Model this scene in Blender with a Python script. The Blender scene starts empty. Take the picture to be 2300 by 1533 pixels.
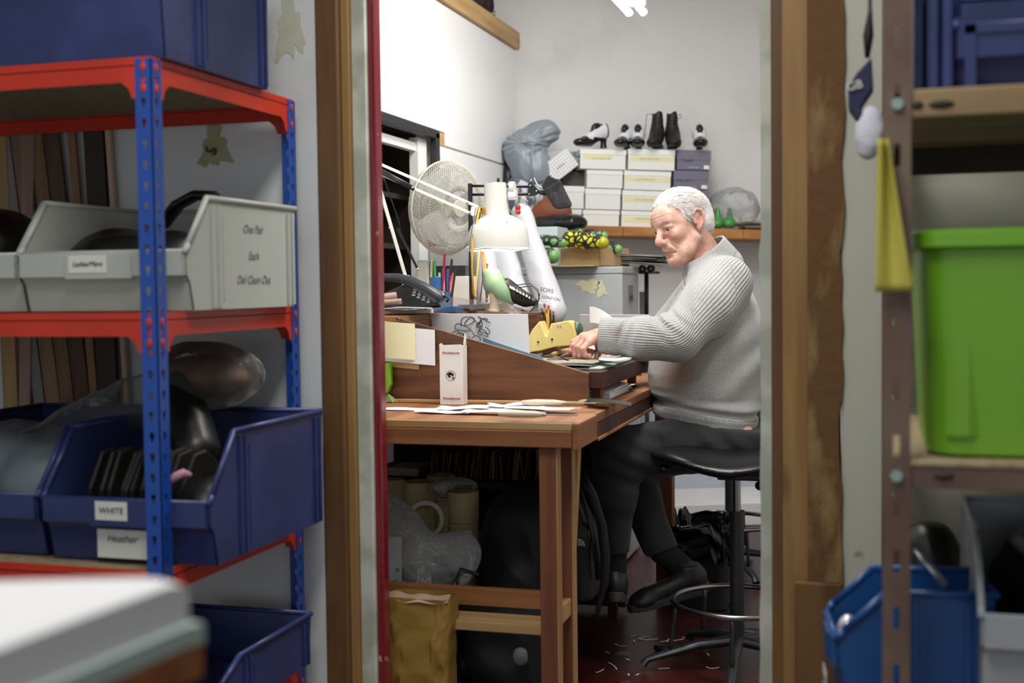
import bpy, math, random
import numpy as np
from mathutils import Vector, Matrix, noise
random.seed(7); rng = np.random.default_rng(7)
sc = bpy.context.scene
C = sc.collection
# ---------------------------------------------------------------- camera
F = 2800.0; IW, IH = 2300, 1533
YAW = math.radians(16.4); PIT = math.atan(126/F); ROLL = 0.012
EYE = Vector((0, 0, 1.15))
fwd = Vector((-math.sin(YAW)*math.cos(PIT), math.cos(YAW)*math.cos(PIT), -math.sin(PIT)))
r0 = Vector((math.cos(YAW), math.sin(YAW), 0)); u0 = r0.cross(fwd)
rgt = r0*math.cos(ROLL) - u0*math.sin(ROLL); upv = u0*math.cos(ROLL) + r0*math.sin(ROLL)
cd = bpy.data.cameras.new('camera'); cam = bpy.data.objects.new('camera', cd); C.objects.link(cam)
cd.sensor_width = 36; cd.lens = F*36/IW; cd.clip_start = 0.05
M = Matrix((rgt, upv, -fwd)).transposed().to_4x4(); M.translation = EYE
cam.matrix_world = M
cd.dof.use_dof = True; cd.dof.focus_distance = 3.86; cd.dof.aperture_fstop = 2.8
sc.camera = cam
def at(px, py, d=None, X=None, Y=None, Z=None):
    """world point seen at pixel (px,py) on the plane depth=d or X=, Y=, Z="""
    r = fwd + rgt*((px-IW/2)/F) - upv*((py-IH/2)/F)
    if d is not None: t = d
    elif X is not None: t = (X-EYE.x)/r.x
    elif Y is not None: t = (Y-EYE.y)/r.y
    else: t = (Z-EYE.z)/r.z
    return EYE + r*t
# ---------------------------------------------------------------- world, exposure, lights
w = bpy.data.worlds.new('world'); sc.world = w; w.use_nodes = True
w.node_tree.nodes['Background'].inputs[0].default_value = (0.80, 0.86, 0.95, 1)
w.node_tree.nodes['Background'].inputs[1].default_value = 0.62
sc.view_settings.view_transform = 'Standard'; sc.view_settings.look = 'None'
sc.view_settings.exposure = 0.08; sc.view_settings.gamma = 1.0; sc.view_settings.use_curve_mapping = False
def area(name, loc, size, power, col=(1,1,1), rot=(0,0,0)):
    l = bpy.data.lights.new(name, 'AREA'); l.shape = 'RECTANGLE'; l.size, l.size_y = size
    l.energy = power; l.color = col
    o = bpy.data.objects.new(name, l); o.location = loc; o.rotation_euler = rot; C.objects.link(o); return o
area('workshop_ceiling_light', (-0.75, 4.5, 2.72), (0.35, 1.4), 21, (1, .985, .97))
area('workshop_ceiling_light_near', (-0.55, 3.05, 2.72), (1.0, 0.3), 38, (1, .985, .97))
area('store_ceiling_light', (-0.5, 1.0, 2.72), (0.4, 1.3), 31, (1, .98, .93))
# ---------------------------------------------------------------- materials
def nt(m): return m.node_tree.nodes, m.node_tree.links
def mat(name, col, rough=.6, metal=0, var=None, vscale=8, vstretch=(1,1,1), bump=0, bscale=60, bstretch=(1,1,1),
        spec=.5, sheen=0, coat=0, ramp=(.35,.65), detail=5, spots=None, emit=None):
    m = bpy.data.materials.new(name); m.use_nodes = True; N, L = nt(m); b = N['Principled BSDF']
    c4 = lambda c: (c[0], c[1], c[2], 1)
    b.inputs['Base Color'].default_value = c4(col); b.inputs['Roughness'].default_value = rough
    b.inputs['Metallic'].default_value = metal; b.inputs['Specular IOR Level'].default_value = spec
    if sheen: b.inputs['Sheen Weight'].default_value = sheen
    if coat: b.inputs['Coat Weight'].default_value = coat; b.inputs['Coat Roughness'].default_value = .15
    if emit:
        b.inputs['Emission Color'].default_value = c4(emit[0]); b.inputs['Emission Strength'].default_value = emit[1]
    tc = N.new('ShaderNodeTexCoord')
    def mapped(st):
        mp = N.new('ShaderNodeMapping'); mp.inputs['Scale'].default_value = st; L.new(tc.outputs['Object'], mp.inputs[0]); return mp.outputs[0]
    cur = None
    if var:
        n = N.new('ShaderNodeTexNoise'); n.inputs['Scale'].default_value = vscale; n.inputs['Detail'].default_value = detail
        L.new(mapped(vstretch), n.inputs[0])
        r = N.new('ShaderNodeValToRGB'); r.color_ramp.elements[0].position = ramp[0]; r.color_ramp.elements[1].position = ramp[1]
        r.color_ramp.elements[0].color = c4(col); r.color_ramp.elements[1].color = c4(var)
        L.new(n.outputs['Fac'], r.inputs[0]); cur = r.outputs[0]; L.new(cur, b.inputs['Base Color'])
    if spots:   # (colour, scale, lo, hi)
        n = N.new('ShaderNodeTexNoise'); n.inputs['Scale'].default_value = spots[1]; n.inputs['Detail'].default_value = 4
        L.new(tc.outputs['Object'], n.inputs[0])
        r = N.new('ShaderNodeMapRange'); r.inputs[1].default_value = spots[2]; r.inputs[2].default_value = spots[3]
        L.new(n.outputs['Fac'], r.inputs[0])
        mx = N.new('ShaderNodeMix'); mx.data_type = 'RGBA'; L.new(r.outputs[0], mx.inputs[0])
        if cur: L.new(cur, mx.inputs[6])
        else: mx.inputs[6].default_value = c4(col)
        mx.inputs[7].default_value = c4(spots[0]); L.new(mx.outputs[2], b.inputs['Base Color'])
    if bump:
        n = N.new('ShaderNodeTexNoise'); n.inputs['Scale'].default_value = bscale; n.inputs['Detail'].default_value = 4
        L.new(mapped(bstretch), n.inputs[0])
        bp = N.new('ShaderNodeBump'); bp.inputs['Strength'].default_value = bump; bp.inputs['Distance'].default_value = .004
        L.new(n.outputs['Fac'], bp.inputs['Height']); L.new(bp.outputs[0], b.inputs['Normal'])
    return m
def wood(name, c1, c2, grain='x', rough=.55, scale=14, bump=.15, knots=None, coat=0):
    st = {'x': (.12, 1.6, 1.6), 'y': (1.6, .12, 1.6), 'z': (1.6, 1.6, .12)}[grain]
    m = mat(name, c1, rough, var=c2, vscale=scale, vstretch=st, bump=bump, bscale=40, bstretch=st, ramp=(.38,.62), detail=8, coat=coat)
    if knots:
        N, L = nt(m); b = N['Principled BSDF']; src = b.inputs['Base Color'].links[0].from_socket
        tc = [n for n in N if n.type == 'TEX_COORD'][0]
        mp = N.new('ShaderNodeMapping'); mp.inputs['Scale'].default_value = {'x': (.4,1,1), 'y': (1,.4,1), 'z': (1,1,.4)}[grain]
        L.new(tc.outputs['Object'], mp.inputs[0])
        v = N.new('ShaderNodeTexVoronoi'); v.inputs['Scale'].default_value = knots; L.new(mp.outputs[0], v.inputs[0])
        r = N.new('ShaderNodeMapRange'); r.inputs[1].default_value = .06; r.inputs[2].default_value = .13; L.new(v.outputs['Distance'], r.inputs[0])
        mx = N.new('ShaderNodeMix'); mx.data_type = 'RGBA'; L.new(r.outputs[0], mx.inputs[0])
        mx.inputs[6].default_value = (c1[0]*.3, c1[1]*.25, c1[2]*.2, 1); L.new(src, mx.inputs[7]); L.new(mx.outputs[2], b.inputs['Base Color'])
    return m
def clear(name, col=(.9,.92,.93), amount=.25, rough=.12, bump=.6, bscale=25):
    """thin plastic film: mostly see-through, with glossy and milky shares"""
    m = bpy.data.materials.new(name); m.use_nodes = True; N, L = nt(m); N.remove(N['Principled BSDF'])
    out = N['Material Output']; tr = N.new('ShaderNodeBsdfTransparent'); tr.inputs[0].default_value = (*col, 1)
    gl = N.new('ShaderNodeBsdfPrincipled'); gl.inputs['Base Color'].default_value = (*col, 1); gl.inputs['Roughness'].default_value = rough
    fr = N.new('ShaderNodeFresnel'); fr.inputs[0].default_value = 1.45
    ad = N.new('ShaderNodeMath'); ad.operation = 'ADD'; ad.use_clamp = True; ad.inputs[1].default_value = amount
    tc = N.new('ShaderNodeTexCoord'); n = N.new('ShaderNodeTexNoise'); n.inputs['Scale'].default_value = bscale; n.inputs['Detail'].default_value = 3
    L.new(tc.outputs['Object'], n.inputs[0]); bp = N.new('ShaderNodeBump'); bp.inputs['Strength'].default_value = bump; bp.inputs['Distance'].default_value = .02
    L.new(n.outputs['Fac'], bp.inputs['Height']); L.new(bp.outputs[0], gl.inputs['Normal']); L.new(bp.outputs[0], fr.inputs['Normal'])
    mx = N.new('ShaderNodeMixShader'); L.new(fr.outputs[0], ad.inputs[0]); L.new(ad.outputs[0], mx.inputs[0])
    L.new(tr.outputs[0], mx.inputs[1]); L.new(gl.outputs[0], mx.inputs[2]); L.new(mx.outputs[0], out.inputs[0]); return m
# ---------------------------------------------------------------- geometry collector (world coordinates)
def frame(z, x=None):
    z = Vector(z).normalized(); x = Vector(x) if x else (Vector((1,0,0)) if abs(z.x) < .8 else Vector((0,1,0)))
    y = z.cross(x).normalized(); x = y.cross(z).normalized(); return Matrix((x, y, z)).transposed()
def rot(ax, ay=0, az=0):
    from mathutils import Euler
    return Euler((math.radians(ax), math.radians(ay), math.radians(az))).to_matrix()
class G:
    def __init__(s): s.v = []; s.f = []
    def add(s, vs, fs):
        n = len(s.v); s.v += [tuple(v) for v in vs]; s.f += [tuple(i+n for i in f) for f in fs]; return s
    def join(s, g): return s.add(g.v, g.f)
    def xf(s, R=None, t=(0,0,0), about=(0,0,0)):
        t = Vector(t); a = Vector(about)
        s.v = [tuple(((R @ (Vector(v)-a)) if R else Vector(v)-a) + a + t) for v in s.v]; return s
    def box(s, lo, hi):
        (a,b,c),(d,e,f) = lo, hi
        return s.add([(a,b,c),(d,b,c),(d,e,c),(a,e,c),(a,b,f),(d,b,f),(d,e,f),(a,e,f)],
                     [(0,3,2,1),(4,5,6,7),(0,1,5,4),(1,2,6,5),(2,3,7,6),(3,0,4,7)])
    def obox(s, c, size, R=None):
        g = G().box([-x/2 for x in size], [x/2 for x in size]); g.xf(R, c); return s.join(g)
    def bar(s, a, b, wx, wy, up=(0,0,1)):
        """rectangular bar from a to b"""
        a, b = Vector(a), Vector(b); d = b-a
        if abs(d.normalized().dot(Vector(up))) > .98: up = (1,0,0)
        R = frame(d, Vector(up).cross(d)); return s.obox((a+b)/2, (wx, wy, d.length), R)
    def prism(s, pts, fn, t0, t1):
        n = len(pts); vs = [fn(p[0], p[1], t0) for p in pts]+[fn(p[0], p[1], t1) for p in pts]
        return s.add(vs, [tuple(range(n))[::-1], tuple(range(n, 2*n))]+[(i, (i+1) % n, n+(i+1) % n, n+i) for i in range(n)])
    def tube(s, pts, r, seg=10, flat=1, closed=False):
        pts = [Vector(p) for p in pts]; n = len(pts); rr = r if hasattr(r, '__len__') else [r]*n
        base = len(s.v); up = None
        for i, p in enumerate(pts):
            d = (pts[(i+1) % n] - pts[i-1]) if closed else (pts[min(i+1, n-1)]-pts[max(i-1, 0)])
            d.normalize()
            if up is None: up = frame(d).col[0].copy()
            up = (up - d*up.dot(d)).normalized(); v = d.cross(up)
            for k in range(seg):
                a = 2*math.pi*k/seg; s.v.append(tuple(p + (up*math.cos(a) + v*math.sin(a)*flat)*rr[i]))
        m = n if closed else n-1
        for i in range(m):
            for k in range(seg):
                j = (i+1) % n; s.f.append((base+i*seg+k, base+i*seg+(k+1) % seg, base+j*seg+(k+1) % seg, base+j*seg+k))
        if not closed:
            s.f.append(tuple(base+k for k in range(seg))[::-1]); s.f.append(tuple(base+(n-1)*seg+k for k in range(seg)))
        return s
    def cyl(s, a, b, r, r2=None, seg=20): return s.tube([a, b], [r, r if r2 is None else r2], seg)
    def lathe(s, prof, c=(0,0,0), R=None, seg=32, sx=1, sy=1):
        """prof: (radius, height) list"""
        base = len(s.v); c = Vector(c); n = len(prof)
        for (r, h) in prof:
            for k in range(seg):
                a = 2*math.pi*k/seg; p = Vector((r*math.cos(a)*sx, r*math.sin(a)*sy, h)); s.v.append(tuple(c+(R @ p if R else p)))
        for i in range(n-1):
            for k in range(seg): s.f.append((base+i*seg+k, base+i*seg+(k+1) % seg, base+(i+1)*seg+(k+1) % seg, base+(i+1)*seg+k))
        return s
    def ball(s, c, r, R=None, seg=16):
        r = r if hasattr(r, '__len__') else (r, r, r); base = len(s.v); c = Vector(c); m = seg//2
        for i in range(m+1):
            t = math.pi*i/m
            for k in range(seg):
                a = 2*math.pi*k/seg; p = Vector((r[0]*math.sin(t)*math.cos(a), r[1]*math.sin(t)*math.sin(a), r[2]*math.cos(t)))
                s.v.append(tuple(c+(R @ p if R else p)))
        for i in range(m):
            for k in range(seg): s.f.append((base+i*seg+k, base+(i+1)*seg+k, base+(i+1)*seg+(k+1) % seg, base+i*seg+(k+1) % seg))
        return s
    def sheet(s, fn, nu, nv, thick=0, vert=False):
        """grid surface fn(u,v) with u,v in 0..1, optionally given thickness"""
        base = len(s.v); P = [[Vector(fn(i/nu, j/nv)) for j in range(nv+1)] for i in range(nu+1)]
        W = nv+1
        for row in P:
            for p in row: s.v.append(tuple(p))
        q = [(base+i*W+j, base+(i+1)*W+j, base+(i+1)*W+j+1, base+i*W+j+1) for i in range(nu) for j in range(nv)]; s.f += q
        if thick:
            off = len(s.v)-base
            for i in range(nu+1):
                for j in range(nv+1):
                    du = P[min(i+1, nu)][j]-P[max(i-1, 0)][j]; dv = P[i][min(j+1, nv)]-P[i][max(j-1, 0)]
                    nn = du.cross(dv); nn = nn.normalized() if nn.length > 1e-12 else Vector((0,0,1))
                    s.v.append(tuple(P[i][j]-(Vector((0, 0, 1)) if vert else nn)*thick))
            s.f += [tuple(i+off for i in f[::-1]) for f in q]
            bd = [i*W for i in range(nu+1)]+[nu*W+j for j in range(1, W)]+[i*W+nv for i in range(nu-1, -1, -1)]+[j for j in range(nv-1, 0, -1)]
            for a, b in zip(bd, bd[1:]+bd[:1]): s.f.append((base+b, base+a, base+a+off, base+b+off))
        return s
    def bounds(s):
        a = np.array(s.v); return a.min(0), a.max(0)
    def add_np(s, V, Fc): return s.add(V.tolist(), Fc.tolist())
def build(name, g, m, origin=(0,0,0), parent=None, smooth=False, bev=0, sub=0, attrs=None, segs=2, **k):
    me = bpy.data.meshes.new(name); o0 = Vector(origin)
    V = np.array(g.v, dtype=np.float64) - np.array(o0)
    me.from_pydata(V.tolist(), [], g.f)
    ms = m if isinstance(m, (list, tuple)) else [m]
    for x in ms: me.materials.append(x)
    me.validate()
    if smooth: me.shade_smooth()
    if attrs:
        for an, av in attrs.items():
            at_ = me.attributes.new(an, 'FLOAT', 'POINT'); at_.data.foreach_set('value', np.asarray(av, dtype=np.float32))
    o = bpy.data.objects.new(name, me); C.objects.link(o)
    if parent: o.parent = parent
    else: o.location = o0
    if bev:
        b = o.modifiers.new('bevel', 'BEVEL'); b.width = bev; b.segments = segs; b.limit_method = 'ANGLE'; b.harden_normals = False
    if sub:
        b = o.modifiers.new('subd', 'SUBSURF'); b.levels = sub; b.render_levels = sub
    if smooth == 'auto' or (smooth and bev):
        try: me.set_sharp_from_angle(angle=math.radians(35))
        except Exception: pass
    if k.get('label'): o['label'] = k['label']
    if k.get('stuff'): o['kind'] = 'stuff'
    return o
def tag(o, label, cat, group=None, kind=None):
    o['label'] = label; o['category'] = cat
    if group: o['group'] = group
    if kind: o['kind'] = kind
    return o
def thing(name, label, cat, parts, group=None, base=None, kind=None):
    """parts: (name, G, material, opts, [subparts])"""
    if base is None:
        bs = [p[1].bounds() for p in parts if p[1].v]; lo = np.min([b[0] for b in bs], 0); hi = np.max([b[1] for b in bs], 0)
        base = ((lo[0]+hi[0])/2, (lo[1]+hi[1])/2, lo[2])
    e = bpy.data.objects.new(name, None); e.location = base; e.empty_display_size = .05; C.objects.link(e); tag(e, label, cat, group, kind)
    for p in [q for q in parts if q[1].v]:
        o = build(p[0], p[1], p[2], base, e, **(p[3] if len(p) > 3 else {}))
        for q in (p[4] if len(p) > 4 else []): build(q[0], q[1], q[2], base, o, **(q[3] if len(q) > 3 else {}))
    return e
def one(name, g, m, label, cat, group=None, kind=None, **k):
    lo, hi = g.bounds(); base = ((lo[0]+hi[0])/2, (lo[1]+hi[1])/2, lo[2])
    return tag(build(name, g, m, base, None, **k), label, cat, group, kind)
def struct(name, g, m, **k):
    o = build(name, g, m, **k); o['kind'] = 'structure'; return o
def dup(root, loc=None, rz=None, label=None, group=None, skip=()):
    r = root.copy(); C.objects.link(r)
    if loc is not None: r.location = loc
    if rz is not None: r.rotation_euler = (r.rotation_euler[0], r.rotation_euler[1], rz)
    if label: r['label'] = label
    if group: r['group'] = group
    for ch in list(root.children):
        if ch.name.split('.')[0] in skip: continue
        c = ch.copy(); C.objects.link(c); c.parent = r
        for g in list(ch.children):
            d = g.copy(); C.objects.link(d); d.parent = c
    return r
def text(s, size, c, xdir, updir, shear=0, depth=.0004, align='CENTER', sx=1.0):
    """flat lettering as geometry centred on c"""
    cu = bpy.data.curves.new('t', 'FONT'); cu.body = s; cu.size = size; cu.shear = shear; cu.extrude = depth; cu.align_x = align; cu.align_y = 'CENTER'
    o = bpy.data.objects.new('t', cu); C.objects.link(o); dg = bpy.context.evaluated_depsgraph_get()
    me = bpy.data.meshes.new_from_object(o.evaluated_get(dg)); bpy.data.objects.remove(o)
    x = Vector(xdir).normalized(); y = Vector(updir).normalized(); z = x.cross(y); c = Vector(c)
    g = G().add([c+x*v.co.x*sx+y*v.co.y+z*v.co.z for v in me.vertices], [tuple(p.vertices) for p in me.polygons])
    bpy.data.meshes.remove(me); return g
# ---------------------------------------------------------------- signed-distance modelling
def V3(p): return np.array(p, dtype=np.float32)
def s_cap(P, a, b, ra, rb=None):
    a = V3(a); b = V3(b); rb = ra if rb is None else rb; ab = b-a; q = P-a
    t = np.clip((q @ ab)/max(float(ab @ ab), 1e-9), 0, 1)
    return np.sqrt(((q - t[..., None]*ab)**2).sum(-1)) - (ra+(rb-ra)*t)
def s_ell(P, c, r, R=None):
    q = P-V3(c)
    if R is not None: q = q @ np.array(R, dtype=np.float32)
    r = V3(r); k0 = np.sqrt(((q/r)**2).sum(-1)); k1 = np.sqrt(((q/(r*r))**2).sum(-1))+1e-9
    return k0*(k0-1)/k1
def s_box(P, c, h, rad=.01, R=None):
    q = P-V3(c)
    if R is not None: q = q @ np.array(R, dtype=np.float32)
    q = np.abs(q)-V3(h)+rad
    return np.sqrt((np.maximum(q, 0)**2).sum(-1)) + np.minimum(q.max(-1), 0) - rad
def smin(a, b, k):
    h = np.clip(.5+.5*(b-a)/k, 0, 1); return b*(1-h)+a*h - k*h*(1-h)
def smax(a, b, k): return -smin(-a, -b, k)
def nz(P, s, seed=0):
    """cheap smooth pseudo-noise, about -1..1"""
    o = 0
    rs = np.random.default_rng(seed)
    for i in range(5):
        d = rs.normal(size=3); d /= np.linalg.norm(d); d2 = rs.normal(size=3); d2 /= np.linalg.norm(d2)
        o = o + np.sin(P @ (d*s).astype(np.float32) + rs.uniform(0, 6.28) + 1.3*np.sin(P @ (d2*s*.8).astype(np.float32)+rs.uniform(0, 6)))
    return o/3.2
def crumple(P, s, seed=0):
    """ridged noise for creased film and cloth, 0..1 with sharp ridges"""
    return 1-np.abs(nz(P, s, seed)) 
def surf(fn, lo, hi, res):
    """surface nets"""
    lo = np.array(lo, float); hi = np.array(hi, float); n = np.maximum(((hi-lo)/res).astype(int)+2, 3)
    ax = [lo[i]+res*np.arange(n[i]) for i in range(3)]
    P = np.stack(np.meshgrid(*ax, indexing='ij'), -1).astype(np.float32)
    v = np.empty(P.shape[:3], np.float32)
    for i in range(0, n[0], 24): v[i:i+24] = fn(P[i:i+24])
    v[0] = v[-1] = 1; v[:, 0] = v[:, -1] = 1; v[:, :, 0] = v[:, :, -1] = 1
    s = v < 0; c = [(i, j, k) for i in (0, 1) for j in (0, 1) for k in (0, 1)]
    sl = lambda a, o: a[o[0]:n[0]-1+o[0], o[1]:n[1]-1+o[1], o[2]:n[2]-1+o[2]]
    cnt = sum(sl(s, o).astype(np.int8) for o in c); act = (cnt > 0) & (cnt < 8)
    idx = -np.ones(act.shape, np.int64); ii = np.argwhere(act); idx[act] = np.arange(len(ii))
    acc = np.zeros((len(ii), 3)); num = np.zeros(len(ii))
    val = {o: v[ii[:,0]+o[0], ii[:,1]+o[1], ii[:,2]+o[2]].astype(float) for o in c}
    for a in c:
        for k in range(3):
            if a[k] == 0:
                b = list(a); b[k] = 1; b = tuple(b); va, vb = val[a], val[b]; m = (va < 0) != (vb < 0)
                t = np.where(m, va/np.where(va == vb, 1, va-vb), 0)
                p = np.array(a, float)[None].repeat(len(ii), 0); p[:, k] += t; acc[m] += p[m]; num[m] += 1
    V = lo + res*(ii + acc/np.maximum(num, 1)[:, None]); Fs = []
    for k in range(3):
        a, b = [(1, 2), (2, 0), (0, 1)][k]; sh = [slice(None)]*3; sh2 = [slice(None)]*3
        sh[k] = slice(0, -1); sh2[k] = slice(1, None); e = s[tuple(sh)] != s[tuple(sh2)]; ed = np.argwhere(e)
        ed = ed[(ed[:, a] > 0) & (ed[:, b] > 0) & (ed[:, a] < n[a]-1) & (ed[:, b] < n[b]-1)]
        ins = s[ed[:,0], ed[:,1], ed[:,2]]
        def cell(da, db):
            q = ed.copy(); q[:, a] -= da; q[:, b] -= db; return idx[q[:,0], q[:,1], q[:,2]]
        q = np.stack([cell(1, 1), cell(0, 1), cell(0, 0), cell(1, 0)], 1); q[~ins] = q[~ins][:, ::-1]; Fs.append(q)
    return V, np.concatenate(Fs)
def blob(fn, lo, hi, res):
    V, Fc = surf(fn, lo, hi, res)
    if not len(V): raise ValueError('empty blob %s %s' % (lo, hi))
    return G().add_np(V, Fc)
def hx(h):
    h = h.lstrip('#'); c = [int(h[i:i+2], 16)/255 for i in (0, 2, 4)]
    return tuple(x/12.92 if x <= .04045 else ((x+.055)/1.055)**2.4 for x in c)
m_wall = mat('white_wall_paint', hx('#e2e1e1'), .75, bump=.12, bscale=30, spots=(hx('#d6d5d3'), 3, .5, .7))
m_panel = mat('white_laminate_board', hx('#f3f2f2'), .35, bump=.03, bscale=60)
m_lowwall = mat('stained_blue_grey_wall_paint', hx('#b4bac6'), .7, bump=.3, bscale=25, spots=(hx('#8f95a2'), 9, .62, .72))
m_part = mat('scuffed_pale_wall_paint', hx('#e3e5e4'), .55, bump=.1, bscale=12, spots=(hx('#c3c4b4'), 2.2, .55, .75))
m_part_r = mat('cream_green_wall_paint', hx('#c4c3b2'), .55, bump=.15, bscale=14, spots=(hx('#8c8f7a'), 14, .68, .75))
m_floor = mat('dark_red_floor_paint', hx('#4a1a15'), .32, var=hx('#2d1211'), vscale=3, bump=.25, bscale=18, spots=(hx('#5c4a42'), 11, .66, .72))
m_ceil = mat('ceiling_white', hx('#dcdcda'), .8)
m_stud = wood('rough_pine_stud', hx('#a9854f'), hx('#8d6738'), 'z', knots=5, scale=10)
m_stud2 = wood('aged_brown_stud', hx('#7b5730'), hx('#5f4022'), 'z', knots=3, scale=9)
m_rough = mat('rough_sawn_timber', hx('#6e4d2c'), .85, var=hx('#93784d'), vscale=7, vstretch=(3, 3, 1), bump=.8, bscale=45, ramp=(.5, .68), detail=9)
m_chip = mat('flaking_pale_paint', hx('#cfd2c6'), .6, var=hx('#b3b8a9'), vscale=9, bump=.5, bscale=20, ramp=(.45, .6))
m_red = mat('glossy_red_door_paint', hx('#7d1420'), .22, bump=.25, bscale=22, bstretch=(1, 1, 3), coat=.4, spots=(hx('#c9a9a5'), 16, .70, .73))
m_black = mat('black_metal_paint', hx('#1d1e20'), .4)
m_dark = mat('dark_brown_cupboard', hx('#3a2c1f'), .7, var=hx('#241a12'), vscale=4)
m_whitewood = mat('white_painted_wood', hx('#e9e9e6'), .5, bump=.1, bscale=30)
m_shelfwood = wood('orange_pine_shelf', hx('#b0793e'), hx('#8a5626'), 'x', knots=2.5)
m_beamwood = wood('pale_pine_batten', hx('#cba876'), hx('#b18a58'), 'y', knots=4)
PY0, PY1 = 2.65, 2.77          # partition front and back
HZ = 2.9
BD = 6.2
XL = at(1164, 600, d=BD).x
fh = Vector((fwd.x, fwd.y, 0)).normalized()
B0 = at(1164, 634, d=BD); B0.z = 0
a6 = math.radians(6); bw = (r0*math.cos(a6) + fh*math.sin(a6)); bn = Vector((bw.y, -bw.x, 0))   # along the back wall; towards the camera
BROT = math.atan2(bw.y, bw.x)
def atB(px, py, n=0):
    r = fwd + rgt*((px-IW/2)/F) - upv*((py-IH/2)/F); p0 = B0 + bn*n
    t = (p0-EYE).dot(bn)/r.dot(bn); return EYE + r*t
def BW(u, n, z): p = B0+bw*u+bn*n; return Vector((p.x, p.y, z))
pxX = lambda px, Y: at(px, 640, Y=Y).x
# floor and ceilings
struct('floor', G().box((-3.2, -1.2, -.1), (2.2, 8.2, 0)), m_floor)
struct('ceiling', G().box((-3.2, -1.2, HZ), (2.2, 8.2, HZ+.1)), m_ceil)
# back wall: white above, bluish stained paint near the floor
g = G(); a, b = BW(-.12, 0, 0), BW(3.1, 0, 0)
def wallslab(g, a, b, z0, z1, th, n):
    n = Vector(n); vs = [(*p.xy, z) for z in (z0, z1) for p in (a, b, b-n*th, a-n*th)]
    return g.add(vs, [(0,3,2,1),(4,5,6,7),(0,1,5,4),(1,2,6,5),(2,3,7,6),(3,0,4,7)])
struct('wall_back', wallslab(G(), a, b, .72, HZ, .1, bn), m_wall)
struct('wall_back_lower', wallslab(G(), a, b, 0, .72, .1, bn), m_lowwall)
struct('baseboard_back', wallslab(G(), a+bn*.46, b+bn*.46, 0, .11, .458, bn), m_wall, bev=.006)
struct('wall_right', G().box((1.05, PY1, 0), (1.15, 8, HZ)), m_wall)
# left wall with the hatch opening, lined with white boards
hz1 = at(985, 300, X=XL).z; hy1 = at(985, 300, X=XL).y; hz0 = 1.12
zt = at(1160, 100, X=XL).z
g = G().box((XL-.1, PY1, 0), (XL-.02, 7.3, hz0)).box((XL-.1, hy1, hz0), (XL-.02, 7.3, zt)).box((XL-.1, PY1, hz1), (XL-.02, hy1, zt)).box((XL-.1, PY1, hz0), (XL-.02, 3.9, hz1))
struct('wall_left', g, m_wall)
struct('wall_left_upper', G().box((XL-.62, PY1, zt-.02), (XL-.55, 7.3, HZ)), m_wall)
ys = at(1000, 300, X=XL).y; zs1 = at(1000, 329, X=XL).z
yj = at(987, 300, X=XL).y
struct('trim_1', G().box((XL-.02, 3.0, hz1+.012), (XL, ys-.003, zt-.03)), m_panel, bev=.002)
struct('trim_2', G().box((XL-.02, ys+.003, zs1+.004), (XL, 6.18, zt-.03)), m_panel, bev=.002)
struct('trim_3', G().box((XL-.02, yj, .3), (XL, 6.18, zs1-.004)), m_panel, bev=.002)
struct('trim_4', G().box((XL-.019, yj, zs1), (XL-.004, ys, hz1+.012)), m_beamwood)
# timber rail along the top of the boards, storage ledge behind it
struct('trim_5', G().box((XL-.03, 3.0, zt-.028), (XL+.02, 6.17, zt+.055)), m_beamwood, bev=.003)
struct('trim_17', G().box((XL-.55, 3.0, zt-.03), (XL-.03, 7.2, zt+.01)), m_whitewood)
# black hatch frame, white inner frame, dark cupboard behind
fw = .024
g = G().box((XL-.02, 3.9, hz1-fw), (XL+.006, hy1, hz1+.008)).box((XL-.02, hy1-fw-.02, hz0), (XL+.006, hy1, hz1))
struct('window_frame', g, m_black, bev=.003).name = 'window_1'
g = G().box((XL-.5, 3.9, hz0-.02), (XL-.48, hy1, hz1)).box((XL-.5, hy1-.02, hz0), (XL-.1, hy1, hz1)).box((XL-.5, 3.9, hz1), (XL-.1, hy1, hz1+.02)).box((XL-.5, 3.9, hz0-.02), (XL-.1, hy1, hz0))
g.box((XL-.48, 3.9, 1.50), (XL-.12, hy1-.02, 1.52)).box((XL-.48, 3.9, 1.30), (XL-.12, hy1-.02, 1.32))
struct('wall_alcove', g, m_dark)
zsx = at(900, 300, X=XL-.05).z
g = G().box((XL-.07, hy1-.155, hz0), (XL-.03, hy1-.06, hz1-.03)).box((XL-.07, 3.9, hz1-.085), (XL-.04, hy1-.155, hz1-.05))
struct('trim_6', g, m_whitewood, bev=.003)
# partition between store and workshop
xl = pxX(718, PY0); xr = pxX(1890, PY0)
struct('wall_partition_left', G().box((-3.2, PY0, 0), (xl, PY1, HZ)), m_part)
struct('wall_partition_right', G().box((xr, PY0, 0), (2.2, PY1, HZ)), m_part_r)
struct('wall_store_left', G().box((-3.3, -1.2, 0), (-3.2, PY0, HZ)), m_part)
struct('wall_store_right', G().box((2.1, -1.2, 0), (2.2, PY0, HZ)), m_part_r)
def post(name, p0, p1, y0, y1, m, **k):
    return struct(name, G().box((pxX(p0, y0), y0, 0), (pxX(p1, y0), y1, HZ)), m, **k)
post('trim_7', 719, 766, PY0-.012, PY1, m_stud2, bev=.003)
post('trim_8', 768, 792, PY0+.012, PY1, m_stud, bev=.003)
post('trim_9', 792, 828, PY0+.03, PY0+.085, m_chip, bev=.002)
post('trim_10', 827, 851, PY0+.05, PY0+.086, m_red, bev=.004)
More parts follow.
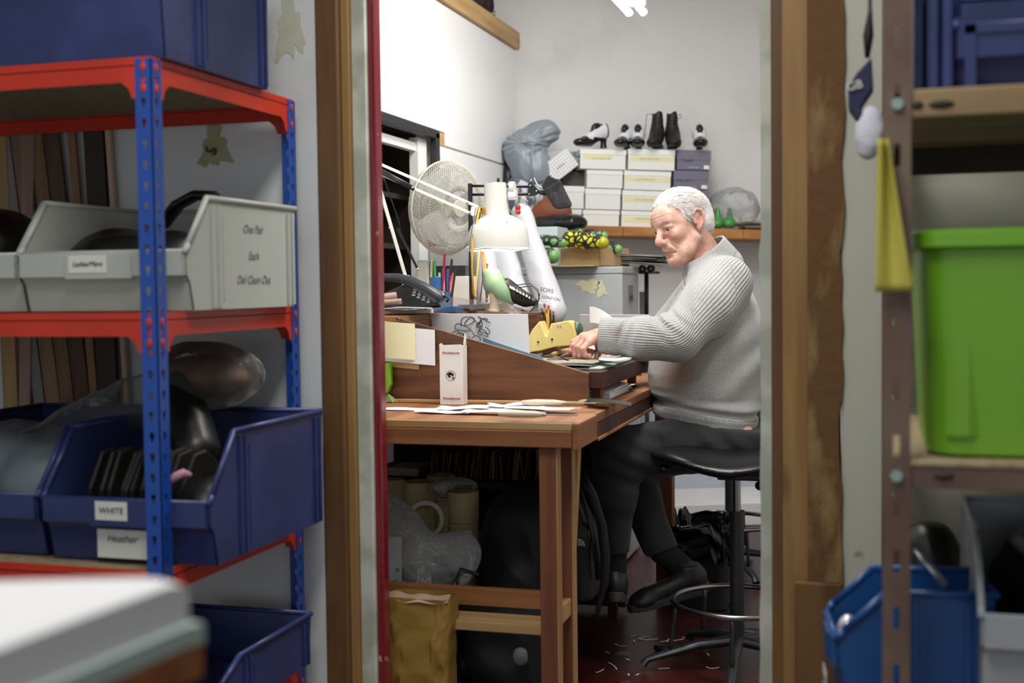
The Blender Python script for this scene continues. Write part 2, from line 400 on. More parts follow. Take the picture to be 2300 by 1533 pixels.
# right jamb
def ragged(name, p0, p1, y0, y1, m, amp, seed, side):
    x0, x1 = pxX(p0, y0), pxX(p1, y0); rs = random.Random(seed); pl = []; n = 60; off = 0
    for i in range(n+1):
        off = off*.7 + rs.uniform(-amp, amp)
        if i in (26, 44): off += amp*2
        pl.append(off)
    pts = [(x0, HZ*i/n) if side > 0 else (x0+pl[i], HZ*i/n) for i in range(n+1)] + [((x1+pl[i]) if side > 0 else x1, HZ*i/n) for i in range(n, -1, -1)]
    g = G().prism(pts, lambda a, b, t: (a, t, b), y0, y1); g.f = [f[::-1] for f in g.f]; return struct(name, g, m)
ragged('trim_11', 1706, 1734, PY0+.06, PY1+.01, m_chip, .002, 3, -1)
post('trim_12', 1732, 1760, PY0+.02, PY1, m_stud2, bev=.003)
post('trim_13', 1757, 1816, PY0+.004, PY1, m_stud, bev=.003)
ragged('trim_14', 1814, 1891, PY0-.014, PY1, m_rough, .005, 5, 1)
post('trim_15', 1783, 1892, PY0-.03, PY0-.015, m_stud2, bev=.004).scale = (1, 1, 1)
bpy.data.objects['trim_15'].data.transform(Matrix.Scale(at(1830, 1308, Y=PY0-.03).z/HZ, 4, (0, 0, 1)))
# door opening head
struct('trim_16', G().box((xl, PY0, 2.2), (xr, PY1, HZ)), m_chip)
m_blue = mat('blue_painted_steel', hx('#1f4fa8'), .35, bump=.05, bscale=30)
m_orange = mat('orange_painted_steel', hx('#d8371c'), .35, var=hx('#c23018'), vscale=4)
m_board = mat('chipboard', hx('#a59272'), .8, var=hx('#8c7a5c'), vscale=60, bump=.2, bscale=120)
m_bin = mat('navy_blue_plastic', hx('#2b3565'), .38, bump=.03, bscale=30, spots=(hx('#3c4880'), 5, .5, .8))
m_bing = mat('grey_green_plastic', hx('#b7bbb3'), .42, bump=.03, bscale=30)
m_lab = mat('paper_label', hx('#dfe0d6'), .7)
m_ink = mat('black_ink', hx('#17161c'), .6)
m_inkb = mat('faded_pencil_ink', hx('#85878a'), .7)
m_leather = mat('black_leather', hx('#121110'), .4, bump=.4, bscale=30)
m_pale = mat('grey_steel_mark', hx('#8c9a98'), .5)
# ---- blue and orange rack
XR = -1.273; YF, YB = 2.015, 2.60; XW = XR-1.25
def slotpost(x0, x1, y0, y1, z1, side):
    """angle post with keyhole slots cut right through both flanges"""
    t = .0018; g = G()
    def flange(u0, u1, fn):
        # vertical strip with slots: build as ladder of quads
        um0 = u0+(u1-u0)*.36; um1 = u0+(u1-u0)*.64; pitch = .0385; sh = .017; n = int(z1/pitch)
        def q(a, b, c, d):
            vs = [fn(a, c, 0), fn(b, c, 0), fn(b, d, 0), fn(a, d, 0), fn(a, c, t), fn(b, c, t), fn(b, d, t), fn(a, d, t)]
            g.add(vs, [(0,3,2,1),(4,5,6,7),(0,1,5,4),(1,2,6,5),(2,3,7,6),(3,0,4,7)])
        q(u0, um0, 0, z1); q(um1, u1, 0, z1); dz = .012
        for i in range(n+1):
            z = i*pitch; q(um0, um1, z, min(z+pitch-sh, z1))
            # keyhole neck
            w4 = (um1-um0)*.22; zz = z+pitch-sh
            if zz+.007 < z1: q(um0, um0+w4, zz, zz+.007); q(um1-w4, um1, zz, zz+.007)
    flange(x0, x1, lambda u, z, k: (u, y0+k if side[1] < 0 else y1-k, z))
    flange(y0, y1, lambda u, z, k: (x1-k if side[0] > 0 else x0+k, u, z))
    return g
zT, zM, zB = at(325, 126, Y=YF).z, at(325, 701, Y=YF).z, at(690, 1157, Y=YB).z
pw = .034; PT = zT-.003
parts = []
for (x, y, s) in ((XR-pw, YF, (1, -1)), (XR-pw, YB-pw, (1, 1)), (XW, YF, (-1, -1)), (XW, YB-pw, (-1, 1))):
    parts.append(('upright', slotpost(x, x+pw, y, y+pw, PT, s), m_blue, {}))
bh = .045
for z in (zT, zM, zB, .30):
    for (a, b) in (((XW+.004, YF+.002), (XR-.004, YF+.0045)), ((XW+.004, YB-.0045), (XR-.004, YB-.002))):
        y0 = a[1]; inner = YF+.002 if y0 < 2.3 else YB-.03
        g = G().box((a[0], y0, z-bh), (b[0], b[1], z)).box((a[0], inner, z-.016), (b[0], inner+.026, z-.014))
        for xx, sg in ((a[0], 1), (b[0], -1)):   # end gusset
            g.prism([(xx, z-bh), (xx+sg*.06, z-bh), (xx+sg*.045, z-bh-.012), (xx+sg*.038, z-bh-.03), (xx, z-bh-.03)], lambda u, v, t: (u, t, v), y0, b[1])
        parts.append(('beam', g, m_orange, {}))
    for x in (XW+.002, XR-.0045):
        g = G().box((x, YF+.004, z-bh), (x+.0025, YB-.004, z)).box((min(x, x-.0235) if x > -2 else x, YF+.004, z-.016), (x+.0025 if x > -2 else x+.026, YB-.004, z-.014))
        for yy, sg in ((YF+.004, 1), (YB-.004, -1)):
            g.prism([(yy, z-bh), (yy+sg*.06, z-bh), (yy+sg*.045, z-bh-.012), (yy+sg*.038, z-bh-.03), (yy, z-bh-.03)], lambda u, v, t: (t, u, v), x, x+.0025)
        parts.append(('beam', g, m_orange, {}))
    parts.append(('shelf_board', G().box((XW+.006, YF+.007, z-.0135), (XR-.007, YB-.007, z-.003)), m_board, {}))
    for k in (-.014, -.0525):   # rivet heads showing in the slots
        for c, r in (((XR-pw/2, YF-.0005, z+k-.005), (.0065, .002, .009)), ((XR+.0005, YF+pw/2, z+k-.005), (.002, .006, .009)), ((XR+.0005, YB-pw/2, z+k-.005), (.002, .006, .009))):
            parts.append(('rivet', G().ball(c, r, seg=10), m_orange, {'smooth': True}))
thing('shelving_rack', 'blue slotted steel rack with orange beams and chipboard shelves on the left', 'shelving', parts)
# ---- stacking bins
def bin_geo(W, D, H, lip=.5, front=.10, back_in=0, t=.003, slope=.03):
    """open-fronted stacking bin; front faces -y, origin front-left-bottom; returns body, rim"""
    zl = H*lip; g = G(); r = G(); fb = .10*D*.6
    prof = [(fb, 0), (D-.012, 0), (D, H), (front, H), (0.012, zl+.012), (0, zl-.002), (0.004, zl-.045), (fb*.55, zl-.06)]
    for x in (0, W-t):
        g.prism(prof, lambda a, b, c: (c, a, b), x, x+t)
    g.box((t, fb, 0), (W-t, D-.012, t))
    fp = [(fb, 0), (fb*.55, zl-.06), (.004, zl-.045), (0, zl), (t, zl), (.004+t, zl-.045), (fb*.55+t, zl-.06), (fb+t, t)]
    g.prism(fp, lambda a, b, c: (c, a, b), 0, W); 
    g.prism([(D-.012-t, 0), (D-.012, 0), (D, H), (D-t, H)], lambda a, b, c: (c, a, b), 0, W)
    # thick band across the front lip
    g.box((.004, -.006, zl-.046), (W-.004, .002, zl)); g.box((W*.3, -.009, zl-.05), (W*.7, 0, zl-.006))
    # side ribs
    for x, s in ((W, 1), (0, -1)):
        for y in (front+.018, front+.038, D-.045, D-.025):
            g.box((min(x, x+s*.006), y, .004), (max(x, x+s*.006), y+.007, H-.012))
        g.box((min(x, x+s*.0015), front+.06, .02), (max(x, x+s*.0015), front+.064, H-.03))
    # rim
    k = .006
    for x, s in ((0, -1), (W, 1)):
        for a, b in (((x, front, H), (x, D, H)), ((x, front, H), (x, .012, zl+.012)), ((x, .012, zl+.012), (x, 0, zl-.004))): r.tube([a, b], k, 8)
    r.tube([(0, D, H), (W, D, H)], k, 8); r.tube([(0, .001, zl), (W, .001, zl)], k*.7, 8)
    for p in ((0, D, H), (W, D, H), (0, front, H), (W, front, H), (0, .012, zl+.012), (W, .012, zl+.012)): r.ball(p, k, seg=8)
    return g, r
def bin_at(x0, y0, z0, W, D, H, label, m, name='storage_bin', rz=0, extra=None, lip=.5, front=.1, group=None):
    g, r = bin_geo(W, D, H, lip, front); R = rot(0, 0, rz)
    for q in (g, r): q.xf(R, (x0, y0, z0))
    parts = [('bin_body', g, m, {}), ('rim', r, m, {'smooth': True})]
    for e in (extra or []):
        e[1].xf(R, (x0, y0, z0))
        for s in (e[4] if len(e) > 4 else []): s[1].xf(R, (x0, y0, z0))
        parts.append(e)
    return thing(name, label, 'storage bin', parts, group)
def label_card(W, zl, cx, cz, w, h, txt, y=-.0095, size=.018, tilt=0, shear=.3):
    g = G().box((cx-w/2, y-.0006, cz-h/2), (cx+w/2, y, cz+h/2))
    return ('label_card', g, m_lab, {}, [('handwriting', text(txt, size, (cx, y-.0012, cz), (1, 0, tilt), (0, 0, 1), shear), m_ink, {})])
# top shelf bin
p = at(366, 110, Y=YF+.04); W = .62
bx1 = pxX(372, 2.03)
bin_at(bx1-.46, 2.02, zT+.001, .46, .44, .30, 'large navy blue bin alone on the top shelf of the rack', m_bin, lip=.70, front=.12,
       extra=[label_card(.46, .21, at(150, 12, Y=2.01).x-bx1+.46, .186, .085, .034, 'Remans', size=.018)])
# grey bins on the middle shelf
gy = 2.085; gx1 = at(415, 600, Y=gy).x; gx0 = at(44, 600, Y=gy).x; gW = gx1-gx0; gH = at(430, 447, Y=gy+.09).z-zM
t3 = [('side_writing', text(s, .024, (gW+.0012, .27, gH*.5+dz), (0, 1, 0), (0, 0, 1), .3), m_inkb, {}) for s, dz in (('One Pair', .055), ('Each', 0), ('Def Clean Out', -.05))]
grey = bin_at(gx0, gy, zM+.001, gW, .47, gH, 'pale grey plastic bin with marker writing on its side, middle shelf', m_bing, lip=.52, front=.085,
       extra=[label_card(gW, gH*.52, gW*.44, gH*.52-.022, .085, .034, 'Ladies/Mens', size=.0135), *t3])
bin_at(gx0-gW-.012, gy+.01, zM+.001, gW, .47, gH, 'pale grey plastic bin cut off by the left edge, beside the written one', m_bing, lip=.52, front=.085)
# navy bins on the lower shelf
ny = 2.05; nx1 = at(487, 1170, Y=ny+.03).x; nx0 = at(97, 1150, Y=ny).x; nW = nx1-nx0; nH = at(690, 932, X=nx1+.006).z-zB
nD = .50
zl = nH*.5
bin_at(nx0, ny, zB+.001, nW, nD, nH, 'navy blue bin with two paper labels full of dark soles, lower shelf', m_bin, lip=.5, front=.10,
       extra=[label_card(nW, zl, nW*.44, zl-.02, .07, .036, 'WHITE', size=.017, shear=.1),
              ('label_card', G().box((nW*.31, .012, zl-.115), (nW*.62, .0128, zl-.06)), m_lab, {}, [('handwriting', text('Heather', .02, (nW*.46, .0115, zl-.078), (1, 0, 0), (0, 0, 1), .4), m_ink, {})])])
bin_at(nx0-nW-.022, ny+.012, zB+.001, nW, nD, nH, 'navy blue bin holding a grey bag, half out of frame on the lower shelf', m_bin, lip=.5, front=.10)
# bottom shelf bin
bin_at(at(470, 1500, Y=2.12).x-.30, 2.12, .301, .31, .43, at(660, 1372, Y=2.56).z-.301, 'navy blue bin on the bottom shelf under the stained wall', m_bin, lip=.5, front=.10)
# --- contents
def lump(c, r, seed, amp=.12, s=18, res=.006, k=.03, parts=None, R=None, flat=None):
    c = np.array(c, float); r = np.array(r, float)
    def fn(P):
        d = s_ell(P, c, r, R)
        for q in (parts or []): d = smin(d, s_ell(P, np.array(q[0]), q[1]), k)
        d = d + amp*float(min(r))*(nz(P, s, seed) - .55*crumple(P, s*2.1, seed+1))
        if flat is not None: d = np.maximum(d, flat-P[..., 2])
        return d
    pts = [(c, r)]+[(np.array(q[0]), np.array(q[1])) for q in (parts or [])]; mr = max(r)
    lo = np.min([a-(max(b) if R is not None else b) for a, b in pts], 0)-.02-amp*min(r)*2; hi = np.max([a+(max(b) if R is not None else b) for a, b in pts], 0)+.02+amp*min(r)*2
    return blob(fn, lo, hi, res)
q = at(270, 520, Y=2.30); zz = zM+.006
one('leather_offcut', lump((q.x, 2.30, zM+.07), (.10, .13, .095), 3, flat=zM+.006), m_leather, 'black crumpled leather heap in the written grey bin', 'leather', smooth=True)
q = at(460, 500, Y=2.42)
g = G().tube([at(365, 505, Y=2.44), at(400, 460, Y=2.44), at(440, 438, Y=2.44), at(480, 440, Y=2.44), at(500, 470, Y=2.44)], .012, 8, flat=2)
g.join(lump((at(385, 520, Y=2.36).x, 2.38, zM+.07), (.075, .11, .09), 5, flat=zM+.006))
one('leather_strap', g, m_leather, 'black leather strap arching over the edge of the grey bin', 'strap', smooth=True)
g = G()
one('leather_offcut', lump((at(10, 470, Y=2.3).x-.05, 2.34, zM+.11), (.10, .13, .115), 8, flat=zM+.006), m_leather, 'black leather heap in the bin at the left edge', 'leather', smooth=True)
# dark shoe soles standing in the navy bin
m_sole = mat('dark_rubber_sheet', hx('#26241f'), .6, var=hx('#191814'), vscale=20)
m_sole2 = mat('dark_olive_sheet', hx('#34322a'), .6, var=hx('#1d1c18'), vscale=20)
first = None
for i in range(13):
    x = nx0+.035+i*.0165
    if first is None:
        pts = [(-.0, 0), (.10, 0), (.13, .02), (.14, .09), (.12, .165), (.07, .195), (.03, .19), (-.005, .12)]
        g = G().prism(pts, lambda a, b, t: (t, a, b), 0, .009)
        first = tag(build('shoe_sole', g, m_sole, (0, 0, 0), bev=.003), 'dark flat sole standing upright in the navy bin with two labels', 'sole', 'soles filed upright in the navy bin')
        o = first
    else:
        o = first.copy(); C.objects.link(o)
    o.location = (x, 2.13+.01*math.sin(i*2.1), zB+.012); o.rotation_euler = (0, math.radians(6+3*math.sin(i*1.7)), math.radians(3*math.sin(i)))
one('leather_offcut', lump((nx1-.09, 2.24, zB+.07), (.065, .10, .075), 12, flat=zB+.006, parts=[((nx1-.06, 2.40, zB+.09), (.045, .09, .09))]), m_leather, 'black leather pieces at the right end of the labelled navy bin', 'leather', smooth=True)
g = G(); c = at(400, 1075, Y=2.12)
g.tube([at(378, 1085, Y=2.10), at(395, 1070, Y=2.10), at(412, 1062, Y=2.11), at(428, 1068, Y=2.12)], [.006, .009, .009, .006], 10)
one('pink_insole', g, mat('pink_fabric', hx('#c08a9d'), .8), 'small pink insole poking out of the labelled navy bin', 'insole', smooth=True)
# plastic bag with brown boots draped over the bins
m_brown = mat('brown_leather', hx('#8d6347'), .5, var=hx('#5e4130'), vscale=12, bump=.3)
A = lambda px, py, Y: tuple(at(px, py, Y=Y))
c1 = np.array(A(470, 845, 2.42)); c2 = np.array(A(300, 905, 2.38)); c3 = np.array(A(150, 965, 2.30)); c4 = np.array(A(60, 990, 2.24))
one('boot_shaft', lump(c1+[.0, 0, .0], (.085, .075, .045), 21, amp=.12, res=.005, parts=[(c1+[-.08, 0, -.01], (.06, .06, .04))], s=20), m_brown, 'brown leather boot inside the clear bag above the navy bins', 'boot', smooth=True)
one('black_boot', blob(lambda P: s_cap(P, A(400, 880, 2.36), A(440, 1010, 2.30), .045, .05)+.004*nz(P, 30, 4), np.array(A(420, 945, 2.33))-.16, np.array(A(420, 945, 2.33))+.16, .006), m_leather, 'black leather boot leg drooping into the labelled navy bin', 'boot', smooth=True)
m_film = clear('clear_polythene', (.86, .86, .84), .02, .15)
def bagf(P):
    d = smin(s_ell(P, c1+[-.01, 0, .005], (.125, .10, .07)), s_cap(P, c2, c3, .055, .035), .06); d = smin(d, s_cap(P, c3, c4, .035, .02), .03)
    return d + .006*nz(P, 22, 31)-.007*crumple(P, 34, 32)
one('plastic_bag', blob(bagf, c4-[.08, .2, .12], c1+[.2, .2, .16], .006), m_film, 'clear plastic bag wrapped round brown boots over the navy bins', 'bag', smooth=True)
one('folded_bag', lump((nx0-.14, 2.30, zB+.10), (.12, .17, .13), 25, amp=.10, flat=zB+.006, parts=[((nx0-.25, 2.3, zB+.16), (.10, .13, .08))]), mat('grey_nylon', hx('#6c757b'), .5, bump=.2), 'grey nylon bag filling the leftmost navy bin', 'bag', smooth=True)
one('shoe_straps', lump((nx1-.10, 2.47, zB+.17), (.08, .05, .05), 27, amp=.25, s=45, res=.005), m_leather, 'black strappy shoe uppers heaped at the back of the labelled navy bin', 'shoe', smooth=True)
# planks leaning in the corner behind the rack
pl = [(2, 35, '#9a7d52', .02), (40, 66, '#8d6f63', .03), (68, 92, '#6d6a66', .012), (96, 128, '#7b6148', .018), (130, 160, '#6a4f37', .022), (162, 196, '#4b3422', .018), (198, 216, '#7d5a38', .02), (218, 262, '#33231a', .025)]
for i, (a, b, c, th) in enumerate(pl):
    m = wood('plank_wood_%d' % i, tuple(v*1.8 for v in hx(c)), tuple(v*1.1 for v in hx(c)), 'z', knots=3)
    x0 = at(a-10, 400, Y=2.625).x; x1 = at(b-10, 400, Y=2.625).x; x = (x0+x1)/2
    R = rot(0, [-1, 3, -7, -7, -6, -6, -4, -2][i], 0)
    g = G().obox((0, 0, .9), (x1-x0, th*.5, 1.8), R).xf(None, (x, 2.628, .01-.004))
    lab = ['honey coloured plank at the far left corner behind the rack', 'pinkish plank with a metal fitting behind the rack', 'grey weathered plank leaning behind the grey bins', 'tan plank with a knot leaning behind the rack',
           'brown plank leaning behind the rack, fifth from the left', 'dark brown plank leaning behind the rack', 'narrow orange-brown strip of wood behind the rack', 'very dark plank leaning nearest the blue front upright'][i]
    one('timber_plank', g, m, lab, 'plank', 'planks leaning behind the rack', bev=.002)
x0 = at(262, 400, Y=2.62).x
one('timber_strip', G().obox((x0+.005, 2.632, .9), (.012, .012, 1.75), rot(0, -3, 0)), mat('pale_pink_wood', hx('#d6b8a0'), .7), 'pale bare wood strip standing beside the darkest plank', 'plank', bev=.001)
# wall stains and hook behind the rack
def stain(px, py, w, h, seed, m, Y=PY0, drips=4):
    c = at(px, py, Y=Y-.0012); rs = random.Random(seed); n = 44; pts = []
    for i in range(n):
        a = 2*math.pi*i/n; r = 1+.22*math.sin(3*a+seed)+.15*math.sin(7*a+seed*2)+rs.uniform(-.1, .1)
        if math.sin(a) < -.3: r *= 1+.3*abs(math.sin(a*drips*2))
        pts.append((c.x+w*r*math.cos(a), c.z+h*r*math.sin(a)))
    return G().prism(pts, lambda a, b, t: (a, t, b), Y-.0016, Y-.0002)
m_st = mat('old_yellow_glue', hx('#a9a672'), .5, var=hx('#b9b795'), vscale=25, ramp=(.3, .7), bump=.4)
m_st2 = mat('pale_yellow_glue', hx('#cfcdaa'), .5, var=hx('#d2d3cb'), vscale=20, ramp=(.3, .7), bump=.3)
one('glue_stain', stain(482, 325, .033, .045, 3, m_st), m_st, 'yellowish glue stain around the hook on the wall behind the rack', 'stain')
one('glue_stain', stain(650, 55, .030, .07, 9, m_st2, drips=3), m_st2, 'faint yellow glue smear high beside the brown stud', 'stain')
c = at(480, 340, Y=PY0)
one('wall_hook', G().cyl(c, c+Vector((0, -.012, 0)), .010, .008).tube([c, c+Vector((0, -.03, -.002)), c+Vector((.004, -.04, .008))], .003, 8), mat('dull_brass', hx('#8d8660'), .4, 1), 'small brass hook screwed into the stained wall', 'hook', smooth='auto')
# ---- foreground table with foam sheets
tz = at(330, 1290, d=1.15).z
m_foam = mat('white_foam', hx('#e2e2e5'), .8, bump=.1, bscale=8); m_foamg = mat('pale_green_foam', hx('#aebfbb'), .8, bump=.1, bscale=8)
m_tab = wood('orange_table_wood', hx('#a8683a'), hx('#8b4f27'), 'x', coat=.2)
Z3 = .875
wa_, wb_ = at(455, 1432, Z=Z3), at(225, 1533, Z=Z3)
sd1_ = Vector((wb_.x-wa_.x, wb_.y-wa_.y, 0)).normalized(); sd2_ = (-r0).copy()
def corner_slab(corner, z0, z1, puff=0, c=.0):
    a = at(*corner, Z=z1)
    def fn(u, v):
        s = u*u*.9; t = v*v*1.3; p = Vector((a.x, a.y, 0))+sd1_*s+sd2_*t
        z = z1 + puff*(math.sin(s*9+1)*.6+math.sin(t*8+2)*.6-1) - min(puff*3, .007)*(max(0, 1-s/.025)**2+max(0, 1-t/.025)**2)
        return (p.x, p.y, z)
    return G().sheet(fn, 36, 36, z1-z0, True), a
g, a = corner_slab((455, 1432), Z3-.03, Z3)
legs = []
q0 = Vector((a.x, a.y, 0))
for s, t in ((.06, .06), (.06, 1.15)):
    p = q0+sd1_*s+sd2_*t; legs.append(('leg', G().box((p.x-.03, p.y-.03, 0), (p.x+.03, p.y+.03, Z3-.031)), m_tab, {}))
rail = G().bar((q0+sd1_*.02+sd2_*.03)+Vector((0, 0, Z3-.07)), (q0+sd1_*.85+sd2_*.03)+Vector((0, 0, Z3-.07)), .02, .076)
thing('work_table', 'orange-brown wooden table in the bottom left foreground under foam sheets', 'table', [('tabletop', g, m_tab, {}), ('apron', rail, m_tab, {})]+legs)
gg, _ = corner_slab((460, 1382), Z3+.002, Z3+.018, .001, .02)
one('foam_sheet', gg, m_foamg, 'pale green foam sheet lying between the wooden table and the white foam', 'foam sheet', smooth='auto')
gg, _ = corner_slab((422, 1283), Z3+.0195, Z3+.056, .003, .05)
one('foam_sheet', gg, m_foam, 'thick white foam sheet on top of the foreground table', 'foam sheet', smooth='auto')
# ================================================================ right side
m_brownst = mat('brown_slotted_steel', hx('#73604f'), .5, var=hx('#5b4034'), vscale=5, bump=.1)
m_pine = wood('pine_edge_board', hx('#a58d68'), hx('#8a714d'), 'x', knots=6)
ry = 1.86; rx0 = pxX(1983, ry); rx1 = pxX(2046, ry)
def dexion(x0, x1, y0, z1):
    t = .002; g = G(); um0 = x0+(x1-x0)*.38; um1 = x0+(x1-x0)*.62; pitch = .083; ph = .052
    g.box((x0, y0, 0), (um0, y0+t, z1)).box((um1, y0, 0), (x1, y0+t, z1))
    z = -.016
    while z < z1:
        g.box((um0, y0, max(z+ph*.62, 0)), (um1, y0+t, min(z+pitch, z1))); z += pitch
    g.box((x0, y0+t, 0), (x0+t, y0+.04, z1)); return g
zS = at(2100, 197, Y=ry).z; zS2 = at(2100, 1036, Y=ry).z
parts = [('upright', dexion(rx0, rx1, ry, 2.3), m_brownst, {}), ('upright', dexion(rx0, rx1, ry+.66, 2.3), m_brownst, {})]
sb = zS-at(2100, 262, Y=ry).z; sb2 = zS2-at(2100, 1098, Y=ry).z
RX = rx0+1.3
parts.append(('shelf_board', G().box((rx1-.004, ry+.004, zS-sb), (RX, ry+.03, zS)).box((rx0+.004, ry+.03, zS-.022), (RX, ry+.66, zS)), m_pine, {'bev': .003}))
parts.append(('rear_beam', G().box((rx0+.01, ry+.62, zS-.07), (RX, ry+.645, zS-.023)), m_dark, {}))
parts.append(('beam', G().box((rx1-.004, ry+.004, zS2-sb2), (RX, ry+.007, zS2-.008)).box((rx1, ry+.007, zS2-.012), (RX, ry+.03, zS2-.01)), m_brownst, {}))
parts.append(('shelf_board', G().box((rx0+.004, ry+.001, zS2-.008), (RX, ry+.66, zS2)), m_board, {'bev': .002}))
parts.append(('shelf_board', G().box((rx0+.004, ry+.001, .445), (RX, ry+.66, .46)), m_board, {'bev': .002}))
mzb = mat('zinc_bolt', hx('#9fb0a4'), .35, .8)
for z in (zS-sb/2, zS2-sb2*.55): parts.append(('bolt', G().cyl(((rx0+rx1)/2, ry-.006, z), ((rx0+rx1)/2, ry+.002, z), .009, .010, 6), mzb, {}))
for px, py, s in ((2115, 233, 1), (2060, 235, .5), (2120, 1070, .8)):
    c = at(px, py, Y=ry-.001); parts.append(('knot', G().ball((c.x, ry+.004, c.z), (.018*s, .004, .006)), m_dark, {'smooth': True}))
thing('slotted_shelving', 'brown slotted steel shelving with pine-edged shelves on the right', 'shelving', parts)
# blue bins top right (front open towards the right half), seen end on
bx = at(2148, 100, Y=ry+.04).x
bin_at(bx, ry+.03, zS+.001, .30, .42, .21, 'dark blue bin with a paper card on the top right shelf', m_bin, lip=.42, front=.02,
       extra=[('label_card', G().box((.12, -.0105, .006), (.20, -.0096, .075)), m_lab, {}), ('card_slot', G().box((.01, -.0098, .075), (.29, -.0062, .088)).box((.01, -.0098, 0.0), (.025, -.0062, .088)), m_bin, {})])
g = G()
for i in range(3): g.box((at(2052+i*32, 100, Y=ry+.03).x, ry+.03+.02*(i == 0), zS+.001), (at(2052+i*32+26, 100, Y=ry+.03).x, ry+.4, zS+.16+.02*i))
one('ribbed_crate', g, m_bin, 'narrow ribbed blue crate beside the bin on the top right shelf', 'crate', bev=.004)
# lime tub
m_lime = mat('lime_green_plastic', hx('#6fa820'), .35, bump=.03, bscale=10)
tx0 = at(2048, 600, Y=1.90).x; z1 = at(2150, 522, Y=1.93).z
def rrect(cx, cy, a, b, r, n=8):
    pts = []
    for sx, sy, a0 in ((1, 1, 0), (-1, 1, 90), (-1, -1, 180), (1, -1, 270)):
        for i in range(n+1):
            t = math.radians(a0+90*i/n); pts.append((cx+sx*(a-r)+r*math.cos(t), cy+sy*(b-r)+r*math.sin(t)))
    return pts
def tub(x0, y0, z0, z1, W, D, t=.004):
    cx, cy = x0+W/2, y0+D/2; g = G(); H = z1-z0; secs = []
    for (k, z) in ((-.030, 0), (-.022, .004), (-.008, H*.92), (-.004, H*.93), (.004, H*.935), (.004, H), (0, H+.003), (-.004, H), (-.014, H*.9), (-.034, .008)):
        secs.append([(x, y, z0+z) for x, y in rrect(cx, cy, W/2+k, D/2+k, .05)])
    n = len(secs[0]); vs = [p for s in secs for p in s]
    fs = [(i*n+k, i*n+(k+1) % n, (i+1)*n+(k+1) % n, (i+1)*n+k) for i in range(len(secs)-1) for k in range(n)]
    fs += [tuple(range(n))[::-1], tuple(range((len(secs)-1)*n, len(secs)*n))]
    return g.add(vs, fs)
g = tub(tx0, 1.885, zS2+.001, z1, .42, .52)
h = []
for k in (.045, .30): h.append(('rib', G().prism([(0, 0), (.012, -.006), (.028, -.006), (.04, 0)], lambda a, b, t: (tx0+k+a*1.2, 1.905+b, t), zS2+.03, z1-.045), m_lime, {'bev': .003}))
thing('storage_tub', 'lime green plastic tub on the right-hand shelf', 'tub', [('tub_body', g, m_lime, {'smooth': 'auto'}), *h])
# yellow masking strip hanging on the post
m_yel = mat('yellow_cloth', hx('#bfb54c'), .7, var=hx('#a59a3c'), vscale=10, vstretch=(3, 3, .4), bump=.2)
ty0, ty1 = at(1985, 312, Y=ry-.02).z, at(1985, 655, Y=ry-.02).z
def yf(u, v):
    z = ty0+(ty1-ty0)*v; wl = at(1972-(6*v), 300, Y=ry-.02).x; wr = at(1995+58*v, 300, Y=ry-.02).x
    x = wl+(wr-wl)*u; return (x, ry-.012-.010*math.sin(u*7+v*1.5)*(1-.7*v)-.006, z)
one('duster_cloth', G().sheet(yf, 24, 20, .0015), m_yel, 'yellow cloth strip hanging from the brown slotted post', 'cloth', smooth=True)
# lanyard and cap hanging from the wall beside the post
m_navy = mat('navy_fabric', hx('#23254a'), .7, bump=.2); L_ = lambda px, py: at(px, py, Y=2.2)
g = G().prism([(L_(a, b).x, L_(a, b).z) for a, b in ((1905, 195), (1925, 165), (1958, 130), (1962, 200), (1935, 240), (1945, 290), (1935, 285), (1905, 245))], lambda a, b, t: (a, t, b), 2.19, 2.235)
g2 = G().tube([L_(1954, 0), L_(1954, 30), L_(1950, 80), L_(1948, 130)], [.003, .004, .009, .004], 8)
g2.tube([(L_(1954, 0).x, 2.2, L_(1954, 0).z), (L_(1954, 0).x, 2.2, 2.05), (rx0+.01, 2.2, 2.1)], .003, 6)
g3 = lump(L_(1952, 285)-Vector((0, 0, .01)), (.022, .02, .045), 41, amp=.2, s=50, res=.004)
g4 = text('GB', .02, (L_(1920, 195).x, 2.186, L_(1920, 195).z), (1, 0, .2), (-.2, 0, 1))
thing('hanging_pouch', 'navy fabric pouch on a black cord hanging beside the brown post', 'pouch', [('pouch_body', g, m_navy, {'bev': .006}, [('badge', g4, m_lab, {})]), ('cord', g2, m_black, {'smooth': True}), ('white_lining', g3, mat('white_cloth', hx('#cfd0da'), .9), {'smooth': True})])
# lower right: blue bin and grey bins on the low shelf
m_bin2 = mat('bright_blue_plastic', hx('#1a4c86'), .35, bump=.03, bscale=20)
lx = at(1842, 1500, Y=1.95).x
bh2 = at(1900, 1266, Y=2.30).z
zz0 = .306
ZL = .46
bl0 = at(1850, 1400, Y=2.02)
bin_at(bl0.x, 2.13, ZL+.001, .17, .235, at(1900, 1268, Y=2.12).z-ZL-.008, 'bright blue bin turned sideways at the bottom of the right shelving', m_bin2, lip=.66, front=.075, rz=-83,
       extra=[label_card(.17, .1, .085, .05, .06, .035, 'Size 5', size=.014)])
one('foil_roll', G().ball((at(1905, 1400, Y=2.04).x, 2.04, at(1905, 1400, Y=2.04).z-.02), (.02, .03, .035)), mat('silver_foil', hx('#cfd2da'), .3, .6), 'silvery crumpled roll inside the bright blue bin', 'roll', smooth=True)
gx = at(2205, 1385, Y=1.93).x
bin_at(gx, 1.93, ZL+.001, .32, .42, at(2165, 1190, Y=2.05).z-ZL, 'pale grey bin of black shoes at the bottom right of the photo', mat('cool_grey_plastic', hx('#a9adb0'), .4), lip=(at(2205, 1383, Y=1.93).z-ZL)/(at(2165, 1190, Y=2.05).z-ZL), front=.12)
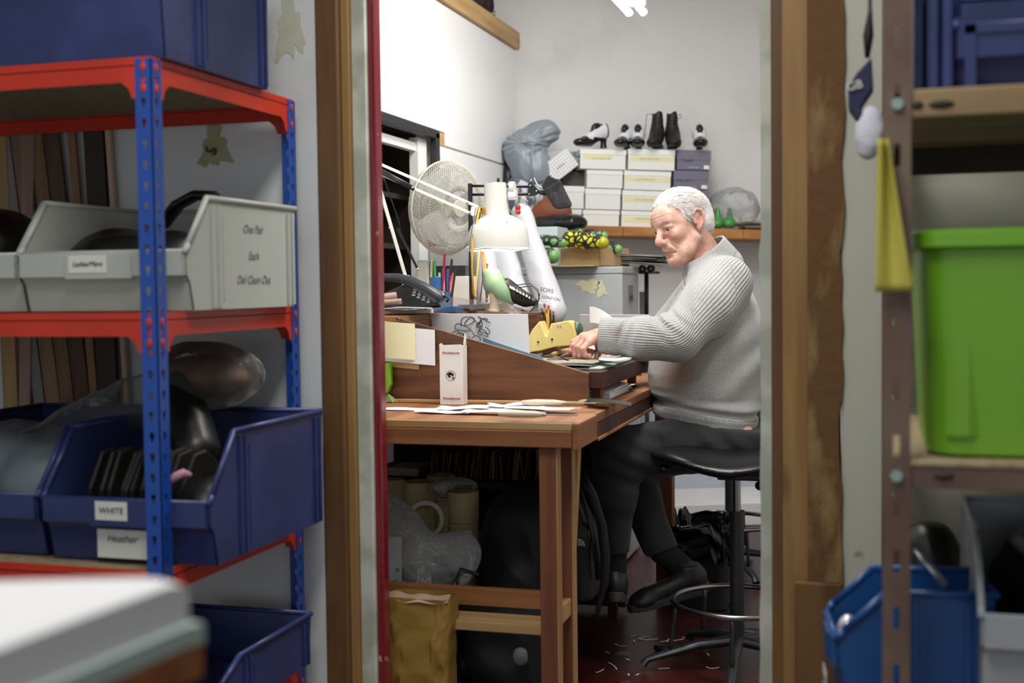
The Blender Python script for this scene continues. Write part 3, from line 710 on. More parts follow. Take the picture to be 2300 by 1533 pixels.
one('black_shoe_heap', lump((gx+.16, 2.2, ZL+.16), (.125, .13, .15), 55, amp=.14, s=16, flat=ZL+.008, res=.008), m_leather, 'heap of black shoe leather in the grey bin at bottom right', 'leather', smooth=True)
one('black_shoe_heap', lump(at(2095, 1300, Y=2.40), (.06, .06, .09), 57, amp=.2, s=24, res=.006), m_leather, 'black shiny shoe parts between the blue and grey bins, bottom right', 'leather', smooth=True)
g = G().tube([at(2055, 1235, Y=2.02), at(2085, 1270, Y=2.02), at(2120, 1315, Y=2.02)], [.003, .006, .008], 8, flat=2)
one('metal_shoe_horn', g, mat('polished_steel', hx('#c9ccd2'), .25, .9), 'thin polished metal strip leaning over the bright blue bin', 'shoe horn', smooth=True)
m_bw = wood('orange_bench_pine', hx('#a06c3f'), hx('#82502b'), 'x', knots=2.2, scale=12)
m_bwy = wood('orange_bench_pine_y', hx('#9c673f'), hx('#7e4e2c'), 'y', knots=2, scale=12)
m_bwz = wood('red_brown_leg_pine', hx('#8f5635'), hx('#704127'), 'z', knots=3, scale=12)
m_edge = wood('pale_plywood_edge', hx('#c29a68'), hx('#a97f4e'), 'z', scale=10)
m_edgex = wood('pale_batten', hx('#c7a475'), hx('#a98250'), 'x', scale=12)
m_ven = wood('dark_brown_veneer', hx('#74492a'), hx('#532f1a'), 'x', rough=.45, scale=24, coat=.15)
m_maroon = mat('maroon_stained_board', hx('#4d2620'), .5, var=hx('#3a1b18'), vscale=8, bump=.15)
m_paper = mat('white_paper', hx('#ecedf2'), .8, bump=.05, bscale=20)
m_cream = mat('cream_paper', hx('#e8e1b8'), .8, bump=.05, bscale=20)
m_kraft = mat('brown_card', hx('#b39468'), .8, bump=.05)
m_wplastic = mat('white_enamel', hx('#eeeeea'), .3, coat=.3)
BX = at(1295, 950, Z=.82).x            # right edge of the benches
BZ = .82
Y0 = at(1295, 950, Z=.82).y            # near edge
YS = at(1338, 925, X=BX).y             # where the near table meets the long bench
XW0 = XL+.03
# near table: planked top with pale edging, apron, legs, lower shelf
lz = lambda px, py, Y: at(px, py, Y=Y)
zb = at(1280, 967, Y=Y0).z; zc = at(1280, 1006, Y=Y0).z
top = G().box((XW0, Y0+.012, BZ-.022), (BX, YS-.002, BZ)); 
edge = G().box((XW0, Y0, zb), (BX-.012, Y0+.012, BZ-.001))
apron = G().box((XW0, Y0-.004, zc), (BX-.012, Y0+.018, zb-.0015))
aprs = G().box((BX-.011, Y0-.002, zc-.004), (BX+.004, YS-.002, BZ-.001))
lx1 = at(1250, 1200, Y=Y0+.02).x; lw = lx1-at(1212, 1200, Y=Y0+.02).x
def leg(y, x1=lx1, w=lw, ztop=zc, z0=0): return G().box((x1-w, y, z0), (x1, y+w*.8, ztop))
parts = [('tabletop', top, m_bwy, {'bev': .002}), ('edge_strip', edge, m_edgex, {'bev': .001}), ('apron', apron, m_bw, {'bev': .002}), ('apron', aprs, m_bwy, {'bev': .002})]
ly2 = Y0+.02+.155
zr = at(1230, 1385, Y=Y0+.03).z
for y, x1 in ((Y0+.02, lx1), (ly2, lx1), (Y0+.02, XL+.12), (ly2, XL+.12)):
    g = leg(y, x1); e = G().box((x1+.0002, y-.001, 0), (x1+.004, y+lw*.8+.001, zc))
    parts.append(('leg', g, m_bwz, {'bev': .002}, [('leg_edge', e, m_edge, {})]))
parts.append(('leg', G().bar(at(1296, 1004, Y=ly2+.05), Vector((at(1266, 1533, Y=ly2+.05).x, ly2+.05, 0)), .016, .035, (0, 1, 0)), m_edge, {'bev': .002}))
parts.append(('side_rail', G().box((lx1-lw*.7, Y0+.02+lw*.8, zr-.03), (lx1-.003, ly2, zr+.012)), m_edge, {'bev': .001}))
zsh = at(1100, 1392, Y=Y0+.05).z
parts.append(('lower_shelf', G().box((XL+.1, Y0+.03, zsh-.024), (lx1-lw-.001, Y0+.12, zsh)), m_edgex, {'bev': .002}))
parts.append(('lower_shelf', G().box((XL+.1, Y0+.16, zsh+.004), (lx1-lw-.001, Y0+.185, zsh+.05)), m_bw, {'bev': .002}))
thing('side_table', 'small orange pine table with slatted legs at the near end of the bench', 'table', parts)
# long bench
YE = 4.55
top = G().box((XW0, YS, BZ-.024), (BX, YE, BZ))
sidez = at(1345, 985, X=BX).z
fr = G().box((BX-.02, YS, sidez), (BX-.001, YE, BZ-.025))
tr = G()
dr = []
for i, (y0, y1) in enumerate(((YS+.01, YS+.14), (YS+.15, YS+.62), (YS+.64, YE-.05))):
    dr.append(('drawer_front', G().box((BX, y0, sidez+.006), (BX+.006, y1, BZ-.07)), m_bwy, {'bev': .002}))
parts = [('benchtop', top, m_bwy, {'bev': .002}), ('rail', fr, m_maroon, {'bev': .002})]+dr
for y in (YE-.12,):
    for x in (BX-.08, XW0+.03): parts.append(('leg', G().box((x, y, 0), (x+.06, y+.06, sidez)), m_bwz, {'bev': .003}))
parts.append(('leg', G().box((XW0+.03, YS+.3, 0), (XW0+.09, YS+.36, sidez)), m_bwz, {'bev': .003}))
thing('workbench', 'long wooden workbench running back along the left wall, drawers on its edge', 'workbench', parts)
# writing-slope box
YBd = at(1322, 910, Z=BZ).y
bxr = at(1322, 870, Y=YBd).x; bxl = at(889, 800, Y=YBd).x
ztl = at(889, 712, Y=YBd).z; ztr = at(1322, 838, Y=YBd).z
nb = G().prism([(XW0+.01, BZ), (bxr, BZ), (bxr, ztr), (bxl, ztl), (XW0+.01, ztl)], lambda a, b, t: (a, t, b), YBd, YBd+.014); nb.f = [f[::-1] for f in nb.f]
YFar = 4.42
fz = .09
fb = G().prism([(XW0+.01, BZ), (bxr-.06, BZ), (bxr-.06, ztr+.0), (bxl, ztl+.02), (XW0+.01, ztl+.02)], lambda a, b, t: (a, t, b), YFar, YFar+.014); fb.f = [f[::-1] for f in fb.f]
shelf = G().box((XW0+.01, YBd+.015, ztl-.014), (bxl-.002, YFar-.001, ztl+.002))
back = G().box((bxl-.012, YBd+.015, BZ), (bxl-.002, YFar-.001, ztl-.015))
bead = G().box((XW0, YBd-.013, BZ+.0005), (bxr-.01, YBd-.001, BZ+.011))
front_edge = G().box((XW0+.01, YBd-.001, ztl-.013), (bxl, YBd+.0135, ztl+.003))
thing('desk_box', 'dark brown veneered desk box with a sloping side on the bench', 'desk box', [('side_board', nb, m_ven, {'bev': .001}), ('side_board', fb, m_ven, {'bev': .001}),
      ('top_shelf', shelf, m_bwy, {}), ('back_board', back, m_ven, {}), ('bead', bead, m_edgex, {'bev': .003}), ('edge_strip', front_edge, m_bw, {'bev': .002})])
# raised maroon work board with supports
mr = at(1354, 850, Y=YBd+.03).x; mz1 = at(1354, 834, Y=YBd+.03).z; mz0 = at(1354, 873, Y=YBd+.03).z
my1 = at(1455, 812, X=mr).y
my0 = YBd+.03
g = G().box((bxl+.02, my0, mz0), (mr, my1, mz1))
sup = [('support', G().box((mr-.05, y, BZ+.0005), (mr-.025, y+.03, mz0-.0005)), m_bwz, {'bev': .002}) for y in (my0+.09, my1-.10)]
sup += [('support', G().box((bxl+.05, y, BZ+.0005), (bxl+.08, y+.03, mz0-.0005)), m_bwz, {'bev': .002}) for y in (my0+.09, my1-.10)]
thing('work_board', 'thick maroon work board raised on blocks over the bench', 'board', [('board', g, m_maroon, {'bev': .003})]+sup)
# items under the board
g = G()
rs = random.Random(4)
for i in range(5): g.obox((mr-.14+rs.uniform(-.01, .01), my0+.28+rs.uniform(-.03, .03), BZ+.004+i*.006), (.26, .30, .0012), rot(rs.uniform(-1, 1), rs.uniform(-1.5, 1.5), rs.uniform(-6, 6)))
g.box((mr-.2, my0+.15, BZ+.001), (mr-.012, my0+.42, BZ+.026))
one('paper_pile', g, m_paper, 'pile of white papers tucked in the gap under the maroon board', 'paper', bev=.0006)
# layers on the board: mats
m_mat1 = mat('pale_green_card', hx('#9fb0a2'), .6); m_mat2 = mat('grey_card', hx('#b9bdbb'), .45); m_lea = mat('speckled_grey_leather', hx('#a89d8a'), .8, var=hx('#7b7264'), vscale=60, bump=.3, bscale=80)
mx0, mx1 = at(1180, 800, Z=mz1).x, mr-.012
one('card_sheet', G().obox(((mx0+mx1)/2, (my0+my1)/2-.01, mz1+.004), (mx1-mx0, (my1-my0)*.86, .006)), m_mat1, 'pale green cutting card directly on the maroon board', 'card', bev=.002)
def curled(x0, x1, y0, y1, z, th, c):
    def fn(u, v): return (x0+(x1-x0)*u, y0+(y1-y0)*v, z+c*max(0, 1-v/.12)**2+.002*math.sin(u*9+v*4))
    return G().sheet(fn, 16, 16, th)
one('card_sheet', curled(mx0+.01, mx1-.035, my0+.03, my1-.08, mz1+.0115, .003, .004), m_mat2, 'shiny grey sheet with a curled near edge, under the leather', 'card', smooth='auto')
one('leather_piece', curled(mx0+.02, mx1-.03, my0+.07, my1-.12, mz1+.018, .003, .0), m_lea, 'speckled brown-grey leather piece the man is working on', 'leather', smooth='auto')
wz = mz1+.0185
# ---- items on the near table: papers and tools
def paper(px, py, w, h, rz, label, m=None, z=None, curl=0, cat='paper', name='paper_sheet', Z=BZ, group=None, th=.0006):
    c = at(px, py, Z=Z); R = rot(0, 0, rz); rs = random.Random(int(px*7+py)); a = rs.uniform(0, 6)
    n = 12
    def fn(u, v):
        x = (u-.5)*w; y = (v-.5)*h; x *= 1-.12*math.sin(v*9+a)**2; y *= 1-.1*math.sin(u*8+a)**2
        p = R @ Vector((x, y, 0)); return (c.x+p.x, c.y+p.y, Z+.0012+(z or 0)+curl*abs(math.sin(u*4+a))*abs(math.sin(v*3+a)))
    return one(name, G().sheet(fn, n, n, th), m or m_paper, label, cat, group, smooth=True)
k = 0
for (px, py, w, h, rz, lab, c) in ((925, 920, .20, .07, 4, 'white paper pattern piece nearest the red door frame', .006), (1000, 928, .17, .06, -6, 'white paper pattern overlapping the one by the door frame', .004),
        (1060, 922, .19, .08, 8, 'white paper pattern in front of the small upright box', .008), (1120, 931, .20, .06, -3, 'white paper pattern at the middle of the table edge', .005),
        (1160, 920, .16, .07, 12, 'white paper pattern behind the others, right of the small box', .009), (1215, 927, .20, .07, -8, 'white paper pattern at the right end of the row', .004)):
    paper(px, py, w, h, rz, lab, z=k*.0022, curl=c, group='paper patterns along the table edge'); k += 1
def tool(px, py, L, ang, label, Z, m1, m2):
    c = at(px, py, Z=Z); R = rot(0, 0, ang)
    h = G().lathe([(.0, 0), (.006, .004), (.009, L*.2), (.0085, L*.45), (.005, L*.6), (0, L*.61)], (0, 0, 0), rot(0, 90, 0), 14, 1, 1).xf(R, (c.x, c.y, Z+.010))
    b = G().bar((L*.55, 0, 0), (L, 0, 0), .012, .0025).xf(R, (c.x, c.y, Z+.010))
    return thing('bone_folder', label, 'tool', [('handle', h, m1, {'smooth': True}), ('blade', b, m2, {'bev': .001})])
m_bone = mat('bare_pale_wood', hx('#d8cbb4'), .5, var=hx('#c2b294'), vscale=10); m_stl = mat('worn_steel', hx('#85807a'), .4, .7)
tool(1170, 912, .20, 2, 'pale wooden handled tool lying behind the papers, blade pointing right', BZ+.012, m_bone, m_stl)
tool(1118, 938, .20, 1, 'pale wooden handled tool at the very edge of the table', BZ+.008, m_bone, m_stl)
tool(1240, 905, .19, -12, 'long dark bladed tool with pale handle beside the end of the desk box', BZ+.002, m_bone, m_black)
g = G().bar(at(1310, 903, Z=BZ+.004), at(1395, 908, Z=BZ+.004), .02, .006); 
one('wooden_ruler', g, m_edgex, 'short wooden rule overhanging the bench beside the desk box', 'ruler', bev=.001)
g = G()
g.sheet(lambda u, v: tuple(at(1318+u*100, 893+12*u+v*8, Z=BZ+.018-.004*u)+Vector((0, 0, .002*math.sin(3*u)))), 10, 3, .002)
one('knife_blade', g, m_black, 'black curved cutting blades above the wooden rule', 'knife', smooth='auto')
# small upright box with red script and a globe mark
bc = at(1017, 903, Y=YBd-.035); bw_ = .062*.0+(at(1043, 880, Y=YBd-.05).x-at(989, 880, Y=YBd-.05).x)
bh_ = at(1015, 776, Y=YBd-.05).z-(BZ+.001)
sx0 = at(988, 880, Y=YBd-.055).x; sx1 = at(1040, 880, Y=YBd-.055).x; sy0, sy1 = YBd-.055, YBd-.015
m_redink = mat('red_ink', hx('#a8202b'), .6); m_card = mat('white_card', hx('#e8e6df'), .6, bump=.05)
g = G().box((sx0, sy0, BZ+.001), (sx1, sy1, BZ+bh_))
fl = G().prism([(0, 0), (.02, 0), (.022, .03), (.012, .036), (.0, .01)], lambda a, b, t: (sx1-.001+t, sy0+.012+a, BZ+bh_+b-.002), 0, .0015).join(
     G().prism([(0, 0), ((sx1-sx0), 0), ((sx1-sx0)-.004, .006), (.012, .004), (.006, .010), (.0, .006)], lambda a, b, t: (sx0+a, sy0+t, BZ+bh_+b-.001), 0, .001))
cx = (sx0+sx1)/2-.001
t1 = text('Mondialpunte', .0098, (cx, sy0-.0006, BZ+bh_*.885), (1, 0, 0), (0, 0, 1), .45, sx=.95); t2 = text('Mondialpunte', .0098, (cx, sy0-.0006, BZ+bh_*.115), (1, 0, 0), (0, 0, 1), .45, sx=.95)
gl = G(); gc = Vector((cx, sy0-.0006, BZ+bh_*.5)); 
def ring(c, r, t, ax, ay, n=32):
    g = G(); vs = []; 
    for i in range(n):
        a = 2*math.pi*i/n
        for rr in (r, r-t): vs.append(c+Vector(ax)*rr*math.cos(a)+Vector(ay)*rr*math.sin(a))
    return g.add(vs, [(2*i, (2*i+2) % (2*n), (2*i+3) % (2*n), 2*i+1) for i in range(n)])
gl.join(ring(gc, .0145, .0012, (1, 0, 0), (0, 0, 1)))
def land(dx, dz, s, seed):
    rs = random.Random(seed); pts = []
    for i in range(14):
        a = 2*math.pi*i/14; r = s*(.7+.5*rs.random()); pts.append((gc.x+dx+r*math.cos(a), gc.z+dz+r*math.sin(a)))
    return G().prism(pts, lambda a, b, t: (a, t, b), sy0-.0009, sy0-.0003)
for d in ((-.006, .003, .0055, 1), (-.001, .006, .005, 2), (.005, .003, .0045, 3), (-.003, -.003, .0035, 4), (.007, -.007, .003, 5)): gl.join(land(*d))
thing('card_box', 'small white upright box with red script and a globe mark against the brown board', 'box', [('carton', g, m_card, {'bev': .0012}), ('flap', fl, m_card, {}), ('red_lettering', t1, m_redink, {}), ('red_lettering', t2, m_redink, {}), ('globe_mark', gl, m_ink, {})])
# cream roll pad and papers pinned to the board
yb = YBd-.003
def pin(px0, py0, px1, py1, Y, bulge, m, name, label, cat='paper', tilt=0):
    a = at(px0, py0, Y=Y); b = at(px1, py1, Y=Y)
    def fn(u, v):
        x = a.x+(b.x-a.x)*u; z = a.z+(b.z-a.z)*v + tilt*(u-.5); return (x, Y-.001-bulge*math.sin(math.pi*u)**.8, z)
    return one(name, G().sheet(fn, 14, 8, .0012), m, label, cat, smooth='auto')
pin(840, 742, 942, 825, yb, .002, m_kraft, 'paper_sheet', 'brown paper corner showing under the white sheet on the board', tilt=-.012)
pin(850, 735, 978, 815, yb-.004, .003, m_paper, 'paper_sheet', 'white sheet pinned on the brown board behind the cream paper', tilt=-.014)
pin(836, 722, 933, 803, yb-.010, .022, m_cream, 'paper_sheet', 'cream paper curling out from the board beside the red door frame', tilt=-.012)
c = at(893, 718, Y=YBd-.004)
one('screw_eye', G().tube([(c.x+.006*math.cos(t), YBd-.004, c.z+.006*math.sin(t)) for t in np.linspace(0, 6.28, 14)[:-1]], .0012, 6, closed=True), m_stl, 'small wire eye screwed to the top of the brown board', 'screw eye', smooth=True)
m_limeb = mat('lime_plastic_brush', hx('#7ab82c'), .35)
a = at(868, 815, Y=YBd-.02)
g = G().prism([(-.03, .0), (.016, 0), (.017, -.06), (.006, -.085), (-.03, -.09)], lambda u, v, t: (a.x+u, t, a.z+v), YBd-.034, YBd-.012)
br = G(); rs = random.Random(8)
for i in range(60):
    s = Vector((a.x-.02+rs.random()*.025, YBd-.02+rs.uniform(-.008, .008), a.z-.088)); e = s+Vector((rs.uniform(-.01, .03), rs.uniform(-.01, .005), -.055+rs.random()*.012)); e.z = max(e.z, BZ+.003)
    br.tube([s, (s+e)/2+Vector((rs.uniform(0, .006), 0, 0)), e], .0006, 4)
thing('hand_brush', 'lime green hand brush hanging beside the red door frame', 'brush', [('brush_head', g, m_limeb, {'bev': .004}), ('bristles', br, mat('pale_green_bristle', hx('#a8c77c'), .6), {'stuff': True})])
# big envelope with calligraphic scrawl
eY = 3.62
ea, eb = at(938, 703, Y=eY), at(1187, 789, Y=eY)
zl_ = lambda x: ztl+(ztr-ztl)*(x-bxl)/(bxr-bxl)
g = G().sheet(lambda u, v: (ea.x+(eb.x-ea.x)*u, eY+.02*v-.004*math.sin(3*u), ea.z+(at(938, 800, Y=eY).z-ea.z)*v-.004*u), 12, 6, .0015)
env = G()
def stroke(pts, w=.0011):
    ps = [at(938+x, 703+y, Y=eY-.0035) for x, y in pts]; out = []
    for i in range(len(ps)-1):
        p0, p1, p2, p3 = ps[max(i-1, 0)], ps[i], ps[i+1], ps[min(i+2, len(ps)-1)]
        for k in range(5):
            t = k/5; out.append(.5*((2*p1)+(p2-p0)*t+(2*p0-5*p1+4*p2-p3)*t*t+(3*p1-p0-3*p2+p3)*t**3))
    out.append(ps[-1]); env.tube(out, w, 5)
for s in ([(98, 30), (100, 12), (120, 8), (128, 16), (112, 28), (106, 22), (120, 10), (135, 22), (142, 30), (130, 30)], [(135, 8), (150, 14), (164, 22)], [(132, 26), (148, 12), (158, 14)], [(137, 6), (146, 26), (140, 34), (134, 26), (142, 20)],
          [(128, 50), (118, 36), (100, 26), (88, 24), (84, 34), (95, 38), (118, 40)], [(138, 38), (146, 48), (136, 46), (140, 36), (152, 40), (158, 52), (148, 50)], [(152, 30), (162, 40), (158, 46), (146, 42)],
          [(76, 44), (90, 40), (96, 52), (82, 54), (94, 44), (110, 56), (118, 52)], [(100, 44), (112, 60), (104, 62)], [(120, 58), (132, 50), (142, 60), (128, 66), (118, 72)]): stroke(s)
stroke([(8, 22), (11, 20), (9, 25)], .0008); stroke([(14, 22), (17, 21), (15, 26)], .0008)
thing('envelope', 'large white envelope with black brush lettering standing inside the desk box', 'envelope', [('paper_body', g, m_paper, {'smooth': 'auto'}), ('brush_lettering', env, m_ink, {'smooth': True})])
fa = at(1090, 763, Y=eY-.04)
g = G().sheet(lambda u, v: tuple(at(1085+135*u, 756+ (46 if u > .0 else 0)*u**.9+v*30, Y=eY-.06+.02*v)), 12, 4, .001)
one('folder', g, mat('pale_blue_card', hx('#7fa9c6'), .6), 'pale blue folder edge showing above the sloping board', 'folder', smooth='auto')
g = G().sheet(lambda u, v: tuple(at(1218+60*u, 789+18*u+10*v*(1-u), Z=wz+.006-.004*v)), 8, 3, .001)
one('steel_scraper', g, mat('reflective_metal', hx('#b7b2ae'), .2, .9), 'shiny curved metal scraper lying at the end of the blue folder', 'scraper', smooth='auto')
# clear film above envelope
g = G().sheet(lambda u, v: tuple(at(925+245*u, 690-22*math.sin(u*3.1)+22*v+4*math.sin(u*14), Y=3.74+.02*v)), 24, 6)
one('film_sheet', g, clear('clear_film', (.9, .9, .92), .22, .15, .12, 9), 'clear plastic film sticking up behind the white envelope', 'film', smooth=True)
# yellow shoe last with pencils
m_last = mat('yellow_last_plastic', hx('#e0cf8c'), .35, var=hx('#d6bf72'), vscale=6)
ly = 3.72
a0 = at(1190, 785, Y=ly); a1 = at(1305, 775, Y=ly)
Pp = lambda x, y, dy=0: at(x, y, Y=ly+dy)
outl = [(1187, 788), (1189, 758), (1200, 738), (1216, 720), (1228, 752), (1232, 754), (1241, 726), (1280, 719), (1290, 728), (1297, 748), (1298, 768), (1288, 775), (1250, 778), (1215, 787), (1195, 790)]
pts = [(Pp(*p).x, Pp(*p).z) for p in outl]
g = G().prism(pts, lambda a, b, t: (a, t, b), ly-.02, ly+.045); g.f = [f[::-1] for f in g.f]
hol = G()
for p in ((1213, 767), (1244, 761)): c = Pp(*p); hol.cyl((c.x, ly-.024, c.z), (c.x, ly-.014, c.z), .003, .003, 12)
thing('shoe_last', 'yellow shoe last lying sideways with a V notch, pencils behind it', 'shoe last', [('last_body', g, m_last, {'bev': .009, 'smooth': 'auto', 'segs': 4}), ('pin_hole', hol, m_ink, {}), ('size_mark', text('4.5', .012, (Pp(1260, 733).x, ly-.0204, Pp(1260, 733).z), (1, 0, 0), (0, 0, 1)), m_inkb, {})])
# pencil pot and pencils
pc = Pp(1238, 745, .10)
one('pencil_pot', G().lathe([(0, 0), (.028, 0), (.03, .07), (.027, .07), (.025, .004), (0, .004)], (pc.x, ly+.10, wz+.001), None, 20), m_ven, 'dark pot of pencils behind the yellow shoe last', 'pot', smooth='auto')
cols = [('#e2a33a', 1224, 690), ('#2b2320', 1219, 700), ('#e0b04a', 1232, 694), ('#5a3420', 1236, 703), ('#22201f', 1243, 707), ('#d8a048', 1228, 702)]
for i, (c, px, py) in enumerate(cols):
    top_ = at(px, py, Y=ly+.09); bot = Vector((pc.x+.012*math.sin(i*2), ly+.10+.012*math.cos(i*2), wz+.012)); d = (top_-bot).normalized()
    b = G().cyl(bot, top_, .0036, None, 6); f = G().cyl(top_, top_+d*.008, .0038, None, 10); e = G().cyl(top_+d*.008, top_+d*.014, .0035, .003, 10)
    lab = ['yellow pencil, tallest but one, in the dark pot', 'black pencil on the left in the dark pot', 'yellow pencil in the middle of the dark pot', 'brown pencil in the dark pot', 'black pencil leaning right in the dark pot', 'short yellow pencil half hidden in the dark pot'][i]
    thing('pencil', lab, 'pencil', [('shaft', b, mat('pencil_%d' % i, hx(c), .35), {}), ('ferrule', f, m_stl, {}), ('eraser', e, mat('eraser_pink', hx('#c46a5a'), .7), {'smooth': True})], 'pencils in the dark pot')
# hammer-like tools with wooden handles by the last
for a, b, r, lab in (((1240, 795), (1290, 783), .009, 'wooden handled awl lying below the yellow last'), ((1262, 800), (1305, 790), .008, 'darker wooden handled knife beside the awl')):
    p, q = at(*a, Z=wz+.01), at(*b, Z=wz+.012); d = (q-p)
    thing('awl', lab, 'awl', [('handle', G().tube([p, p+d*.3, p+d*.7, q], [r*.5, r, r*.9, r*.5], 12), m_kraft if r > .0085 else m_ven, {'smooth': True}), ('spike', G().cyl(p, p-d*.35, .002, .0008, 8), m_stl, {'smooth': True})])
g = G().bar(at(1230, 806, Z=wz+.004), at(1310, 803, Z=wz+.004), .012, .004)
one('steel_file', g, m_stl, 'dark steel file on the leather by the fingers of the man', 'file', bev=.001)
gl_ = lump(at(1290, 742, Y=ly+.02)+Vector((.01, 0, 0)), (.016, .03, .026), 71, amp=.1, s=30, res=.004)
one('tape_dispenser', gl_, mat('dark_green_plastic', hx('#3c5a44'), .4), 'dark green dispenser behind the right end of the yellow last', 'dispenser', smooth=True)
# white papers standing behind the hand
pY = 4.05
g = G().sheet(lambda u, v: tuple(at(1303+155*u, 706+50*v, Y=pY+.05*v)), 10, 6, .001)
one('paper_sheet', g, m_paper, 'wide white sheet standing behind the hand of the man', 'paper', smooth='auto')
g = G().sheet(lambda u, v: tuple(at(1325+60*u**1.1-8*(1-v)*u, 688+26*u**2+v*(36-10*u)+8*u*v, Y=pY-.06-.03*math.sin(u*2.5))), 12, 8, .0008)
one('receipt', g, m_paper, 'curled white receipt rising behind the hand of the man', 'receipt', smooth='auto')
g = G().sheet(lambda u, v: tuple(at(1300+50*u, 745+14*u+v*30, Y=pY-.15)), 6, 6, .0008)
one('paper_sheet', g, m_paper, 'creased white slip between the yellow last and the hand', 'paper', smooth='auto')
# dark inside items
ZT = ztl+.003       # top of desk box shelf
m_wmetal = mat('white_painted_metal', hx('#e9e7e1'), .35, coat=.2); m_blk = mat('black_plastic', hx('#1b1c1f'), .35); m_chrome = mat('chrome', hx('#c8c8c8'), .15, 1)
# --- desk fan
FY = 4.25
fc = at(1003, 467, Y=FY)
fr_ = .5*(at(1062, 470, Y=FY).x-at(925, 470, Y=FY).x)
fv = at(1000, 365, Y=FY).z-at(1000, 572, Y=FY).z
R_ = fv/2
FD = Vector((.88, -.46, -.08)).normalized()      # fan axis (towards the front grill)
m_cage = mat('cream_wire', hx('#c6c3b6'), .4)
fR = frame(FD)
cage = G(); 
def fpt(r, a, h): return fc + fR @ Vector((r*math.cos(a), r*math.sin(a), h))
def prof(s, side):    # s 0..1 from centre to rim
    r = R_*math.sin(s*math.pi/2)**.9; h = side*(.070*math.cos(s*math.pi/2)**.8); return r, h
N_ = 84
for side in (1, -1):
    for sg in (1, -1):
        for i in range(N_):
            a0 = 2*math.pi*i/N_; pts = []
            for k in range(9):
                s = .22+.78*k/8; r, h = prof(s, side); pts.append(fpt(r, a0+sg*1.1*s, h))
            cage.tube(pts, .0010, 3)
rim = G().tube([fpt(R_+.002, a, 0) for a in np.linspace(0, 2*math.pi, 65)[:-1]], .004, 8, closed=True)
mesh_r = G()
for side in (1, -1):
    for s in (.3, .55, .8): r, h = prof(s, side); mesh_r.tube([fpt(r, a, h) for a in np.linspace(0, 2*math.pi, 49)[:-1]], .001, 4, closed=True)
cap = G().lathe([(0, .076), (.03, .073), (.032, .066), (0, .064)], fc, fR, 24)
bl = G()
for k in range(3):
    a0 = k*2*math.pi/3
    bl.sheet(lambda u, v: tuple(fpt(.03+(R_-.055)*u, a0+(v-.5)*(1.5-.3*u), .018*(v-.5))), 10, 10, .0015)
hub = G().lathe([(0, -.03), (.03, -.028), (.032, .025), (0, .03)], fc, fR, 20)
motor = G().lathe([(0, -.17), (.035, -.165), (.052, -.13), (.055, -.06), (.05, -.05), (0, -.05)], fc, fR, 24)
neck = at(955, 600, Y=FY+.02); mp = fc-FD*.11
post_ = G().prism([(-.045, 0), (.03, 0), (.026, .10), (.018, .18), (-.02, .18), (-.03, .10)], lambda a, b, t: (at(940, 600, Y=FY).x+a, FY+.06+t, ZT+b), -.02, .03)
post_.join(G().box((at(940, 600, Y=FY).x-.05, FY-.02, ZT+.001), (at(940, 600, Y=FY).x+.04, FY+.14, ZT+.02)))
thing('desk_fan', 'cream wire-caged desk fan behind the white lamp', 'fan', [('cage', cage, m_cage, {'smooth': True}), ('rim', rim, m_cage, {'smooth': True}), ('cage_ring', mesh_r, m_cage, {'smooth': True}), ('badge', cap, m_cage, {'smooth': 'auto'}),
      ('blades', bl, mat('translucent_grey_plastic', hx('#c9cbcc'), .3), {'smooth': 'auto'}, [('hub', hub, m_cage, {'smooth': 'auto'})]), ('motor_housing', motor, m_wmetal, {'smooth': 'auto'}), ('stand', post_, m_wmetal, {'bev': .008, 'smooth': 'auto'})])
# --- white dome lamp on a sprung arm
LY = 3.72
lc = at(1121, 560, Y=LY); rr = .5*(at(1187, 555, Y=LY).x-at(1056, 555, Y=LY).x)
zz = lambda y: at(1121, y, Y=LY).z-lc.z
pr = [(rr, 0), (rr*1.0, .004), (rr*.97, zz(520)), (rr*.86, zz(503)), (rr*.62, zz(490)), (rr*.42, zz(484)), (rr*.40, zz(480)), (rr*.37, zz(425)), (rr*.355, zz(411)), (.0, zz(408))]
shade = G().lathe(pr + [(0, zz(411)), (rr*.34, zz(414)), (rr*.38, zz(482)), (rr*.60, zz(493)), (rr*.83, zz(506)), (rr*.95, zz(522)), (rr-.002, 0)], lc, rot(0, -3, 0), 48)
lrim = G().tube([(lc.x+rr*math.cos(a), LY+rr*math.sin(a), lc.z+.003*math.sin(3*a)) for a in np.linspace(0, 2*math.pi, 49)[:-1]], .0025, 6, closed=True)
knob = G().cyl(lc+Vector((0, 0, zz(409))), lc+Vector((0, 0, zz(400))), .005, .004, 10)
sock = G().cyl(lc+Vector((rr*.36, 0, zz(440))), lc+Vector((rr*.62, 0, zz(440))), .014, .014, 14).cyl(lc+Vector((rr*.4, 0, zz(420))), lc+Vector((rr*.56, 0, zz(420))), .016, None, 14)
bulb = G().ball(lc+Vector((0, 0, zz(520))), .026).cyl(lc+Vector((0, 0, zz(515))), lc+Vector((0, 0, zz(470))), .013)
m_bulb = mat('lit_bulb', (1, .93, .8), .4, emit=((1, .86, .66), 12))
W_ = lambda px, py, Y=LY: at(px, py, Y=Y)
arms = []
for a, b in (((832, 359), (1068, 462)), ((832, 381), (1062, 481))):
    arms.append(('arm', G().bar(W_(*a, 3.62), W_(*b, 3.72), .009, .009), m_wmetal, {'bev': .001}))
arms.append(('arm', G().bar(W_(833, 352, 3.62), W_(914, 632, 3.68), .010, .010), m_wmetal, {'bev': .001}))
arms.append(('arm', G().bar(W_(893, 513, 3.66), W_(938, 604, 3.68), .008, .008), m_blk, {'bev': .001}))
spr = G()
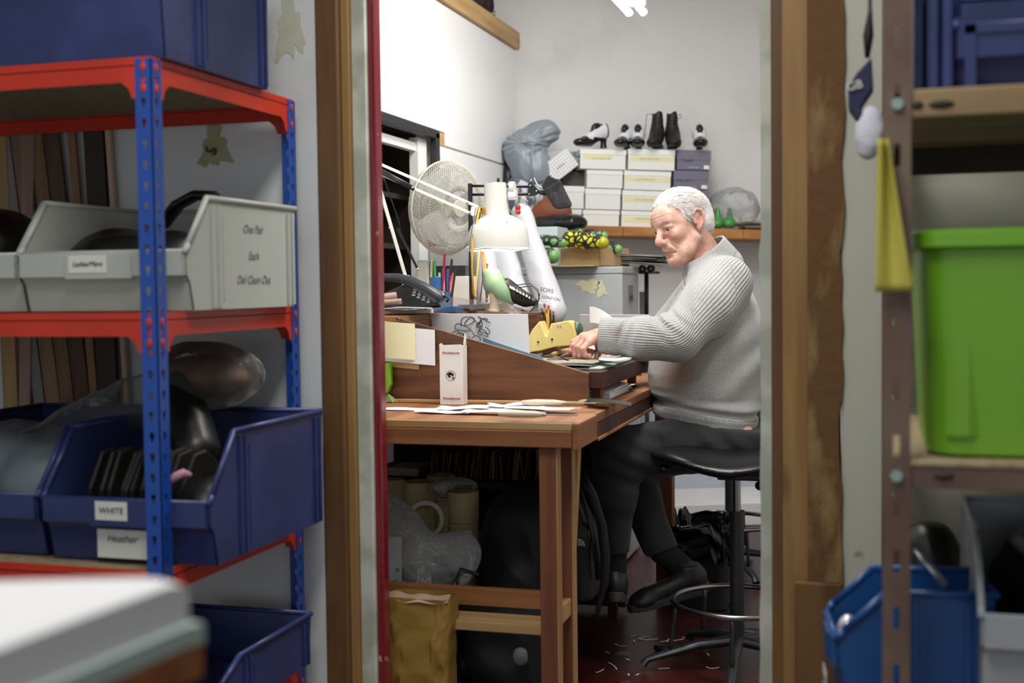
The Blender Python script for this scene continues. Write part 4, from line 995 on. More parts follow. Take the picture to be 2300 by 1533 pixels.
for a, b in (((835, 370), (927, 421)), ((842, 380), (930, 425))): spr.tube([W_(*a, 3.62), W_(*b, 3.63)], .006, 8)
spr.tube([W_(845, 360, 3.64), W_(866, 410, 3.65), W_(884, 462, 3.66), W_(897, 500, 3.665), W_(901, 530, 3.67)], .0022, 6)
brk = G().prism([(1060, 455), (1075, 462), (1078, 480), (1062, 486), (1056, 480)], lambda a, b, t: tuple(at(a, b, Y=3.715+t)), 0, .012)
jnt = G().bar(W_(1070, 470, 3.72), W_(1095, 474, LY), .012, .012)
g_b = G().lathe([(0, 0), (.085, 0), (.085, .012), (.03, .02), (.014, .03), (.012, at(912, 632, Y=3.68).z-ZT+.02), (0, at(912, 632, Y=3.68).z-ZT+.02)], (W_(912, 632, 3.68).x, 3.68, ZT), None, 24)
clip = G()
for a, b in (((862, 400), 3.62),):  clip.ball(W_(833, 362, 3.62), .012)
for p in ((927, 421, 3.625), (1050, 455, 3.71), (1055, 478, 3.71), (938, 604, 3.675), (876, 511, 3.655)): clip.ball(W_(*p), .005, seg=8)
thing('desk_lamp', 'white enamel dome lamp on a sprung arm, lit, above the desk', 'lamp', [('lamp_shade', shade, mat('worn_white_enamel', hx('#d3d2cb'), .35, coat=.2, spots=(hx('#8a7355'), 26, .70, .73)), {'smooth': 'auto'}, [('shade_rim', lrim, m_wplastic, {'smooth': True})]), ('switch_knob', knob, m_blk, {}),
      ('bulb_holder', sock, m_wplastic, {'smooth': 'auto'}), ('bulb', bulb, m_bulb, {'smooth': True})]+arms+[('spring', spr, m_blk, {'smooth': True}), ('bracket', brk, m_wmetal, {'bev': .001}), ('joint', jnt, m_wmetal, {}), ('lamp_base', g_b, m_wmetal, {'smooth': 'auto'}), ('pivot_screw', clip, m_chrome, {'smooth': True})])
l = bpy.data.lights.new('desk_lamp_bulb', 'POINT'); l.energy = 1.0; l.color = (1, .88, .72); l.shadow_soft_size = .03
o = bpy.data.objects.new('desk_lamp_bulb', l); o.location = lc+Vector((0, 0, .012)); C.objects.link(o)
# --- black magnifier lamp
MY = 4.02
arm = []
for a, b in (((1056, 417), (1190, 419)), ((1056, 437), (1190, 436))): arm.append(('arm', G().tube([W_(*a, MY), W_(*b, MY)], .0045, 8), m_blk, {'smooth': True}))
pl_ = G().prism([(1186, 412), (1192, 410), (1214, 430), (1205, 438), (1190, 441), (1186, 438)], lambda a, b, t: tuple(at(a, b, Y=MY-.006+t)), 0, .01)
piv = G()
for p in ((1191, 417), (1205, 429), (1189, 436)): piv.ball(W_(*p, MY-.008), .004, seg=10)
yoke = G().tube([W_(1192, 412, MY), W_(1193, 402, MY), W_(1200, 400, MY), W_(1208, 416, MY), W_(1222, 424, MY), W_(1236, 416, MY)], .0025, 8)
nck = G().tube([W_(1207, 430, MY), W_(1222, 434, MY), W_(1236, 430, MY)], [.006, .008, .008], 10)
m_smoke = clear('smoked_plastic', (.25, .26, .28), .10, .08, .0)
def quadbox(P, y0, y1): return G().prism(P, lambda a, b, t: tuple(at(a, b, Y=t)), y0, y1)
hd = quadbox([(1216, 415), (1227, 396), (1236, 393), (1258, 402), (1240, 424), (1222, 428)], MY-.05, MY+.05)
glass = quadbox([(1221, 426), (1258, 403), (1285, 458), (1283, 466), (1252, 470), (1244, 466)], MY-.055, MY+.055)
tub_ = G().tube([W_(1245, 432, MY-.02), W_(1252, 458, MY-.02)], .008, 10).tube([W_(1255, 430, MY+.01), W_(1262, 456, MY+.01)], .008, 10)
mp_ = W_(1056, 427, MY); pole = G().tube([W_(1056, 412, MY), (mp_.x, MY, ZT+.05), (mp_.x, MY, ZT)], .008, 10)
pole.join(G().cyl((mp_.x, MY, ZT), (mp_.x, MY, ZT+.02), .05, .045))
thing('magnifier_lamp', 'black articulated lamp with smoked rectangular head pointing at the man', 'lamp', arm+[('arm_plate', pl_, m_blk, {}), ('pivot', piv, m_chrome, {'smooth': True}), ('yoke', yoke, m_chrome, {'smooth': True}), ('joint', nck, m_blk, {'smooth': True}),
      ('lamp_head', hd, m_blk, {'bev': .006}), ('visor', glass, m_smoke, {'bev': .006}), ('fluorescent_tube', tub_, m_wplastic, {'smooth': 'auto'}), ('pole', pole, m_blk, {'smooth': 'auto'})])
# hanging trinket and wires on the lamp holder
tp = W_(1163, 470, LY)
g = G().ball(tp+Vector((0, 0, .006)), (.009, .008, .012)).ball(tp-Vector((0, 0, .008)), (.009, .008, .009))
wr = G().tube([W_(1152, 436), W_(1158, 450), tp+Vector((0, 0, .014))], .001, 6).tube([W_(1150, 436), W_(1176, 444), W_(1186, 452), W_(1182, 462), W_(1172, 455), W_(1176, 440)], .0015, 6)
thing('trinket', 'small red and green trinket hanging by wire from the white lamp', 'trinket', [('figure', g, mat('red_gloss', hx('#c02328'), .3, var=hx('#2a5a2a'), vscale=60, ramp=(.5, .55)), {'smooth': True}), ('wire', wr, mat('bare_copper_wire', hx('#c9b09a'), .4, .6), {'smooth': True})])
# ribbons / cords looped over the arm
cols = [('#17171a', 1078, 1058, .0012, 'black'), ('#17171a', 1083, 1062, .0012, 'black'), ('#e2b34a', 1086, 1062, .0045, 'yellow'), ('#d99a3e', 1090, 1092, .004, 'orange'), ('#17171a', 1088, 1090, .0015, 'black')]
lb = ['thin black cord, leftmost of those looped over the lamp arm', 'thin black cord, second from the left over the lamp arm', 'wide yellow ribbon looped over the lamp arm', 'orange ribbon falling behind the dome of the white lamp', 'black cord falling beside the orange ribbon']
for i, (c, x0, x1, r, nm) in enumerate(cols):
    yb2 = 640+10*i
    g = G().tube([W_(x0, 482, LY-.02), W_(x0-2, 466, LY-.025), W_(x0-9, 466, LY-.03), W_(x0-14, 490, LY-.05 if i < 3 else LY+.09), W_((x0+x1)/2-12, 540, LY-.08 if i < 3 else LY+.10), W_(x1-2, 600, LY-.08 if i < 3 else LY+.10), W_(x1+2, yb2, LY-.06 if i < 3 else LY+.10), W_(x1+6, 672, LY-.05)], r, 6, flat=.3)
    one('ribbon', g, mat('ribbon_%s_%d' % (nm, i), hx(c), .6), lb[i], 'ribbon', smooth=True)
# streamers under the lamp: lit yellow strip
g = G()
g.bar(W_(1076, 562, LY+.02), W_(1068, 660, LY+.02), .008, .002)
one('tape_measure', g, mat('yellow_tape', hx('#e9c64a'), .5), 'yellow tape measure dangling under the white lamp', 'tape measure')
for i, (a, b, c) in enumerate((((1056, 560), (1062, 620), (1056, 672)), ((1080, 562), (1085, 620), (1078, 678)))):
    g = G().tube([W_(*a, LY-.01), W_(*b, LY-.012), W_(*c, LY-.01)], .0018, 6)
    one('cord', g, mat('brown_cord_%d' % i, hx('#7a4a30'), .7), ['brown cord hanging left of the yellow tape measure', 'brown cord hanging right of the yellow tape measure'][i], 'cord', smooth=True)
# --- telephone
T = lambda px, py, Y: at(px, py, Y=Y)
ty = 3.52
body = G().prism([(850, 665), (925, 630), (985, 676), (992, 690), (850, 697)], lambda a, b, t: tuple(at(a, b, Y=ty+t)), -.02, .16)
hs = G().tube([T(850, 622, ty-.03), T(895, 624, ty-.03), T(925, 632, ty-.03), T(955, 648, ty-.03), T(985, 668, ty-.03), T(992, 676, ty-.03)], [.012, .014, .015, .017, .022, .018], 12)
gr = G()
keys = []
for i in range(4):
    for j in range(3):
        p = T(935+i*11+j*2, 662+i*5-j*6, ty+.0); gr.obox((p.x, ty-.022+.0, p.z), (.011, .004, .006), rot(0, 0, 0))
cordp = []
for i in range(90):
    t = i/89; p = T(958+20*t, 690+4*math.sin(t*3), ty-.05); cordp.append((p.x+.006*math.cos(i*.9), p.y+.006*math.sin(i*.9), ZT+.008+.004*math.sin(i*.9)))
hs2 = G().tube([T(988, 672, ty-.03), T(1000, 664, ty-.04), T(1008, 670, ty-.05), T(1003, 678, ty-.05)], .004, 8)
thing('telephone', 'dark grey desk telephone with its handset lying across it', 'telephone', [('phone_body', body, m_blk, {'bev': .006}), ('handset', hs, mat('dark_grey_plastic', hx('#2c3036'), .3), {'smooth': 'auto'}), ('keypad', gr, mat('key_grey', hx('#9ea1a3'), .5), {}), ('handset_cord', hs2, m_blk, {'smooth': True})])
# rolled leather and papers in front of phone
g = G().tube([T(862, 668, 3.42), T(890, 664, 3.44)], .012, 14).tube([T(850, 680, 3.40), T(902, 676, 3.42)], .008, 12)
one('leather_roll', g, mat('taupe_leather', hx('#a58b7b'), .6), 'small taupe leather rolls in front of the telephone', 'leather', smooth='auto')
g = G()
for i in range(4): g.obox(T(895+i*12, 692, 3.46)+Vector((0, 0, -.002+.0015*i)), (.10, .07, .0012), rot(0, 2, 12*i-10))
for v in range(len(g.v)): pass
one('paper_pile', g, m_paper, 'thin white papers and card strips in front of the telephone', 'paper')
# --- blue desk tidy with pens
m_dblue = mat('steel_blue_plastic', hx('#2c5f93'), .4)
dy = 3.80
x0, x1 = T(959, 640, dy).x, T(1020, 640, dy).x
ztall, zmid, zlow = T(970, 585, dy).z, T(980, 622, dy).z, T(1010, 655, dy).z
td = G()
def pot(cx, cy, r, z1): return G().lathe([(0, ZT+.001), (r, ZT+.001), (r, z1), (r-.003, z1), (r-.003, ZT+.006), (0, ZT+.006)], (cx, cy, 0), None, 20)
td.box((x0, dy+.02, ZT+.001), (x0+.014, dy+.05, ztall)).join(pot(x0+.028, dy+.01, .020, zmid)).join(pot(x0+.062, dy, .018, zlow)).join(pot(x0+.05, dy+.045, .022, zmid+.01)).box((x0, dy-.02, ZT+.001), (x1+.01, dy+.06, ZT+.018))
thing('desk_tidy', 'blue plastic desk tidy full of pens beside the telephone', 'desk tidy', [('pots', td, m_dblue, {'smooth': 'auto'})])
pens = [('#c8b95a', (965, 645), (970, 583), 'flat yellow-green'), ('#2f9d6a', (982, 640), (975, 586), 'green'), ('#a41f57', (992, 640), (999, 570), 'tall magenta'), ('#e48a63', (997, 650), (996, 602), 'salmon'), ('#26222a', (1004, 650), (1015, 582), 'black felt'),
        ('#d9489a', (1009, 625), (1012, 600), 'pink'), ('#2b2a2e', (1010, 648), (1024, 596), 'dark grey'), ('#e69448', (1006, 640), (1019, 612), 'orange'), ('#d8d39a', (986, 640), (987, 612), 'pale yellow'), ('#5b5aa8', (1006, 640), (1006, 604), 'violet')]
for c, a, b, nm in pens:
    p, q = T(*a, dy+.008), T(*b, dy+.012); p.z = ZT+.012; d = (q-p)
    thing('pen', '%s pen standing in the blue desk tidy' % nm, 'pen', [('barrel', G().cyl(p, p+d*.75, .0042), mat('pen_'+nm.replace(' ', '_'), hx(c), .35), {'smooth': 'auto'}), ('pen_cap', G().cyl(p+d*.75, q, .0047, .0038), mat('cap_'+nm.replace(' ', '_'), tuple(v*.8 for v in hx(c)), .35), {'smooth': 'auto'})], 'pens in the blue desk tidy')
# a dark box and white box behind pens
b0 = T(1032, 590, 4.35); b1 = T(1045, 618, 4.35)
one('black_box', G().box((T(975, 590, 4.3).x, 4.3, ZT+.12), (T(1045, 590, 4.3).x, 4.36, ZT+.158)), m_blk, 'flat black box on top of the white carton behind the pens', 'box', bev=.002)
one('white_carton', G().box((T(960, 590, 4.3).x, 4.28, ZT+.001), (T(1050, 590, 4.3).x, 4.40, ZT+.119)), m_card, 'plain white carton behind the pens and the fan', 'box', bev=.002)
# white plastic items in the left area
one('white_container', G().box((XL+.02, 4.62, BZ+.001), (XL+.22, 4.95, at(900, 555, Y=4.62).z)), mat('white_plastic', hx('#dedfdd'), .4), 'white plastic drawer unit behind the lamp stand', 'drawer unit', bev=.008)
q = T(872, 548, 4.62)
# --- green heeled shoe form with laces
m_green = mat('sage_green_plastic', hx('#86a88e'), .35, spots=(hx('#86a08c'), 8, .5, .8)); m_heel = mat('cream_heel', hx('#d9cfb8'), .45)
sy = 3.80
sh = [T(1103, 615, sy), T(1112, 640, sy), T(1130, 660, sy), T(1148, 676, sy)]
def lastf(P):
    d = s_cap(P, sh[0], sh[1], .030, .030); d = smin(d, s_cap(P, sh[1], sh[2], .030, .022), .03); d = smin(d, s_cap(P, sh[2], sh[3], .022, .013), .03)
    top = P[..., 2]-(sh[0].z+.016); return smax(d, top, .006)
lastg = blob(lastf, np.array(sh[3])-[.20, .1, .06], np.array(sh[0])+[.20, .1, .08], .003)
hl = G().lathe([(.024, .0), (.020, -.008), (.013, -.03), (.012, -.045), (.017, -.062), (.0175, -.066), (0, -.066)], T(1112, 652, sy-.01), rot(0, 4, 0), 20, 1.1, 1)
lac = G(); upper = blob(lambda P: smin(s_cap(P, T(1138, 640, sy+.01), T(1180, 672, sy+.01), .022, .022), s_cap(P, T(1160, 668, sy), T(1200, 678, sy), .018, .012), .02)+.002*nz(P, 60, 5), np.array(T(1150, 655, sy))-[.12, .08, .08], np.array(T(1150, 655, sy))+[.15, .1, .08], .004)
tong = G().sheet(lambda u, v: tuple(T(1145+45*u, 645+25*u-8*v, sy-.025+.03*v)), 8, 6, .002)
rs = random.Random(3)
for i in range(6):
    p = T(1150+i*7, 642+i*5, sy-.028); q = T(1158+i*7, 668+i*1, sy-.03); mid = (p+q)/2+Vector((.012, -.018, .012)); lac.tube([p, mid, q], .0016, 6)
lac.tube([T(1160, 640, sy-.03), T(1190, 636, sy-.04), T(1208, 650, sy-.05), T(1211, 672, sy-.06), T(1200, 690, sy-.06), T(1190, 700, sy-.07)], .0018, 6)
lac.tube([T(1165, 645, sy-.03), T(1195, 642, sy-.045), T(1212, 660, sy-.06), T(1206, 690, sy-.07)], .0018, 6)
thing('laced_shoe', 'sage green heeled shoe last wearing a black upper with loose laces', 'shoe', [('shoe_last', lastg, m_green, {'smooth': True}), ('heel', hl, m_heel, {'smooth': 'auto'}), ('upper', upper, m_leather, {'smooth': True}), ('tongue', tong, m_paper, {'smooth': 'auto'}), ('laces', lac, m_blk, {'smooth': True})])
for i, (a, b, c) in enumerate((((1085, 625), (1094, 592), '#a3683c'), ((1092, 632), (1102, 607), '#8a7440'), ((1098, 630), (1112, 612), '#c49a5e'))):
    one('brush', G().tube([T(*a, sy+.06), T(*b, sy+.06)], [.004, .005], 8), mat('brush_%d' % i, hx(c), .5), ['brown handle with blue tip behind the green shoe', 'olive handle behind the green shoe', 'pale wooden stub behind the green shoe'][i], 'brush', smooth='auto')
# wooden block the shoe stands on
a = T(1155, 684, 3.84)
one('wooden_block', G().box((T(1090, 690, 3.78).x, 3.76, ZT-.012), (T(1212, 690, 3.78).x, 3.92, ZT-.002)), m_ven, 'dark wooden shelf board under the green shoe', 'board', bev=.002)
# tall dark inner divider right of envelope
one('desk_divider', G().box((T(1188, 700, 4.1).x, 4.05, BZ+.10), (T(1215, 700, 4.1).x, 4.08, ZT-.013)), m_ven, 'dark wooden divider behind the pencils', 'divider', bev=.002)
# papers tucked behind: rolls wrapped in plastic
rp = [((1085, 570), (1105, 690), .055, 'left'), ((1130, 560), (1165, 690), .055, 'middle'), ((1172, 480), (1240, 700), .050, 'right')]
for i, (a, b, r, nm) in enumerate(rp):
    p, q = T(*a, 4.62+.05*i), T(*b, 4.50+.03*i); 
    if q.z < BZ: q.z = BZ+.02
    g = blob(lambda P: s_cap(P, p, q, r*.8, r)+.004*nz(P, 16, 70+i)-.004*crumple(P, 30, 80+i), np.minimum(p, q)-r-.02, np.maximum(p, q)+r+.02, .006)
    P_l = [('wrap', g, mat('white_polythene_%d' % i, hx('#cbccd1'), .3, bump=.5, bscale=14), {'smooth': True})]
    if i == 2:
        for tx, sz_, px, py in (('SORS', .022, 1228, 652), ('LONDON', .016, 1238, 670)): P_l.append(('printed_lettering', text(tx, sz_, T(px, py, 4.455), (1, 0, -.2), (.2, 0, 1)), m_ink, {}))
    thing('wrapped_roll', ['white plastic-wrapped roll directly behind the lit lamp', 'white plastic-wrapped roll behind the green shoe', 'longest white plastic-wrapped roll, printed with capital letters, beside the filing cabinet'][i], 'roll', P_l, 'plastic-wrapped rolls behind the desk')
# two papers stacked by shoe
g = G()
for i in range(3): g.obox(T(1215+i*6, 674+i*4, 3.98), (.07, .05, .0015), rot(0, 6*i-3, 10*i))
one('paper_pile', g, m_paper, 'small loose slips beside the black laces', 'paper')
# ---- shelf on the back wall (tilts a little down to the right)
SN = .34                                     # shelf depth; its front edge is at n=SN
def toU(p): q = Vector((p.x, p.y, 0))-B0; return q.dot(bw)
sa, sb_ = atB(1318, 506, SN), atB(1704, 516, SN)
slope = (sb_.z-sa.z)/(toU(sb_)-toU(sa)); zs = lambda u: sa.z+slope*(u-toU(sa))
u0s, u1s = .02, 2.6
um = toU(atB(1400, 510, SN)); um2 = toU(atB(1670, 510, SN))
def shelf_piece(a, b):
    vs = []
    for n in (0.001, SN):
        for u in (a, b):
            for dz in (-.045, 0): vs.append(BW(u, n, zs(u)+dz))
    return G().add(vs, [(0, 1, 3, 2), (4, 6, 7, 5), (0, 2, 6, 4), (1, 5, 7, 3), (0, 4, 5, 1), (2, 3, 7, 6)])
m_shx = wood('orange_pine_shelf_edge', hx('#b57c3f'), hx('#96612c'), 'x', knots=1.5, scale=10)
thing('wall_shelf', 'thick orange pine shelf on the back wall carrying the shoe boxes', 'shelf', [('shelf_board', shelf_piece(a, b), m_shx, {'bev': .002}) for a, b in ((u0s, um-.001), (um+.001, um2-.001), (um2+.001, u1s))])
# ---- shoe boxes
m_bxw = mat('white_shoe_box', hx('#e4e4e1'), .6, bump=.03); m_bxl = mat('white_shoe_box_lid', hx('#eaeae8'), .6)
m_bxp = mat('slate_purple_box', hx('#6d6b7c'), .6); m_tape = mat('pale_yellow_tape', hx('#e3ddaf'), .6)
tilt = math.atan(slope)
def shoe_box(w, h, d, mats=(m_bxw, m_bxl), lid=.028, tape=None, extra=None):
    """local: x along wall, front faces -y, z up, origin bottom front left"""
    P = [('carton', G().box((.002, .002, 0), (w-.002, d-.002, h-.004)), mats[0], {'bev': .001}),
         ('lid', G().box((0, 0, h-lid), (w, d, h)), mats[1], {'bev': .0015})]
    if tape: P.append(('tape', G().box((w*tape[0], -.0008+.002, h*tape[2]), (w*tape[1], .0022, h*tape[3])), m_tape, {}))
    return P+(extra or [])
def place_local(parts, name, label, cat, p, rz, tilty=0, group=None, rx=0):
    e = thing(name, label, cat, parts, group, base=(0, 0, 0)); e.location = p; e.rotation_euler = (rx, tilty, rz); return e
rows = [330, 379, 424, 469]
def box_px(x0, x1, yt, yb, n, tape, label, mats=None, extra=None, lidk=.27, d=.30):
    a, b = atB(x0, yb, n), atB(x1, yb, n); t = atB(x0, yt, n); w_ = (b-a).length; h_ = t.z-a.z-.0015
    ex = extra(w_, h_) if extra else None
    place_local(shoe_box(w_, h_, min(d, n-.01), mats or (m_bxw, m_bxl), h_*lidk, tape, ex), 'shoe_box', label, 'shoe box', a, BROT, -tilt, 'shoe boxes stacked on the shelf')
L_ = 'left stack of white shoe boxes'
scr = lambda w, h, s, y=.72: ('pen_marks', text(s, h*.16, (w*.45, .0006, h*y), (1, 0, 0), (0, 0, 1), .3), mat('yellow_pen', hx('#b9b38a'), .8) if 'yellow_pen' not in bpy.data.materials else bpy.data.materials['yellow_pen'], {})
cfg = [((1302, 1406), 333, 378, (.07, .7, .5, .72), 'top white shoe box of the left stack, under the single heeled shoe'),
       ((1317, 1399), 379, 421, None, 'second white box from the top in the left stack, unmarked'),
       ((1314, 1394), 422, 469, None, 'third white box from the top in the left stack'),
       ((1309, 1391), 470, 507, None, 'bottom white box of the left stack, resting on the pine shelf'),
       ((1410, 1516), 333, 380, (.05, .99, .42, .66), 'top white box of the middle stack, under two black and white shoes'),
       ((1401, 1507), 381, 425, (.02, .98, .42, .66), 'second white box from the top of the middle stack, yellow tape across it'),
       ((1397, 1504), 426, 471, (.05, .98, .42, .68), 'third white box from the top of the middle stack, yellow tape across it'),
       ((1395, 1502), 472, 509, (.04, .98, .3, .62), 'bottom white box of the middle stack beside the head of the man')]
for i, ((x0, x1), yt, yb, tp_, lab) in enumerate(cfg):
    box_px(x0, x1, yt, yb, .30 if i % 4 == 0 else .29, tp_, lab, extra=(lambda w, h: [scr(w, h, 'men oxford blk', .55)]) if tp_ else None)
def purp(s1, s2):
    def f(w, h):
        mp = bpy.data.materials.get('purple_marker') or mat('purple_marker', hx('#3a2c78'), .7)
        return [('marker_text', text(s1, h*.22, (w*.2, .0006, h*.74), (1, 0, 0), (0, 0, 1), .2), mp, {}), ('marker_text', text(s2, h*.26, (w*.3, .0006, h*.48), (1, 0, 0), (0, 0, 1), .2), mp, {}),
                ('size_label', G().box((w*.80, -.0005, h*.05), (w*.96, .0022, h*.24)), m_lab, {}), ('printed_line', text('LONDON DANCE', h*.07, (w*.5, .0006, h*.12), (1, 0, 0), (0, 0, 1)), m_lab, {})]
    return f
for i, (x0, x1, yt, yb, s1, s2, lab) in enumerate(((1520, 1596, 335, 380, 'Rosi', 'Violet', 'topmost slate purple shoe box, under the lone black and white shoe'), (1513, 1591, 381, 424, 'Roman', 'Roy 84 ?', 'slate purple shoe box under the topmost purple one'), (1513, 1591, 425, 467, '', '', 'slate purple shoe box half hidden behind the hair of the man'), (1513, 1591, 468, 511, '', '', 'lowest slate purple shoe box, behind the head of the man'))):
    box_px(x0, x1, yt, yb, .30, None, lab, (m_bxp, m_bxp), purp(s1, s2), .5, d=.29)
for x0, x1, yt, yb, lab in ((1255, 1312, 416, 467, 'white shoe box behind the black lamp head, upper of the two low ones'), (1250, 1306, 468, 508, 'white shoe box under another one behind the black lamp head')):
    box_px(x0, x1, yt, yb, .27, None, lab)
# patterned tilted box + dark boxes
m_pat = mat('pale_dotted_box', hx('#d3d3d6'), .5)
N, L = nt(m_pat); b_ = N['Principled BSDF']; tc = N.new('ShaderNodeTexCoord'); v = N.new('ShaderNodeTexVoronoi'); v.inputs['Scale'].default_value = 75; v.inputs['Randomness'].default_value = 0
L.new(tc.outputs['Object'], v.inputs[0]); r = N.new('ShaderNodeValToRGB'); r.color_ramp.elements[0].position = .3; r.color_ramp.elements[1].position = .36; r.color_ramp.elements[0].color = (*hx('#f1f1f2'), 1); r.color_ramp.elements[1].color = (*hx('#c3c3c8'), 1)
L.new(v.outputs['Distance'], r.inputs[0]); L.new(r.outputs[0], b_.inputs['Base Color'])
def tbox(cx, cy, n, w, h, d, ang, m, label, extra=None, name='shoe_box'):
    c = atB(cx, cy, n); P = [('carton', G().box((-w/2, 0, -h/2), (w/2, d, h/2)), m, {'bev': .001})]+(extra or [])
    return place_local(P, name, label, 'box', c, BROT, math.radians(ang))
tbox(1258, 372, .33, .15, .10, .25, -37, m_pat, 'pale dotted cardboard box tilted against the grey bag', [('printed_line', text('andiamo', .014, (0, -.0008, -.002), (1, 0, 0), (0, 0, 1), .2), m_bxp, {})])
tbox(1290, 402, .22, .12, .07, .2, 0, mat('dark_grey_box', hx('#4b4a49'), .6), 'dark grey flat box under the tilted dotted box')
tbox(1272, 352, .24, .18, .05, .2, 0, mat('light_grey_card', hx('#b8bbb9'), .6), 'light grey box behind the tilted dotted box')
one('teal_strap', G().tube([atB(1292, 340, .3), atB(1290, 348, .3), atB(1296, 352, .3), atB(1303, 350, .3)], .004, 8), mat('teal_ribbon', hx('#1d7a78'), .5), 'teal strap sticking out beside the top left shoe box', 'strap', smooth=True)
# ---- shoes on the boxes.  local: toe to -y, z up
m_pat_blk = mat('black_patent', hx('#141315'), .18); m_wht = mat('white_shoe_leather', hx('#dcdce2'), .4)
def heel_shoe_parts():
    res = .0035
    def full(P):
        y = P[..., 1]; x = P[..., 0]; z = P[..., 2]
        toe = s_ell(P, (0, -.085, .018), (.035, .055, .022)); arch = s_cap(P, (0, -.06, .024), (0, .05, .070), .024, .026)
        back = s_cap(P, (0, .055, .070), (0, .062, .105), .028, .022); d = smin(smin(toe, arch, .03), back, .03)
        side = s_cap(P, (0, -.02, .05), (0, .045, .085), .028, .03); d = smin(d, side, .02)
        open_ = s_ell(P, (0, .028, .125), (.018, .055, .045)); d = smax(d, -open_, .006)
        return np.maximum(d, -(z-.001))
    V, Fc = surf(full, (-.06, -.15, -.01), (.06, .11, .15), res)
    g = G().add_np(V, Fc)
    c = np.array([V[list(f)].mean(0) for f in Fc])
    white = ((c[:, 2] > .034+.012*np.abs(np.sin(c[:, 0]*70))) & (c[:, 1] > -.075) & (c[:, 1] < .055) & (np.abs(c[:, 0]) > .013)) | ((np.abs(c[:, 1]+.055) < .016) & (c[:, 2] > .034))
    heel = G().lathe([(.022, .07), (.016, .05), (.014, .02), (.017, .0), (0, 0)], (0, .062, 0), None, 16)
    inn = blob(lambda P: s_ell(P, (0, .020, .085), (.020, .042, .034)), (-.04, -.05, .03), (.04, .09, .14), .004)
    return g, white, heel, inn
g_, wh_, hl_, inn_ = heel_shoe_parts()
def mk_shoe(label, p, rz, grp, sc_=1):
    e = thing('heeled_shoe', label, 'shoe', [('shoe_upper', g_, [m_pat_blk, m_wht], {'smooth': True}), ('heel', hl_, m_pat_blk, {'smooth': 'auto'}), ('lining', inn_, m_leather, {'smooth': True})], grp, base=(0, 0, 0))
    u = [c for c in e.children if c.name.startswith('shoe_upper')][0]; me = u.data
    for pl_, w_ in zip(me.polygons, wh_): pl_.material_index = 1 if w_ else 0
    e.location = p; e.rotation_euler = (0, 0, rz); e.scale = (sc_,)*3; return e
GR = 'black and white shoes standing on the shoe boxes'
first_shoe = mk_shoe('black and white heeled shoe alone on the left stack, toe to the left', atB(1336, 331, .24), BROT-math.radians(52), GR)
for px, lab, rz in ((1403, 'left one of the touching pair of black and white shoes on the middle stack', -22), (1433, 'right one of the touching pair of black and white shoes, beside the boots', -14), (1572, 'black and white shoe standing alone on the purple boxes at the right', -12)):
    dup(first_shoe, atB(px, 333, .22), BROT+math.radians(rz), lab, GR)
def boot(label, px, rz, flip):
    def f(P):
        toe = s_ell(P, (0, -.07, .02), (.034, .06, .026)); ank = s_cap(P, (0, 0, .05), (0, .02, .09), .032, .030); sh = s_cap(P, (0, .02, .08), (0, .028, .175), .031, .027)
        d = smin(smin(toe, ank, .04), sh, .02); d = smin(d, s_cap(P, (0, -.05, .03), (0, .0, .06), .028, .03), .03)
        d = smax(d, -s_cap(P, (0, .028, .155), (0, .03, .25), .019, .022), .004); d = np.maximum(d, P[..., 2]-.178-.006*np.sin(P[..., 0]*120)); return np.maximum(d, -P[..., 2]+.001) + .0012*nz(P, 90, 2)
    g = blob(f, (-.06, -.15, -.01), (.06, .09, .21), .0035)
    lc_ = G()
    for i in range(9):
        z = .055+i*.013; y = -.034+.0028*i+.01*(z > .09); lc_.tube([(-.016, y+.008, z), (0, y-.001, z+.004), (.016, y+.008, z)], .0018, 5)
    lc_.tube([(flip*-.015, -.008, .165), (flip*-.045, -.014, .168), (flip*-.05, -.012, .14), (flip*-.055, -.01, .09)] if flip > 0 else [(.015, -.008, .15), (.04, -.014, .165), (.045, -.012, .15), (.02, -.01, .14)], .0017, 6)
    hl = G().box((-.026, -.0, 0), (.026, .05, .022))
    e = thing('ankle_boot', label, 'boot', [('boot_upper', g, mat('black_boot_leather', hx('#171617'), .55, bump=.2) if 'black_boot_leather' not in bpy.data.materials else bpy.data.materials['black_boot_leather'], {'smooth': True}), ('laces', lc_, m_blk, {'smooth': True}), ('heel', hl, m_blk, {'bev': .005})], 'black boots on the shoe boxes', base=(0, 0, 0))
    e.location = atB(px, 333, .24); e.rotation_euler = (0, 0, BROT+math.radians(rz)); e.scale = (.95, .95, .98)
boot('black laced ankle boot next to the pair of shoes, lace hanging out on the left', 1475, -24, 1)
boot('black laced ankle boot nearest the purple boxes, lace loop on the right', 1511, -8, -1)
# ---- things at right end of shelf
m_film2 = clear('crumpled_clear_plastic', (.86, .87, .88), .18, .1, 1, 18)
cc = atB(1650, 465, .20)
one('plastic_bag', blob(lambda P: s_ell(P, tuple(cc), (.115, .10, .095))+.012*nz(P, 26, 91)-.012*crumple(P, 40, 92), np.array(cc)-.17, np.array(cc)+.17, .005), m_film2, 'crumpled clear plastic heap on the shelf right of the head of the man', 'bag', smooth=True)
m_last2 = mat('green_last_plastic', hx('#4d8f46'), .35)
def last_back(px, lab, s=1):
    c = atB(px, 512, .27)
    f = lambda P: np.maximum(smin(s_ell(P, (0, 0, .02), (.032, .04, .026)), s_cap(P, (0, .01, .03), (0, .012, .09), .020, .010), .02), -P[..., 2])
    g = blob(f, (-.05, -.06, -.01), (.05, .06, .12), .004)
    g.xf(None, (c.x, c.y, c.z+.001)); one('shoe_last', g, m_last2, lab, 'shoe last', 'green lasts on the shelf', smooth=True)
